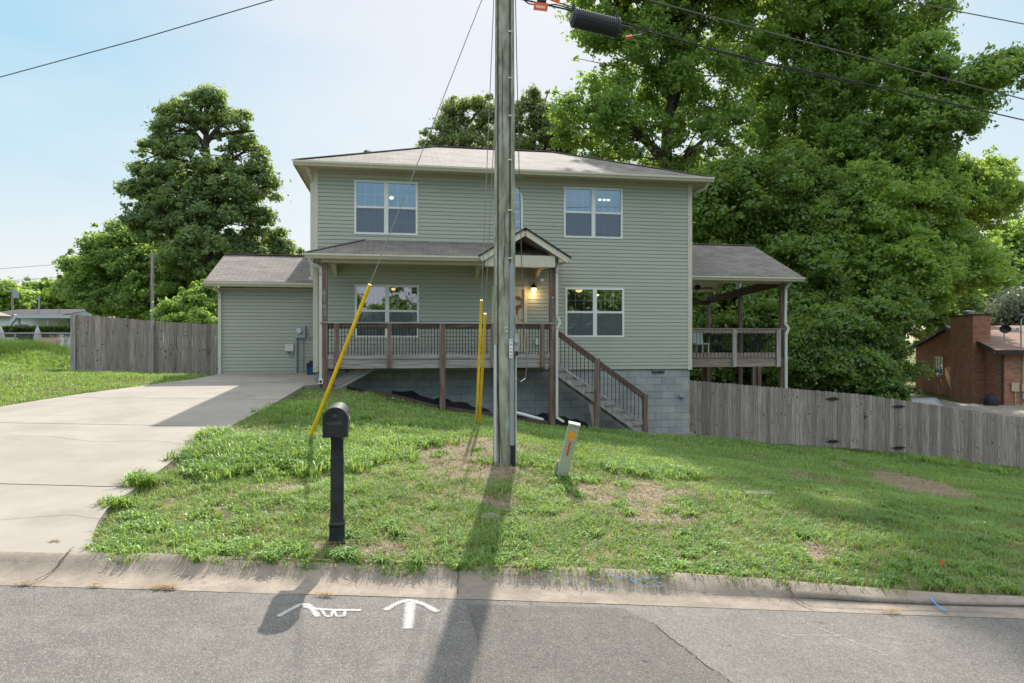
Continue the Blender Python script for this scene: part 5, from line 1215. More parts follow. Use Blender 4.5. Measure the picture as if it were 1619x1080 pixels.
def tagplate(label, px0, py0, px1, py1, d, tilt, m=M['orange'], white=True):
    p = at((px0 + px1) / 2, (py0 + py1) / 2, d); t_ = thing('cable_tag', label, 'cable tag', tuple(p)); w_ = (px1 - px0) / F * d / 2; h_ = (py1 - py0) / F * d / 2
    A = (V(math.cos(tilt), 0, -math.sin(tilt)), V(0, 1, 0), V(math.sin(tilt), 0, math.cos(tilt))); mb = MB(); mb.obox(p, A, (w_, .003, h_)); mb.build('plate', m, t_)
    if white:
        mb = MB(); 
        for k in range(6): mb.obox(p + A[0] * (w_ * (-.6 + .22 * k)) - V(0, .004, 0) + A[2] * (-.1 * h_), A, (w_ * .07, .0008, h_ * .3))
        mb.build('plate_lettering', M['tagwhite'], t_)
tagplate('red cable tag hanging right of the pole top', 844, 4, 866, 17, 8.72, .12); tagplate('small red band on the cable just above the tag', 873, -3, 885, 4, 8.75, .35, white=False)
mb = MB(); mb.tube([at(989, 60, 8.98), at(999, 57.5, 9.04)], .02, 10); tag(mb.build('cable_sleeve', M['orange'], smooth=True), 'orange sleeve on the cable under the closure', 'cable sleeve')
mb = MB(); p = at(857, -3, 8.75); mb.obox(p, (V(.99, 0, -.12), V(0, 1, 0), V(.12, 0, .99)), (.06, .03, .05)); tag(mb.build('cable_clamp', M['closure']), 'dark clamp gripping the cable above the red tag', 'cable clamp')

# ------------------------------------------------------------------ mailbox
MX, MY = -1.515, 5.92; MZ = h1(MX, MY) 
mbx = thing('mailbox', 'black arched mailbox on a square black post by the curb', 'mailbox', (MX, MY, MZ)); mbx.rotation_euler[2] = R(10.5)
def sqtube(mb, c, prof):
    prev = None
    for (z, h_) in prof:
        rg = [V(c[0] + x * h_, c[1] + y * h_, z) for x, y in ((-1, -1), (1, -1), (1, 1), (-1, 1))]
        if prev:
            for k in range(4): mb.face([prev[k], prev[(k + 1) % 4], rg[(k + 1) % 4], rg[k]])
        prev = rg
    mb.face(prev)
MT = -.548; zb = MZ
mb = MB(); zc = -.80; sqtube(mb, (MX, MY), [(zb + .19, .054), (zc - .20, .054), (zc - .19, .051), (zc, .050)]); mb.build('post', M['mail'], mbx)
mb = MB(); sqtube(mb, (MX, MY), [(zb - .06, .072), (zb + .012, .072), (zb + .02, .064), (zb + .14, .062), (zb + .15, .068), (zb + .165, .068), (zb + .18, .060), (zb + .215, .056)]); mb.build('post_base', M['mail'], mbx)
def arch(w_, h_, n=14): r_ = w_ / 2; return [(-r_, 0), (r_, 0)] + [(r_ * math.cos(math.pi * k / n), h_ - r_ + r_ * math.sin(math.pi * k / n)) for k in range(n + 1)]
bw_, bh_, z0 = .19, .245, MT - .245; yf, yb_ = MY - .24, MY + .26
ar = arch(bw_, bh_); mb = MB()
for j in range(len(ar)):
    a, b = ar[j], ar[(j + 1) % len(ar)]; mb.face([(MX + a[0], yf, z0 + a[1]), (MX + b[0], yf, z0 + b[1]), (MX + b[0], yb_, z0 + b[1]), (MX + a[0], yb_, z0 + a[1])])
mb.face([(MX + a[0], yb_, z0 + a[1]) for a in reversed(ar)]); mb.build('box_body', M['mailtop'], mbx, True)
a2_ = arch(bw_ + .014, bh_ + .006); mb = MB(); mb.prism([(MX + a[0], yf - .022, z0 + a[1] - .004) for a in a2_], (0, .024, 0))
a3_ = arch(bw_ - .05, bh_ - .05)
for j in range(1, len(a3_)): a, b = a3_[j], a3_[(j + 1) % len(a3_)]; mb.bar((MX + a[0], yf - .024, z0 + .02 + a[1]), (MX + b[0], yf - .024, z0 + .02 + b[1]), .007, .008, up=(0, -1, 0))
mb.bar((MX - .03, yf - .026, z0 + bh_ - .02), (MX + .03, yf - .026, z0 + bh_ - .02), .006, .006)
mb.lathe((MX, yf - .022, z0 + .165), [(.022, 0), (.022, -.006), (.010, -.012), (.009, -.02), (0, -.022)], 14, axis='y'); mb.box((MX - .05, yf - .028, z0 + .004), (MX + .05, yf - .018, z0 + .02)); mb.build('door', M['mail'], mbx)
text_obj('lettering', 'U.S.MAIL', .035, (MX, yf - .0235, z0 + .115), (R(90), 0, 0), M['mailtxt'], mbx, .0015)
mb = MB(); mb.box((MX - .045, MY - .14, z0 - .045), (MX + .045, MY + .14, z0 - .001)); mb.build('bracket', M['mail'], mbx)
mb = MB(); mb.box((MX + .098, MY - .05, z0 + .11), (MX + .103, MY + .0, z0 + .16)); mb.box((MX + .104, MY - .12, z0 + .12), (MX + .108, MY + .02, z0 + .14)); mb.build('flag', M['marker'], mbx)

# ------------------------------------------------------------------ leaning utility marker, handhole, debris
b0 = V(.60, 8.45, h1(.60, 8.45) - .03); lean = (at(910, 668, 8.3) - at(888, 757, 8.45)).normalized(); ln = .73
mk = thing('utility_marker', 'leaning pale green plastic utility marker post with orange sticker', 'utility marker', tuple(b0))
sd = lean.cross(V(0, 1, 0)).normalized() * -1; sd = V(lean.z, 0, -lean.x).normalized(); fw_ = sd.cross(lean).normalized()
mb = MB(); c0 = b0 + lean * ln / 2; mb.obox(c0, (sd, fw_, lean), (.066, .045, ln / 2)); mb.prism([b0 + lean * ln + sd * .072 + fw_ * .05, b0 + lean * ln - sd * .072 + fw_ * .05, b0 + lean * ln - sd * .072 - fw_ * .05, b0 + lean * ln + sd * .072 - fw_ * .05], lean * .025)
mb.obox(b0 + lean * .10, (sd, fw_, lean), (.072, .05, .1)); mb.build('marker_body', M['marker'], mk)
fs_ = fw_ if fw_.y < 0 else -fw_
mb = MB(); mb.obox(b0 + lean * .60 + fs_ * .0465, (sd, fw_, lean), (.045, .0015, .055)); mb.build('sticker', M['sticker'], mk)
mb = MB(); mb.obox(b0 + lean * .42 + fs_ * .0465, (sd, fw_, lean), (.012, .0012, .075)); mb.obox(b0 + lean * .505 + fs_ * .0465, (sd, fw_, lean), (.012, .0012, .014)); mb.build('red_mark', M['red'], mk)
mb = MB(); mb.obox(b0 + lean * .12 - sd * .085, (sd, fw_, lean), (.012, .03, .12)); mb.build('side_bracket', M['grey_wood'], mk)
hx, hy = 2.92, 8.05; hz_ = h1(hx, hy)
mb = MB(); mb.obox((hx, hy, hz_ + .02), (V(.95, .2, -.02), V(-.2, .95, 0), V(0, 0, 1)), (.17, .1, .02)); tag(mb.build('handhole_cover', M['curbtop']), 'flat grey concrete cover set in the lawn right of the marker', 'cover')
mb = MB(); q = V(-.21, 6.62, h1(-.21, 6.62)); mb.lathe(q, [(.1, -.02), (.1, .02), (.06, .035), (0, .04)], 10); tag(mb.build('valve_cover', M['rock'], smooth=True), 'small round stone coloured valve cover in the pole shadow', 'cover')
def clump(px, y, n, label, m, s=.05, seed=1, zf=zcurb, name='dry_grass_clump'):
    rr_ = random.Random(seed); x = (px - 809.5) / F * y; z = float(zf(np.array([x]), np.array([y]))[0]); mb = MB()
    for _ in range(n):
        c = V(x + rr_.gauss(0, s), y + rr_.gauss(0, s * .4), z + .006 + rr_.random() * .012); a = rr_.random() * 6.28; d_ = V(math.cos(a), math.sin(a), rr_.uniform(-.1, .25)) * rr_.uniform(.015, .035); nn = V(-d_.y, d_.x, 0).normalized() * .002
        mb.face([c - d_ - nn, c + d_ - nn, c + d_ + nn, c - d_ + nn])
    tag(mb.build(name, m), label, 'dry grass')
clump(262, 5.03, 110, 'tan dry grass clump in the gutter nearest the driveway', M['straw'], .06, 1); clump(515, 4.97, 40, 'tiny brown leaf litter in the gutter left of the arrow', M['straw'], .03, 2); clump(42, 5.02, 40, 'brown dry grass clump by the driveway curb crack', M['straw'], .04, 3)
clump(153, 5.03, 25, 'faint dry straw bit in the gutter below the driveway corner', M['straw'], .03, 6); clump(1405, 4.98, 40, 'dry grass bits in the gutter near the blue stroke', M['straw'], .05, 4); clump(85, 5.75, 22, 'brown leaf on the driveway end', M['straw'], .02, 5, lambda x, y: zdrive(x, y))
rl = at(1489, 914, 5.8); rz_ = h1(rl.x, rl.y); mb = MB(); mb.prism([(rl.x - .02, rl.y, rz_ + .08), (rl.x + .01, rl.y - .01, rz_ + .065), (rl.x + .02, rl.y, rz_ + .085), (rl.x, rl.y + .01, rz_ + .11)], (.002, .004, .002)); tag(mb.build('fallen_leaf', M['leafred']), 'single orange red leaf lying in the grass near the right curb', 'leaf')
pp_ = V(-13.9, 20.4, 0); z = h1(pp_.x, pp_.y); mb = MB(); mb.bar((pp_.x - .5, pp_.y, z + .04), (pp_.x + .35, pp_.y + .12, z + .04), .18, .06); tag(mb.build('loose_board', M['timber']), 'brown board lying in the grass at the left fence end', 'board')

# ------------------------------------------------------------------ neighbour brick house
BA = R(-15); bh = thing('brick_house', 'red brick ranch house with wide chimney beyond the right fence', 'house', (22.2, 31, -3.2), BA, local='z')
EBZ = -.42; RBZ = EBZ + 1.15; Ld = 12.4
mb = MB(); wallq(mb, (0, Ld), (0, 0), -3.5, EBZ); wallq(mb, (0, 0), (11, 0), -3.5, EBZ); wallq(mb, (11, 0), (11, Ld), -3.5, EBZ); wallq(mb, (11, Ld), (0, Ld), -3.5, EBZ); mb.face([(0, Ld, EBZ), (0, 0, EBZ), (0, Ld / 2, RBZ)]); mb.face([(11, 0, EBZ), (11, Ld, EBZ), (11, Ld / 2, RBZ)]); mb.build('brick_wall', M['brick'], bh)
mb = MB(); o_ = .45; er = EBZ - o_ * 1.15 / 6.2
for s in (1, -1):
    y0 = -o_ if s == 1 else Ld + o_; mb.face([(-.35, y0, er + .12), (11.3, y0, er + .12), (11.3, Ld / 2, RBZ + .12), (-.35, Ld / 2, RBZ + .12)][::s])
mb.build('roof', M['brownroof'], bh)
mb = MB(); mb.bar((-.33, -o_, er + .02), (-.33, Ld / 2, RBZ + .02), .04, .2); mb.bar((-.33, Ld + o_, er + .02), (-.33, Ld / 2, RBZ + .02), .04, .2); mb.box((-.3, -o_ - .04, er - .08), (11.3, -o_, er + .11)); mb.face([(-.33, -o_, er), (11, -o_, er), (11, 0, er), (-.33, 0, er)])
mb.face([(-.33, -o_, er + .02), (-.33, Ld / 2, RBZ + .02), (0, Ld / 2, RBZ + .02), (0, -o_, er + .02)]); mb.face([(-.33, Ld + o_, er + .02), (0, Ld + o_, er + .02), (0, Ld / 2, RBZ + .02), (-.33, Ld / 2, RBZ + .02)]); mb.build('fascia', M['fasciadk'], bh)
mb = MB(); mb2 = MB(); CT = 1.26
for (a, b) in (((-.5, 4.8), (-.5, 1.8)), ((-.5, 1.8), (.25, 1.8)), ((.25, 1.8), (.25, 4.8)), ((.25, 4.8), (-.5, 4.8))): wallq(mb, a, b, -3.5, CT)
ck = mb.build('chimney', M['brick'], bh); mb = MB(); mb.box((-.54, 1.76, CT), (.29, 4.84, CT + .07)); mb.build('chimney_cap', M['fasciadk'], bh)
mb = MB(); mb.lathe((-.1, 2.6 + 1, CT + .07), [(.2, 0), (.2, .12), (.3, .13), (.3, .2), (0, .24)], 14); mb.build('flue_cap', M['steel'], bh, True)
def gwin(y0, y1, z0, z1, parent=bh, front=False):
    wn = bpy.data.objects.new('window', None); C.objects.link(wn); wn.parent = parent
    wn.location = (0, (y0 + y1) / 2, z0 + 3.2) if not front else ((y0 + y1) / 2, 0, z0 + 3.2); OFF[wn.name] = (0, (y0 + y1) / 2, z0) if not front else ((y0 + y1) / 2, 0, z0)
    T = (lambda a, o: (o, a)) if not front else (lambda a, o: (a, o))
    def bx(mb, a0, a1, q0, q1, o0, o1):
        p, q = T(a0, o0), T(a1, o1); mb.box((min(p[0], q[0]), min(p[1], q[1]), q0), (max(p[0], q[0]), max(p[1], q[1]), q1))
    mb = MB(); f_ = .08; bx(mb, y0, y0 + f_, z0, z1, -.05, .03); bx(mb, y1 - f_, y1, z0, z1, -.05, .03); bx(mb, y0 + f_, y1 - f_, z1 - f_, z1, -.05, .03); bx(mb, y0 + f_, y1 - f_, z0, z0 + f_, -.05, .03); zm = (z0 + z1) / 2; bx(mb, y0 + f_, y1 - f_, zm - .03, zm + .03, -.045, .03)
    for k in (1, 2): x = y0 + (y1 - y0) * k / 3; bx(mb, x - .015, x + .015, z0 + f_, z1 - f_, -.04, .02)
    for zz in (z0 + (z1 - z0) * .27, z0 + (z1 - z0) * .73): bx(mb, y0 + f_, y1 - f_, zz - .012, zz + .012, -.038, .02)
    mb.build('frame', M['white'], wn); mb = MB(); bx(mb, y0 + f_, y1 - f_, z0 + f_, z1 - f_, -.02, -.012); mb.build('pane', M['carglass'], wn)
gwin(7.4, 8.8, -1.88, -.85); gwin(1.45, 2.5, -2.15, -.75, front=True)
mb = MB(); mb.box((.0, -.1, -3.3), (.09, -.01, er)); mb.bar((.04, -.05, er - .02), (.3, -.3, er), .07, .07); mb.build('downspout', M['fasciadk'], bh)
mb = MB(); mb.tube([(.05, -.02, -3.2), (.05, -.3, -3.2), (-1.5, 3, -3.12), (-1.2, 9, -3.1)], .07, 8); mb.build('drain_hose', M['black_pl'], bh)
mb = MB(); mb.box((.38, -.12, -2.25), (.68, -.01, -1.85)); mb.box((.78, -.12, -2.25), (1.0, -.01, -1.9)); mb.tube([(.55, -.06, -2.25), (.55, -.06, -3.0)], .03, 6); mb.tube([(.85, -.06, -1.9), (.85, -.06, er)], .03, 6); mb.box((.8, -.13, -3.0), (1.0, -.01, -2.8)); mb.build('service_box', M['beige_box'], bh)
mb = MB(); mb.box((.8, -.13, -2.6), (1.02, -.01, -2.3)); mb.build('meter_cover', M['electric'], bh)
# dish on the roof
dp = V(.55, 1.1, EBZ + 1.0); sdh = bpy.data.objects.new('satellite_dish', None); C.objects.link(sdh); sdh.parent = bh; sdh.location = (dp.x, dp.y, dp.z + 3.2 - .5); OFF[sdh.name] = (dp.x, dp.y, dp.z - .5)
mb = MB(); n = 18
rgs = []
for j in range(4):
    r_ = .26 * j / 3; rgs.append([dp + V(r_ * math.cos(6.283 * k / n) * .95, .08 * (j / 3) ** 2 * -1.5, r_ * math.sin(6.283 * k / n) * .75 + 0) + V(0, -.25 * 0, 0) for k in range(n)])
for a, b in zip(rgs[:-1], rgs[1:]):
    for k in range(n): mb.face([a[k], a[(k + 1) % n], b[(k + 1) % n], b[k]])
mb.build('dish', M['iron'], sdh, True); mb = MB(); mb.tube([dp + V(0, .02, -.1), dp + V(.05, .1, -.6)], .025, 6); mb.tube([dp + V(0, 0, -.2), dp + V(.4, -.35, -.02)], .012, 6); mb.box(dp + V(.36, -.38, -.05), dp + V(.46, -.3, .05)); mb.build('dish_arm', M['electric'], sdh)
mb = MB(); q = V(.87, -.2, 0); mb.tube([(.87, .2, er), (.87, .2, 1.0), (1.0, .1, 1.12), (1.3, 0, 1.1)], .035, 8); mb.build('service_mast', M['steel'], bh)
# neighbour drive
dpoly = [(14.5, 24.5), (26, 24.0), (30, 29), (22.2, 30.6), (21.0, 34), (24.2, 44), (23, 52), (17, 52), (16.5, 40), (16, 31)]
mb = MB()
xs = np.arange(13.5, 28.01, .6); ys = np.arange(25.8, 52.1, .6)
def inp(x, y, P):
    c = False
    for i in range(len(P)):
        (x0, y0), (x1, y1) = P[i - 1], P[i]
        if (y0 > y) != (y1 > y) and x < (x1 - x0) * (y - y0) / (y1 - y0) + x0: c = not c
    return c
XX, YY = np.meshgrid(xs, ys); ZZ = H(XX, YY) + .07
for j in range(len(ys) - 1):
    for i in range(len(xs) - 1):
        if inp(xs[i] + .3, ys[j] + .3, dpoly): mb.face([(XX[j, i], YY[j, i], ZZ[j, i]), (XX[j, i + 1], YY[j, i + 1], ZZ[j, i + 1]), (XX[j + 1, i + 1], YY[j + 1, i + 1], ZZ[j + 1, i + 1]), (XX[j + 1, i], YY[j + 1, i], ZZ[j + 1, i])])
tag(mb.build('neighbour_driveway', M['concrete']), kind='structure')
# garbage bag / covered grill by the corner
q = at(1566, 632, 30.6); q = V(q.x, q.y, -3.05); mb = MB(); rr_ = random.Random(9); n = 14; rg = []
for j, (r_, z) in enumerate(((.26, 0), (.30, .2), (.29, .5), (.22, .68), (.08, .76))): rg.append([q + V(r_ * math.cos(6.283 * k / n) * (1 + rr_.uniform(-.1, .1)), r_ * math.sin(6.283 * k / n), z * .95 + rr_.uniform(-.02, .02)) for k in range(n)])
for a, b in zip(rg[:-1], rg[1:]):
    for k in range(n): mb.face([a[k], a[(k + 1) % n], b[(k + 1) % n], b[k]])
mb.face(rg[-1]); tag(mb.build('covered_grill', M['black_pl'], smooth=True), 'black covered grill standing against the brick chimney corner', 'grill')

# cars
def car(name, label, loc, rz, paint, prof, glass_prof, width, wheels, cat):
    t_ = thing(name, label, cat, loc, rz, local=True); hwid_ = width / 2
    mb = MB(); mb.prism([(x, -hwid_, z) for x, z in prof], (0, width, 0)); b = mb.build('body', paint, t_)
    bv = b.modifiers.new('bevel', 'BEVEL'); bv.width = .05; bv.segments = 2; bv.limit_method = 'ANGLE'
    mb = MB(); mb.prism([(x, -hwid_ + .10, z) for x, z in glass_prof], (0, width - .20, 0)); b = mb.build('cabin', paint, t_); bv = b.modifiers.new('bevel', 'BEVEL'); bv.width = .05; bv.segments = 2; bv.limit_method = 'ANGLE'
    g_ = [V(x, 0, z) for x, z in glass_prof]; c = sum((p for p in g_), V(0, 0, 0)) / len(g_)
    mb = MB()
    for s in (-1, 1):
        y = s * (hwid_ - .10 + .004); pts = [V(c.x + (p.x - c.x) * .86, y, c.z + (p.z - c.z) * .72) for p in g_]; mb.face(pts if s < 0 else pts[::-1])
    mb.build('side_window', M['carglass'], t_)
    for (i, nm) in ((0, 'windscreen'), (1, 'rear_window')):
        a, b_ = (g_[0], g_[-1]) if i else (g_[1], g_[2]); n_ = (b_ - a).cross(V(0, 1, 0)).normalized(); n_ = n_ if n_.z > 0 else -n_; mb = MB(); a2, b2 = a.lerp(b_, .08) + n_ * .006, a.lerp(b_, .9) + n_ * .006; wd_ = hwid_ - .2
        mb.face([a2 + V(0, -wd_, 0), a2 + V(0, wd_, 0), b2 + V(0, wd_ * .92, 0), b2 + V(0, -wd_ * .92, 0)]); mb.build(nm, M['carglass'], t_)
    for x in wheels:
        for s in (-1, 1):
            mb = MB(); mb.lathe((x, s * (hwid_ - .1), .34), [(.19, -.12), (.33, -.11), (.34, 0), (.33, .11), (.19, .12)], 20, axis='y'); wh = mb.build('wheel', M['tyre'], t_, True)
            mb = MB(); mb.lathe((x, s * (hwid_ - .1), .34), [(0, -.10), (.19, -.10), (.19, .10), (0, .10)], 14, axis='y'); r_ = mb.build('rim', M['chrome'], None, True); r_.parent = wh
    return t_
car('parked_car', 'dark grey parked car whose roof shows above the right fence', tuple((lambda q: (q.x, q.y, h1(q.x, q.y) + .07))(at(1421, 640, 26.3))), R(97), M['carblack'],
    [(-2.2, .3), (2.2, .3), (2.25, .65), (1.9, .85), (.9, .95), (-1.9, .98), (-2.25, .8)], [(-1.8, .9), (1.0, .9), (.3, 1.45), (-1.0, 1.46)], 1.75, (-1.35, 1.35), 'car')
car('pickup_truck', 'bright blue pickup truck parked far back beside the brick house', tuple((lambda q: (q.x, q.y, h1(q.x, q.y) + .07))(at(1414, 600, 46))), R(150), M['carblue'],
    [(-2.7, .5), (2.7, .5), (2.75, 1.0), (2.4, 1.15), (1.2, 1.2), (-2.7, 1.2)], [(-.7, 1.15), (1.3, 1.15), (.6, 1.85), (-.6, 1.85)], 1.95, (-1.7, 1.75), 'pickup truck')
q = at(1439, 610, 44); q.z = h1(q.x, q.y); rk = thing('storage_rack', 'white rack holding blue and red tubs beside the brick house', 'rack', tuple(q))
mb = MB()
for a in (-.6, .6):
    for b in (-.25, .25): mb.bar(q + V(a, b, 0), q + V(a, b, 1.5), .06, .06)
for z in (.2, .85, 1.5): mb.bar(q + V(-.63, 0, z), q + V(.63, 0, z), .5, .04)
mb.build('rack_frame', M['white'], rk)
for x0, m_, nm in ((-.3, 'blue_pl', 'blue plastic tub on the white storage rack'), (.28, 'orange', 'faded red tub on the white storage rack')):
    b_ = q + V(x0, 0, .87); mb = MB(); mb.prism([b_ + V(-.2, -.22, 0), b_ + V(.2, -.22, 0), b_ + V(.25, -.22, .55), b_ + V(-.25, -.22, .55)], (0, .4, 0)); mb.box(b_ + V(-.27, -.24, .551), b_ + V(.27, .2, .59)); tag(mb.build('storage_tub', M[m_]), nm, 'tub')

# ------------------------------------------------------------------ left background
def gable_house(name, label, c, rz, w_, d_, wall_h, base, ridge, mw, mr, wins=(), cat='house', over=.4, hip=False):
    t_ = thing(name, label, cat, (c[0], c[1], base), rz, local='z'); mb = MB(); z1 = base + wall_h
    for a, b in (((0, 0), (w_, 0)), ((w_, 0), (w_, d_)), ((w_, d_), (0, d_)), ((0, d_), (0, 0))): wallq(mb, a, b, base - 1, z1)
    if not hip: mb.face([(0, d_, z1), (0, 0, z1), (0, d_ / 2, z1 + ridge)]); mb.face([(w_, 0, z1), (w_, d_, z1), (w_, d_ / 2, z1 + ridge)])
    mb.build('wall', mw, t_); mb = MB(); o = over; k = d_ / 2 + o if hip else 0; zr_ = z1 + ridge
    ze = z1 - .02
    A, B, C_, D_ = V(-o, -o, ze), V(w_ + o, -o, ze), V(w_ + o, d_ + o, ze), V(-o, d_ + o, ze); R0_, R1_ = V(-o + k, d_ / 2, zr_), V(w_ + o - k, d_ / 2, zr_)
    up_ = V(0, 0, .08)
    mb.face([A + up_, B + up_, R1_ + up_, R0_ + up_]); mb.face([C_ + up_, D_ + up_, R0_ + up_, R1_ + up_])
    if hip: mb.face([B + up_, C_ + up_, R1_ + up_]); mb.face([D_ + up_, A + up_, R0_ + up_])
    mb.face([D_, C_, B, A]); 
    for p, q in ((A, B), (B, C_), (C_, D_), (D_, A)): mb.bar(p + V(0, 0, .04), q + V(0, 0, .04), .04, .12)
    mb.build('roof', mr, t_)
    for (x0, x1, q0, q1) in wins:
        mb = MB(); mb.box((x0, -.04, base + q0), (x1, -.005, base + q1)); wn = mb.build('window', M['white'], t_); mb = MB(); mb.box((x0 + .08, -.06, base + q0 + .08), (x1 - .08, -.041, base + q1 - .08)); pn = mb.build('pane', M['carglass'], None); pn.data.transform(Matrix.Translation((0, 0, -base))); pn.parent = wn
    return t_
p = at(5, 540, 55); gable_house('neighbour_house', 'white sided house with dark low roof behind the hedge at far left', (at(-30, 0, 55).x, 55), R(-6), 6.6, 8, 2.15, -.15, .7, M['wsiding'], M['fasciadk'], ((2.9, 4.2, .9, 1.6),))
# carport
cp0 = at(45, 0, 54).x; cpt = thing('carport', 'blue grey metal carport beside the white house behind the hedge', 'carport', (cp0, 54, -.3), 0)
mb = MB(); mb.box((cp0, 52.5, 1.80), (cp0 + 4.4, 58, 2.05)); mb.build('carport_roof', M['metalblue'], cpt)
mb = MB(); mb.bar((cp0 + .1, 52.6, 2.0), (cp0 - .75, 52.6, .9), .25, .25); mb.build('slanted_beam', M['metalblue'], cpt)
for x in (.15, 2.4, 4.2): mb = MB(); mb.box((cp0 + x - .07, 52.7, -.8), (cp0 + x + .07, 52.84, 1.8)); mb.build('carport_post', M['pvc'], cpt)
mb = MB(); mb.box((cp0 + .1, 57.5, -.8), (cp0 + 4.3, 57.9, 1.8)); mb.build('back_wall', M['curtain'], cpt)
mb = MB(); mb.box((cp0 + .3, 56, 1.0), (cp0 + 1.2, 56.05, 1.6)); mb.build('small_window', M['wsiding'], cpt)
gable_house('neighbour_house', 'pale blue house wall at the right end of the carport', (at(103, 0, 56).x, 56), 0, 4, 6, 2.2, -.6, .5, M['wsiding'], M['lightroof'])
gable_house('neighbour_house', 'small hip roofed house with tan roof just above the left fence', (at(112, 0, 62).x, 62), R(0), 4.0, 4.0, 2.4, .0, 1.0, M['wsiding'], M['lightroof'], hip=True, over=.6)
gz_ = thing('pavilion', 'open white post pavilion with tan roof at the far left edge', 'pavilion', tuple(at(-118, 540, 34)))
q = at(-118, 540, 34); mb = MB(); mb.lathe((q.x, 36, .95 + .35), [(2.35, .0), (2.35, .1), (0, .95)], 4); mb.v = [V(q.x + (v_.x - q.x) * math.cos(.785) - (v_.y - 36) * math.sin(.785), 36 + (v_.x - q.x) * math.sin(.785) + (v_.y - 36) * math.cos(.785), v_.z) for v_ in mb.v]; mb.build('pavilion_roof', M['lightroof'], gz_)
for dx in (-1.05, 1.13):
    for dy in (-1.1, 1.1): mb = MB(); mb.box((q.x + dx - .07, 36 + dy - .07, -1), (q.x + dx + .07, 36 + dy + .07, 1.32)); mb.build('pavilion_post', M['white'], gz_)
# street and yard poles far left
def simplepole(px, y0, y1, d, r, label, m='grey_wood', cross=False, name='wooden_pole'):
    b = at(px, y1, d); t_ = at(px, y0, d); b.z = h1(b.x, b.y) - .2 if d < 90 else b.z; th_ = thing(name, label, 'pole', tuple(b)); mb = MB(); mb.tube([b, t_], [r, r * .8], 10); mb.build('shaft', M[m], th_, True)
    if cross: mb = MB(); mb.bar(t_ + V(-.5, 0, -.3), t_ + V(.5, 0, -.3), .08, .1); mb.tube([t_ + V(.35, -.05, -.9), t_ + V(.35, -.05, -.3)], .18, 10); mb.build('transformer', M['electric'], th_)
simplepole(241, 398, 520, 33, .09, 'bare grey wooden pole in front of the left trees')
simplepole(19.5, 455, 520, 60, .09, 'distant utility pole with transformer at the far left', cross=True); simplepole(61.5, 468, 515, 56, .07, 'distant pale pole rising behind the carport', 'pvc'); simplepole(94, 488, 520, 56, .08, 'short distant post behind the carport right end', 'pvc')
# chain link fence
c0 = V(-19.6, 26, 0); c1 = V(-14.6, 26.0, 0); ctop = at(60, 527, 26).z
cf = thing('chain_link_fence', 'grey chain link fence at the top of the left lawn', 'fence', (c0.x, 26, -.8)); x0, x1 = -26.0, -14.2
mb = MB(); mb.tube([(x0, 26, ctop), (x1, 26, ctop)], .022, 8); mb.build('top_rail', M['steel'], cf)
for x in np.arange(x0, x1 + .01, 2.36): mb = MB(); mb.tube([(x, 26, -1.1), (x, 26, ctop + .03)], .03, 8); mb.build('fence_post', M['steel'], cf)
mb = MB(); hh = 1.25; stp = .085; nn = int((x1 - x0 + hh) / stp)
for k in range(nn):
    for s in (1, -1):
        a = x0 - (hh if s > 0 else 0) + k * stp; b = a + hh if s > 0 else a; aa = a if s > 0 else a + hh
        p, q = V(aa, 26 + .004 * s, ctop - hh), V(b, 26 + .004 * s, ctop)
        lo_x, hi_x = min(p.x, q.x), max(p.x, q.x)
        if lo_x < x0 or hi_x > x1: continue
        mb.tube([p, q], .0045, 3, False)
mb.build('chain_mesh', M['steel'], cf)
# closed umbrella and patio furniture
q = at(59.5, 545, 28.5); um = thing('patio_umbrella', 'closed grey patio umbrella behind the chain link fence', 'umbrella', (q.x, q.y, -.8)); tz = at(59, 517, 28.5).z
mb = MB(); mb.tube([(q.x, q.y, -.8), (q.x, q.y, tz + .06)], .025, 8); mb.build('umbrella_pole', M['white'], um)
mb = MB(); mb.lathe((q.x, q.y, tz), [(.16, -.58), (.13, -.35), (.09, -.15), (.03, 0), (0, .02)], 8); mb.build('canopy', M['umb'], um)
q = at(-4, 545, 28.5); um = thing('patio_umbrella', 'closed dark patio umbrella beside the pavilion post at the left edge', 'umbrella', (q.x, q.y, -.8)); mb = MB(); mb.tube([(q.x, q.y, -.8), (q.x, q.y, tz + .06)], .025, 8); mb.build('umbrella_pole', M['white'], um); mb = MB(); mb.lathe((q.x + .12, q.y, tz), [(.16, -.58), (.13, -.35), (.09, -.15), (.03, 0), (0, .02)], 8); mb.build('canopy', M['umb'], um)
for k, (px, m_, lab) in enumerate(((64.5, 'pot', 'tan slatted chair back right below the closed umbrella'), (78, 'pot', 'second tan chair back right of the closed umbrella'), (90, 'pot2', 'pale chair back between the tan chairs and the dark one'), (103, 'pot2', 'pale chair back nearest the left fence post'), (8, 'pot2', 'pale seat beside the pavilion post'))):
    q = at(px, 545, 28); q.z = -.72; c_ = thing('patio_chair', lab, 'chair', tuple(q)); patio_chair(c_, q + V(0, 0, -.02), M[m_], M[m_])
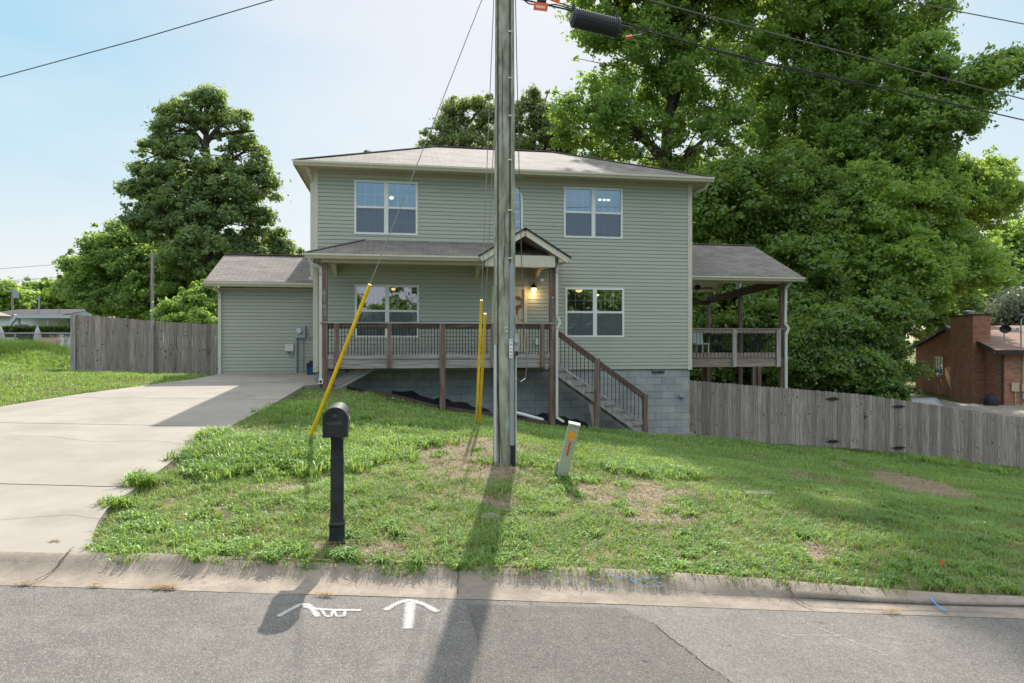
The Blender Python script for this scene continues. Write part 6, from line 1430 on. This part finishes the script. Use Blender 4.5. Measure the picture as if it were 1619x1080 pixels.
# hedge as one clipped thing
rsn = np.random.RandomState(8)
def leafclumps(centers, rads, n, size, rs_, flat=.62):
    wts = rads ** 2; i_ = rs_.choice(len(centers), n, p=wts / wts.sum()); c = centers[i_]; r_ = rads[i_][:, None]
    d = rs_.normal(0, 1, (n, 3)); d[:, 2] += .35; d /= np.linalg.norm(d, axis=1)[:, None]
    rr = 1.0 - .45 * rs_.rand(n, 1) ** 2 + .17 * rs_.normal(0, 1, (n, 1)) ; rr *= np.where(rs_.rand(n, 1) < .25, 1.2 + .5 * rs_.rand(n, 1), 1); rr += .18 * np.sin(7 * d[:, :1] + i_[:, None]) * np.sin(8 * d[:, 1:2] + 2 * i_[:, None])
    p = c + d * rr * r_ * np.array([1, 1, flat]); p[:, 2] -= .25 * r_[:, 0] * (d[:, 0] ** 2 + d[:, 1] ** 2)
    nrm = d * .8 + rs_.normal(0, .55, (n, 3)); nrm[:, 2] += .35
    v, f = quads(p, size, rs_, nrm=nrm)
    return v, f, i_
def leafcloud(centers, rads, n, size, rs_, flat=.7, up=.5):
    wts = rads ** 2; idx_ = rs_.choice(len(centers), n, p=wts / wts.sum()); c = centers[idx_]; r_ = rads[idx_][:, None]
    p = c + rs_.normal(0, 1, (n, 3)) * r_ * np.array([1, 1, flat])
    return quads(p, size, rs_, up)
def quads(p, size, rs_, up=.5, elong=1.5, nrm=None):
    n = len(p)
    if nrm is None: nrm = rs_.normal(0, 1, (n, 3)); nrm[:, 2] = np.abs(nrm[:, 2]) + up
    nrm /= np.linalg.norm(nrm, axis=1)[:, None]
    t = np.cross(nrm, rs_.normal(0, 1, (n, 3))); t /= np.linalg.norm(t, axis=1)[:, None] + 1e-9; b = np.cross(nrm, t)
    s = (size * (.65 + .7 * rs_.rand(n)))[:, None] if np.isscalar(size) else size[:, None]
    v = np.stack([p - t * s * .5 * elong, p - b * s * .42 + t * s * .05, p + t * s * .5 * elong, p + b * s * .42 + t * s * .05], 1).reshape(-1, 3)
    return v, np.arange(n * 4).reshape(n, 4)
def hedge(name, label, x0, x1, y0, y1, z0, z1, n, m, size=.06, cat='hedge'):
    p = np.c_[rsn.uniform(x0, x1, n), rsn.uniform(y0, y1, n), rsn.uniform(z0, z1, n)]
    k = rsn.randint(0, 3, n); p[k == 0, 2] = z1 + rsn.normal(0, .03, (k == 0).sum()); p[k == 1, 1] = y0 + rsn.normal(0, .04, (k == 1).sum())
    v, f = quads(p, size, rsn); t_ = thing(name, label, cat, ((x0 + x1) / 2, (y0 + y1) / 2, z0)); npmesh('foliage', v, f, m, t_, rsn.rand(n))
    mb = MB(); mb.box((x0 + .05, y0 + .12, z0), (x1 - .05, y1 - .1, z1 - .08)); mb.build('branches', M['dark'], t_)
hedge('hedge', 'clipped green hedge behind the chain link fence', at(4, 0, 34).x - .3, at(126, 0, 34).x + .6, 34, 34.9, -1.2, at(60, 518, 34).z, 26000, M['hedge'], .08)

# ------------------------------------------------------------------ trees
def tree(name, label, cat, base, trunk_top, tr, lobes, n, size, m, bark='bark', seed=1, group=None, cl=.55, ncl=None, limbs=True, flat=.75, fork=None, shell=.6):
    rs_ = np.random.RandomState(seed); rr_ = random.Random(seed)
    bx, by = base; bz = h1(bx, by) if abs(bx) < 90 and by < 160 and by > 5.4 else -2.5
    t_ = thing(name, label, cat, (bx, by, bz), group=group)
    lobes = [(Vector(l[0]), Vector(l[1])) for l in lobes]
    vol = np.array([l[1].x * l[1].y + l[1].x * l[1].z for l in lobes]); pr = vol / vol.sum()
    ncl = ncl or max(30, int(n / 120)); C_ = []; own = []
    li = rs_.choice(len(lobes), ncl, p=pr)
    dirs = rs_.normal(0, 1, (ncl, 3)); dirs /= np.linalg.norm(dirs, axis=1)[:, None]; rad_ = (shell ** 3 + (1 - shell ** 3) * rs_.rand(ncl)) ** (1 / 3.)
    ph = rs_.rand(6) * 6.28; rad_ *= 1 + .16 * np.sin(5 * dirs[:, 0] + ph[0] + li) * np.sin(6 * dirs[:, 2] + ph[1] + 2 * li) + .12 * np.sin(11 * dirs[:, 0] + ph[2]) * np.sin(9 * dirs[:, 2] + ph[3] + li)
    spr = rs_.rand(ncl) < .22; rad_[spr] = .98 + .38 * rs_.rand(spr.sum())
    cen = np.array([lobes[i][0] for i in li]) + dirs * rad_[:, None] * np.array([lobes[i][1] for i in li])
    rd = cl * (.40 + 1.05 * rs_.rand(ncl) ** 1.7); rd[spr] = cl * .34
    v, f, own_ = leafclumps(cen, rd, n, size, rs_)
    ctone = rs_.rand(len(cen))
    # per-clump tone plus leaf tone
    npmesh('crown', v, f, m, t_, np.clip(rs_.rand(len(f)) * .55 + ctone[own_] * .45, 0, 1))
    mb = MB(); T0 = V(bx, by, bz - .2); T1 = Vector(trunk_top); mid = T0.lerp(T1, .5) + V(rr_.uniform(-.3, .3), rr_.uniform(-.2, .2), 0)
    spine = [T0, T0.lerp(mid, .5), mid, mid.lerp(T1, .5) + V(rr_.uniform(-.2, .2), 0, 0), T1]
    mb.tube(spine, [tr * 1.25, tr, tr * .85, tr * .65, tr * .3], 10)
    for li_, (c, r_) in enumerate(lobes):
        tt = max(.25, min(.97, (c.z - r_.z * .9 - T0.z) / max(T1.z - T0.z, .1))); s = T0.lerp(T1, tt) if tt > .5 else T0.lerp(mid, tt * 2)
        s = spine[min(int(tt * 4), 3)].lerp(spine[min(int(tt * 4) + 1, 4)], tt * 4 - int(tt * 4)) if tt < 1 else T1
        e = c + V(0, 0, r_.z * .3); md = s.lerp(e, .5) + V(rr_.uniform(-.4, .4), rr_.uniform(-.3, .3), rr_.uniform(0, .4)); r0 = tr * .42
        mb.tube([s, md, e], [r0, r0 * .7, r0 * .3], 7)
        mine = np.where(li == li_)[0]; mine = mine[:min(len(mine), 16)]
        for i in mine:
            q = Vector(cen[i]); a = s.lerp(md, rr_.random()) if rr_.random() < .3 else md.lerp(e, rr_.random()); mm = a.lerp(q, .5) + V(rr_.uniform(-.25, .25), rr_.uniform(-.25, .25), rr_.uniform(-.1, .3))
            mb.tube([a, mm, q], [r0 * .28, r0 * .18, .012], 5, False)
    mb.build('trunk', M[bark], t_, False)
    return t_
def lp(px, py, d, rpx, rpy, rd=None):
    c = at(px, py, d); return (c, (rpx / F * d, rd or rpx / F * d, rpy / F * d))

# right-hand woodland
T = tree('large_tree', 'tall spreading tree whose forked trunk shows above the house roof', 'tree', (6.1, 34), at(1075, 60, 34), .42,
     [lp(1010, 80, 34, 90, 90), lp(930, 190, 33, 62, 55), lp(985, 215, 34, 70, 50), lp(1100, 110, 35, 90, 100), lp(1020, -40, 34, 110, 90), lp(1130, -90, 34, 120, 100), lp(960, 20, 33, 60, 60), (V(9.5, 32, 20.5), (3.2, 3.5, 2.5)), (V(7.4, 34, 24.6), (3.0, 3.0, 2.6)), (V(11.5, 33, 22.5), (4, 3.5, 2.5)), lp(1120, 230, 33, 70, 60)],
     150994, 0.139, M['leaf_a'], seed=2, cl=.55)
T = tree('large_tree', 'tall pale trunked tree between the forked tree and the right edge', 'tree', (at(1236, 0, 38).x, 38), at(1262, 40, 38), .38,
     [lp(1230, 80, 38, 100, 90), lp(1330, 60, 38, 100, 90), lp(1260, 190, 38, 90, 80), lp(1360, 170, 37, 90, 70), lp(1420, 40, 37, 70, 60), lp(1260, -60, 38, 120, 90), lp(1380, -50, 38, 90, 70)],
     128344, 0.146, M['leaf_a'], 'bark_l', seed=3, cl=.6)
T = tree('large_tree', 'leaning tree reaching its thin branches over the top right sky', 'tree', (at(1400, 0, 33).x, 33), at(1500, 110, 32), .3,
     [lp(1440, 150, 33, 75, 60), lp(1510, 130, 32, 55, 40), lp(1570, 125, 31, 42, 26), lp(1590, 95, 31, 25, 16), lp(1500, 190, 32, 55, 40), lp(1430, 230, 33, 80, 50), lp(1350, 240, 34, 70, 50), lp(1475, 85, 32, 35, 30)],
     56828, 0.131, M['leaf_a'], seed=4, cl=.45)
T = tree('broad_tree', 'bright sunlit tree filling the middle right above the fence', 'tree', (at(1330, 0, 31).x, 31), at(1360, 330, 31), .28,
     [lp(1350, 330, 31, 90, 65), lp(1450, 330, 32, 80, 65), lp(1540, 310, 34, 60, 55), lp(1400, 420, 30, 90, 60), lp(1490, 420, 32, 70, 50), lp(1330, 430, 30, 70, 60), lp(1580, 290, 36, 25, 40), lp(1420, 270, 33, 70, 40), lp(1450, 468, 31, 42, 30)],
     157858, 0.124, M['leaf_b'], seed=5, cl=.45)
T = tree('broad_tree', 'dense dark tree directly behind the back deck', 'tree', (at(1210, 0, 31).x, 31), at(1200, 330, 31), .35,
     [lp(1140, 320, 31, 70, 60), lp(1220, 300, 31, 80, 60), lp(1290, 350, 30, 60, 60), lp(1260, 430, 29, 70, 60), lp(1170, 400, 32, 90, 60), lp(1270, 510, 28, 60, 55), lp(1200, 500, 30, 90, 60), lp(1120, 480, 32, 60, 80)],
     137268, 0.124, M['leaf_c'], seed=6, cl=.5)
T = tree('understory_tree', 'low dark leafy tree drooping over the right fence', 'tree', (at(1320, 0, 27).x, 27), at(1320, 500, 27), .12,
     [lp(1300, 530, 26.5, 55, 45), lp(1360, 520, 27, 55, 45), lp(1330, 580, 26, 60, 35), lp(1400, 500, 28, 50, 40), lp(1290, 585, 26, 45, 30), lp(1395, 555, 28.5, 30, 22), lp(1260, 570, 26.5, 45, 45)],
     89224, 0.102, M['leaf_c'], seed=7, cl=.35)
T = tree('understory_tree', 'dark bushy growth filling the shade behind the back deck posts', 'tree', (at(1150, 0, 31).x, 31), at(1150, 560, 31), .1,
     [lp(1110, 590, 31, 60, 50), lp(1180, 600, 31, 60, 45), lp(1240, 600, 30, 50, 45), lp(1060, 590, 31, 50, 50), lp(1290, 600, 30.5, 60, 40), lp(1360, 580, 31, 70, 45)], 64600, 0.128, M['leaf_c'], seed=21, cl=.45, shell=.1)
T = tree('shrub', 'rounded blue green shrub above the fence gate', 'shrub', (at(1382, 0, 25.5).x, 25.5), at(1382, 610, 25.5), .05,
     [lp(1375, 610, 25.5, 36, 24), lp(1400, 622, 25.2, 36, 18), lp(1350, 622, 25.4, 34, 22)], 20000, .085, M['leaf_c'], seed=8, cl=.16)
T = tree('far_tree', 'hazy green tree far behind the brick house', 'tree', (at(1560, 0, 58).x, 58), at(1560, 430, 58), .3,
     [lp(1550, 430, 58, 50, 45), lp(1600, 440, 60, 40, 40), lp(1520, 470, 56, 40, 40), lp(1580, 390, 62, 40, 30), lp(1640, 400, 60, 40, 60)], 26000, .26, M['leaf_b'], seed=9, cl=.9)
# dark woodland fill behind everything so the mass reads deep
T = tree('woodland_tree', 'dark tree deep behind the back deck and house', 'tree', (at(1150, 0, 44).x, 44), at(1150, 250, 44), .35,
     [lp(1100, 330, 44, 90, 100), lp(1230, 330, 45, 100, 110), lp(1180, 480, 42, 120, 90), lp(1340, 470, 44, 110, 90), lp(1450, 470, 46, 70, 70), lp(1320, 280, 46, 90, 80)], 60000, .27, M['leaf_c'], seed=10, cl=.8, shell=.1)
# gnarled willow
wx = at(1600, 0, 47); wt = thing('willow_tree', 'grey drooping willow with twisted branches above the brick house roof', 'tree', (wx.x, 47, h1(wx.x, 47)))
rr_ = random.Random(5); mb = MB(); b0_ = V(wx.x, 47, -3.2); mb.tube([b0_, b0_ + V(.2, 0, 2.5), b0_ + V(-.1, 0, 4.2)], [.3, .25, .2], 8); tips = []
for k in range(34):
    a = rr_.uniform(0, 6.28); r_ = rr_.uniform(.8, 3.2); s = b0_ + V(rr_.uniform(-.2, .3), 0, rr_.uniform(2.5, 4.4)); m1 = s + V(math.cos(a) * r_ * .5, math.sin(a) * r_ * .5, rr_.uniform(.8, 2.4)); e = s + V(math.cos(a) * r_, math.sin(a) * r_, rr_.uniform(-.4, 1.6)); e2 = e + V(math.cos(a) * .3, math.sin(a) * .3, -rr_.uniform(.4, 1.2))
    mb.tube([s, m1, e, e2], [.08, .05, .03, .012], 5); tips += [m1, e, e2, e.lerp(e2, .5), m1.lerp(e, .5), m1.lerp(e, .25), m1.lerp(e, .75)]
mb.build('trunk', M['willow_bark'], wt); tp = np.array([tuple(t__) for t__ in tips]); rs_ = np.random.RandomState(6); n = 16000; p_ = tp[rs_.randint(0, len(tp), n)] + rs_.normal(0, 1, (n, 3)) * np.array([.35, .35, .4]) - np.array([0, 0, .3]) * rs_.rand(n, 1); v, f = quads(p_, .15, rs_, 0, 2.6); npmesh('crown', v, f, M['leaf_w'], wt, rs_.rand(n))
# centre back trees
T = tree('slender_tree', 'sparse tree standing behind the roof left of the pole', 'tree', (at(735, 0, 36).x, 36), at(735, 190, 36), .2,
     [lp(700, 210, 36, 28, 26), lp(735, 180, 36, 32, 30), lp(775, 195, 36, 30, 32), lp(680, 235, 36, 14, 14), lp(740, 240, 36, 60, 30), lp(715, 165, 36, 10, 18), lp(768, 165, 36, 12, 14), lp(672, 205, 36, 8, 9)], 19950, 0.112, M['leaf_s'], seed=12, cl=.33)
T = tree('slender_tree', 'sparse tree standing behind the roof right of the pole', 'tree', (at(845, 0, 37).x, 37), at(845, 190, 37), .2,
     [lp(838, 178, 37, 22, 34), lp(868, 195, 37, 26, 34), lp(820, 215, 37, 26, 26), lp(860, 235, 37, 50, 26), lp(885, 215, 36, 24, 40), lp(836, 150, 37, 9, 14), lp(866, 152, 37, 6, 13)], 21850, 0.112, M['leaf_s'], seed=13, cl=.33)
mb = None
T = tree('small_tree', 'tiny treetop peeking over the left end of the main roof', 'tree', (at(582, 0, 40).x, 40), at(582, 240, 40), .1, [lp(582, 240, 40, 5, 4), lp(584, 262, 40, 12, 16)], 1710, 0.105, M['leaf_p'], seed=14, cl=.12)
# left poplar-like tree
T = tree('large_tree', 'tall dark green tree rising above the garage wing roof', 'tree', (at(318, 0, 36).x, 36), at(325, 200, 36), .38,
     [lp(318, 175, 36, 38, 28), lp(272, 208, 36, 32, 30), lp(362, 200, 36, 32, 28), lp(388, 248, 36, 30, 34), lp(245, 255, 36, 32, 30), lp(300, 260, 36, 56, 36), lp(372, 292, 36, 42, 38), lp(225, 285, 36, 20, 20), lp(290, 330, 36, 62, 45), lp(350, 350, 36, 62, 48), lp(405, 330, 36, 20, 50), lp(250, 345, 36, 42, 40), lp(320, 400, 35.5, 70, 40), lp(225, 262, 36, 18, 10), lp(428, 300, 36, 12, 18), lp(402, 210, 36, 14, 10), lp(262, 178, 36, 14, 10), lp(210, 300, 36, 14, 8), lp(280, 165, 36, 16, 12), lp(335, 155, 36, 14, 10), lp(415, 275, 36, 12, 25)],
     96087, 0.124, M['leaf_p'], seed=15, cl=.36)
T = tree('broad_tree', 'wide spreading tree in front of the left houses behind the fence', 'tree', (at(215, 0, 40).x, 40), at(205, 400, 40), .3,
     [lp(200, 400, 40, 60, 38), lp(150, 425, 41, 45, 28), lp(235, 440, 39, 60, 45), lp(170, 460, 40, 60, 28), lp(270, 470, 38, 60, 35), lp(110, 455, 42, 24, 22), lp(200, 480, 38, 50, 25), lp(300, 450, 37, 50, 50), lp(215, 365, 40, 22, 15)],
     106382, 0.131, M['leaf_a'], seed=16, cl=.4)
T = tree('small_tree', 'small rounded treetop directly behind the garage roof ridge', 'tree', (at(430, 0, 38).x, 38), at(430, 400, 38), .15, [lp(420, 390, 38, 34, 28), lp(445, 385, 38, 18, 18), lp(400, 410, 37, 40, 26), lp(370, 420, 37, 30, 30)], 28500, 0.120, M['leaf_p'], seed=17, cl=.3)
T = tree('small_tree', 'faint distant treetop in the gap beside the porch roof', 'tree', (at(477, 0, 45).x, 45), at(477, 400, 45), .1, [lp(478, 400, 45, 10, 9), lp(480, 415, 45, 16, 14)], 4180, 0.112, M['leaf_p'], seed=18, cl=.2)
T = tree('shrub', 'bright yellow green shrub over the left fence beside the garage', 'shrub', (at(320, 0, 27).x, 27), at(320, 480, 27), .08, [lp(320, 480, 26.5, 30, 30), lp(285, 492, 26.5, 26, 22), lp(340, 470, 27, 22, 26), lp(262, 503, 26.5, 16, 12), lp(310, 510, 26, 45, 20)], 38000, 0.090, M['leaf_b'], seed=19, cl=.2)
for j, (px, py, r_, d, lab) in enumerate(((25, 470, 34, 75, 'distant tree above the far left white house'), (75, 470, 40, 80, 'distant tree behind the carport'), (120, 470, 34, 78, 'distant tree behind the tan hip roof'), (-20, 475, 40, 75, 'distant tree cut by the left picture edge'))):
    tree('far_tree', lab, 'tree', (at(px, 0, d).x, d), at(px, py, d), .25, [lp(px, py, d, r_, r_ * .6), lp(px + 10, py + 18, d, r_ * 1.1, r_ * .5), lp(px - 10, py - 10, d, r_ * .5, r_ * .35)], 9000, .34, M['leaf_b'] if j % 2 == 0 else M['leaf_a'], seed=30 + j, cl=.8)
# trees across the street, mirrored in the windows
for j, (x, y, h_) in enumerate(((-20, -30, 4.4), (-11, -32, 5.2), (0, -31, 5.2), (7, -30, 6.3), (17, -32, 6.2), (25, -31, 7.6), (32, -33, 7.4), (39, -31, 7.0))):
    tree('street_tree', 'leafy tree across the street mirrored in the windows, number ' .replace(', number ', '') , 'tree', (x, y), V(x, y, h_ * .6), .25, [(V(x, y, h_ * .35), (4.2, 2.5, h_ * .6)), (V(x + 2, y, -.2), (4, 2.5, 2.0)), (V(x - 1.5, y + .5, h_ * .6), (2.2, 2, h_ * .35))], 9000, .42, M['leaf_c'], seed=50 + j, cl=.9, group='trees across the street behind the viewer', shell=.1)

# ------------------------------------------------------------------ grass
def blades(px, py, length, width, lean, rs_, col, name, m, curl=.5):
    n = len(px); z = H(px, py); z = np.where(py < 5.5, np.minimum(zcurb(px, py), np.maximum(z, zcurb(px, py) - .02)), z); a = rs_.rand(n) * 2 * np.pi
    d = np.c_[np.cos(a), np.sin(a)]; L = length; wv = width
    p0 = np.c_[px, py, z - .01]; side = np.c_[-d[:, 1], d[:, 0], np.zeros(n)]
    m1 = p0 + np.c_[d * (L * lean * .35)[:, None], L * .62]; tip = p0 + np.c_[d * (L * lean)[:, None], L * (1 - curl * lean * .7)]
    v = np.stack([p0 - side * wv[:, None] * .5, p0 + side * wv[:, None] * .5, m1 + side * wv[:, None] * .42, m1 - side * wv[:, None] * .42, tip + side * wv[:, None] * .06, tip - side * wv[:, None] * .06], 1).reshape(-1, 3)
    b = np.arange(n) * 6; f = np.concatenate([np.c_[b, b + 1, b + 2, b + 3], np.c_[b + 3, b + 2, b + 4, b + 5]])
    o = npmesh(name, v, f, m, rnd=np.r_[col, col]); return o
rg_ = np.random.RandomState(77)
def on_lawn(x, y):
    ok = ~((x > xl(y) - .02) & (x < xr(y) + .0) & (y < 20.5))
    u = (x - OX) * cT + (y - OY) * sT; v = -(x - OX) * sT + (y - OY) * cT
    ok &= ~((u > -3.1) & (u < W) & (v > -.95 - .0 * u) & (u > -.1)) & ~((v > 2.6) & (u < .1) & (u > -3.1))
    ok &= ~((u > pu1) & (u < hu(1022, pv)) & (v > pv - .05) & (v < 0))
    ok &= ~((np.abs(x - PX) < .15) & (np.abs(y - PY) < .15))
    return ok
def tufted(n, x0, x1, y0, y1, per, spread, wedge=None, dens=lambda x, y: 1):
    nt_ = n // per; cx = rg_.uniform(x0, x1, nt_ * 2); cy = rg_.uniform(y0, y1, nt_ * 2)
    keep = rg_.rand(len(cx)) < dens(cx, cy); cx, cy = cx[keep][:nt_], cy[keep][:nt_]
    k = rg_.randint(0, len(cx), n); x = cx[k] + rg_.normal(0, spread, n); y = cy[k] + rg_.normal(0, spread, n); return x, y
def vis(x, y, mrg=1.2): return (np.abs(x) < .76 * y + mrg)
def grassfield(n, x0, x1, y0, y1, per, spread, L0, L1, w_, lean, bare_w=1.0, drymix=.15, name='grass', extra=None):
    x, y = tufted(n, x0, x1, y0, y1, per, spread, dens=lambda a, b: 1 - .86 * bare_w * bare(a, b))
    k = on_lawn(x, y) & vis(x, y) & (y > 5.36 - .28 * sstep(-.5, 2.5, x) - .08 * sstep(2, 4, x) - .09 * vnoise(x, y * 0, 2.2) + .10 * vnoise(x, y, 7)) & (rg_.rand(len(x)) > .92 * np.clip(bare(x, y) - .35, 0, 1) * (y > 9.5) * 1.6); x, y = x[k], y[k]; n = len(x)
    tone = vnoise(x, y, .7) * .5 + vnoise(x, y, 2.3) * .35; col = np.clip(tone * .9 + rg_.rand(n) * .5 - .1, 0, 1)
    L = (L0 + (L1 - L0) * rg_.rand(n) ** 1.5) * (.65 + .7 * vnoise(x, y, 1.3)); L *= np.where(y < 5.75, .8, 1)
    dry = rg_.rand(n) < drymix * (1 + 2.5 * bare(x, y))
    ln_ = lean * (.4 + 1.1 * rg_.rand(n)); wv = w_ * (.7 + .6 * rg_.rand(n))
    tag(blades(x[~dry], y[~dry], L[~dry], wv[~dry], ln_[~dry], rg_, col[~dry], name, M['grass']), kind='stuff', label='green lawn grass', cat=name)
    if dry.any(): tag(blades(x[dry], y[dry], L[dry] * .7, wv[dry], np.minimum(ln_[dry] * 1.4, 1.3), rg_, rg_.rand(dry.sum()), 'dry_' + name, M['dry']), kind='stuff', label='dry straw coloured grass', cat='dry ' + name)
grassfield(118000, -5, 8, 5.35, 9.2, 30, .055, .035, .11, .0075, .9, 1, .16)
grassfield(110000, -5.6, 12, 9.0, 14, 14, .06, .05, .11, .009, .7, 1, .07)
grassfield(110000, -5.6, 19, 13.8, 23, 12, .08, .06, .12, .014, .6, .8, .05)
grassfield(80000, -19, -8.2, 9, 21.5, 12, .08, .06, .13, .014, .6, .3, .04)
n = 130000; x = rg_.uniform(-5, 10.5, n); y = rg_.uniform(5.5, 15, n); k = (rg_.rand(n) < np.clip(bare(x, y) * 1.1 + .10, 0, .9)) & on_lawn(x, y) & vis(x, y); x, y = x[k], y[k]; n = len(x)
tag(blades(x, y, .02 + .035 * rg_.rand(n), .006 + .006 * rg_.rand(n), 1.1 + .8 * rg_.rand(n), rg_, rg_.rand(n), 'thatch', M['dry'], .25), kind='stuff', label='flattened dead thatch on the bare ground', cat='thatch')
# taller weedy crabgrass clumps
def weeds(spots, name='weeds'):
    X = []; Y = []; LL = []
    for (px, py, d, r_, n, L_) in spots:
        x = (px - 809.5) / F * d
        k = max(1, n // 26); cx = rg_.normal(x, r_, k); cy = rg_.normal(d, r_ * .7, k); i = rg_.randint(0, k, n)
        X.append(cx[i] + rg_.normal(0, .03, n)); Y.append(cy[i] + rg_.normal(0, .03, n)); LL.append(L_ * (.5 + .7 * rg_.rand(n)))
    x, y, L = np.concatenate(X), np.concatenate(Y), np.concatenate(LL); k = (y > 5.4) & ~((x > xl(y)) & (x < xr(y) - .12)); x, y, L = x[k], y[k], L[k] * .82; n = len(x)
    tag(blades(x, y, L, .009 + .009 * rg_.rand(n), .35 + .8 * rg_.rand(n), rg_, np.clip(.45 + .6 * rg_.rand(n), 0, 1), name, M['grass'], .7), kind='stuff', label='tall pale crabgrass clumps', cat=name)
weeds([(430, 720, 9.6, .50, 3600, .33), (500, 740, 8.8, .48, 3200, .30), (380, 750, 8.4, .36, 1800, .26), (560, 730, 9.0, .30, 1800, .24), (660, 705, 10.2, .25, 1500, .25), (600, 690, 11.5, .4, 1500, .2), (330, 700, 10.2, .22, 1300, .30), (310, 735, 8.9, .12, 500, .26),
       (215, 770, 7.6, .12, 600, .26), (185, 800, 6.9, .10, 400, .2), (1060, 745, 9.2, .22, 800, .22), (1010, 750, 9.0, .25, 900, .18), (900, 750, 8.3, .12, 500, .14), (850, 740, 9.0, .3, 700, .14), (250, 850, 6.3, .25, 900, .13), (450, 885, 5.6, .10, 420, .12), (540, 885, 5.55, .08, 380, .12), (380, 880, 5.7, .10, 350, .12), (200, 875, 5.65, .12, 500, .13), (320, 890, 5.6, .15, 500, .11), (1050, 900, 5.5, .5, 900, .10), (1300, 900, 5.6, .6, 1000, .10), (1500, 915, 5.6, .5, 900, .11), (690, 890, 5.6, .2, 350, .10), (800, 890, 5.6, .3, 500, .09)])
weeds([(float(a), 800, float(b), .05, int(c), .11) for a, b, c in zip(rg_.uniform(200, 1600, 130), rg_.uniform(5.7, 10.5, 130), rg_.uniform(40, 130, 130))], 'broadleaf_weeds')
weeds([(723, 920, 5.42, .03, 90, .10)], 'gutter_weed')
weeds([(540, 690, 12.5, .3, 500, .22), (480, 660, 13.5, .5, 900, .2), (640, 690, 12.3, .4, 700, .2), (1470, 735, 21.0, .9, 2600, .34), (1540, 745, 20.5, .6, 900, .28), (1220, 700, 17, .8, 900, .2)], 'fence_weeds')
# tall meadow on the left knoll
n = 60000; x = rg_.uniform(-24, -12.8, n); y = rg_.uniform(20.4, 25.6, n); k = vis(x, y, 2) & ((y > 22.0) | (x < -13.7)); x, y = x[k], y[k]; n = len(x)
L = (.12 + .34 * sstep(20.5, 23, y)) * (.6 + .6 * rg_.rand(n)) * (.7 + .6 * vnoise(x, y, .8)); tag(blades(x, y, L, .014 + .008 * rg_.rand(n), .3 + .7 * rg_.rand(n), rg_, np.clip(.3 + .7 * vnoise(x, y, .6) * rg_.rand(n) + .2, 0, 1), 'meadow_grass', M['grass']), kind='stuff', label='tall unmown grass on the left knoll', cat='meadow grass')
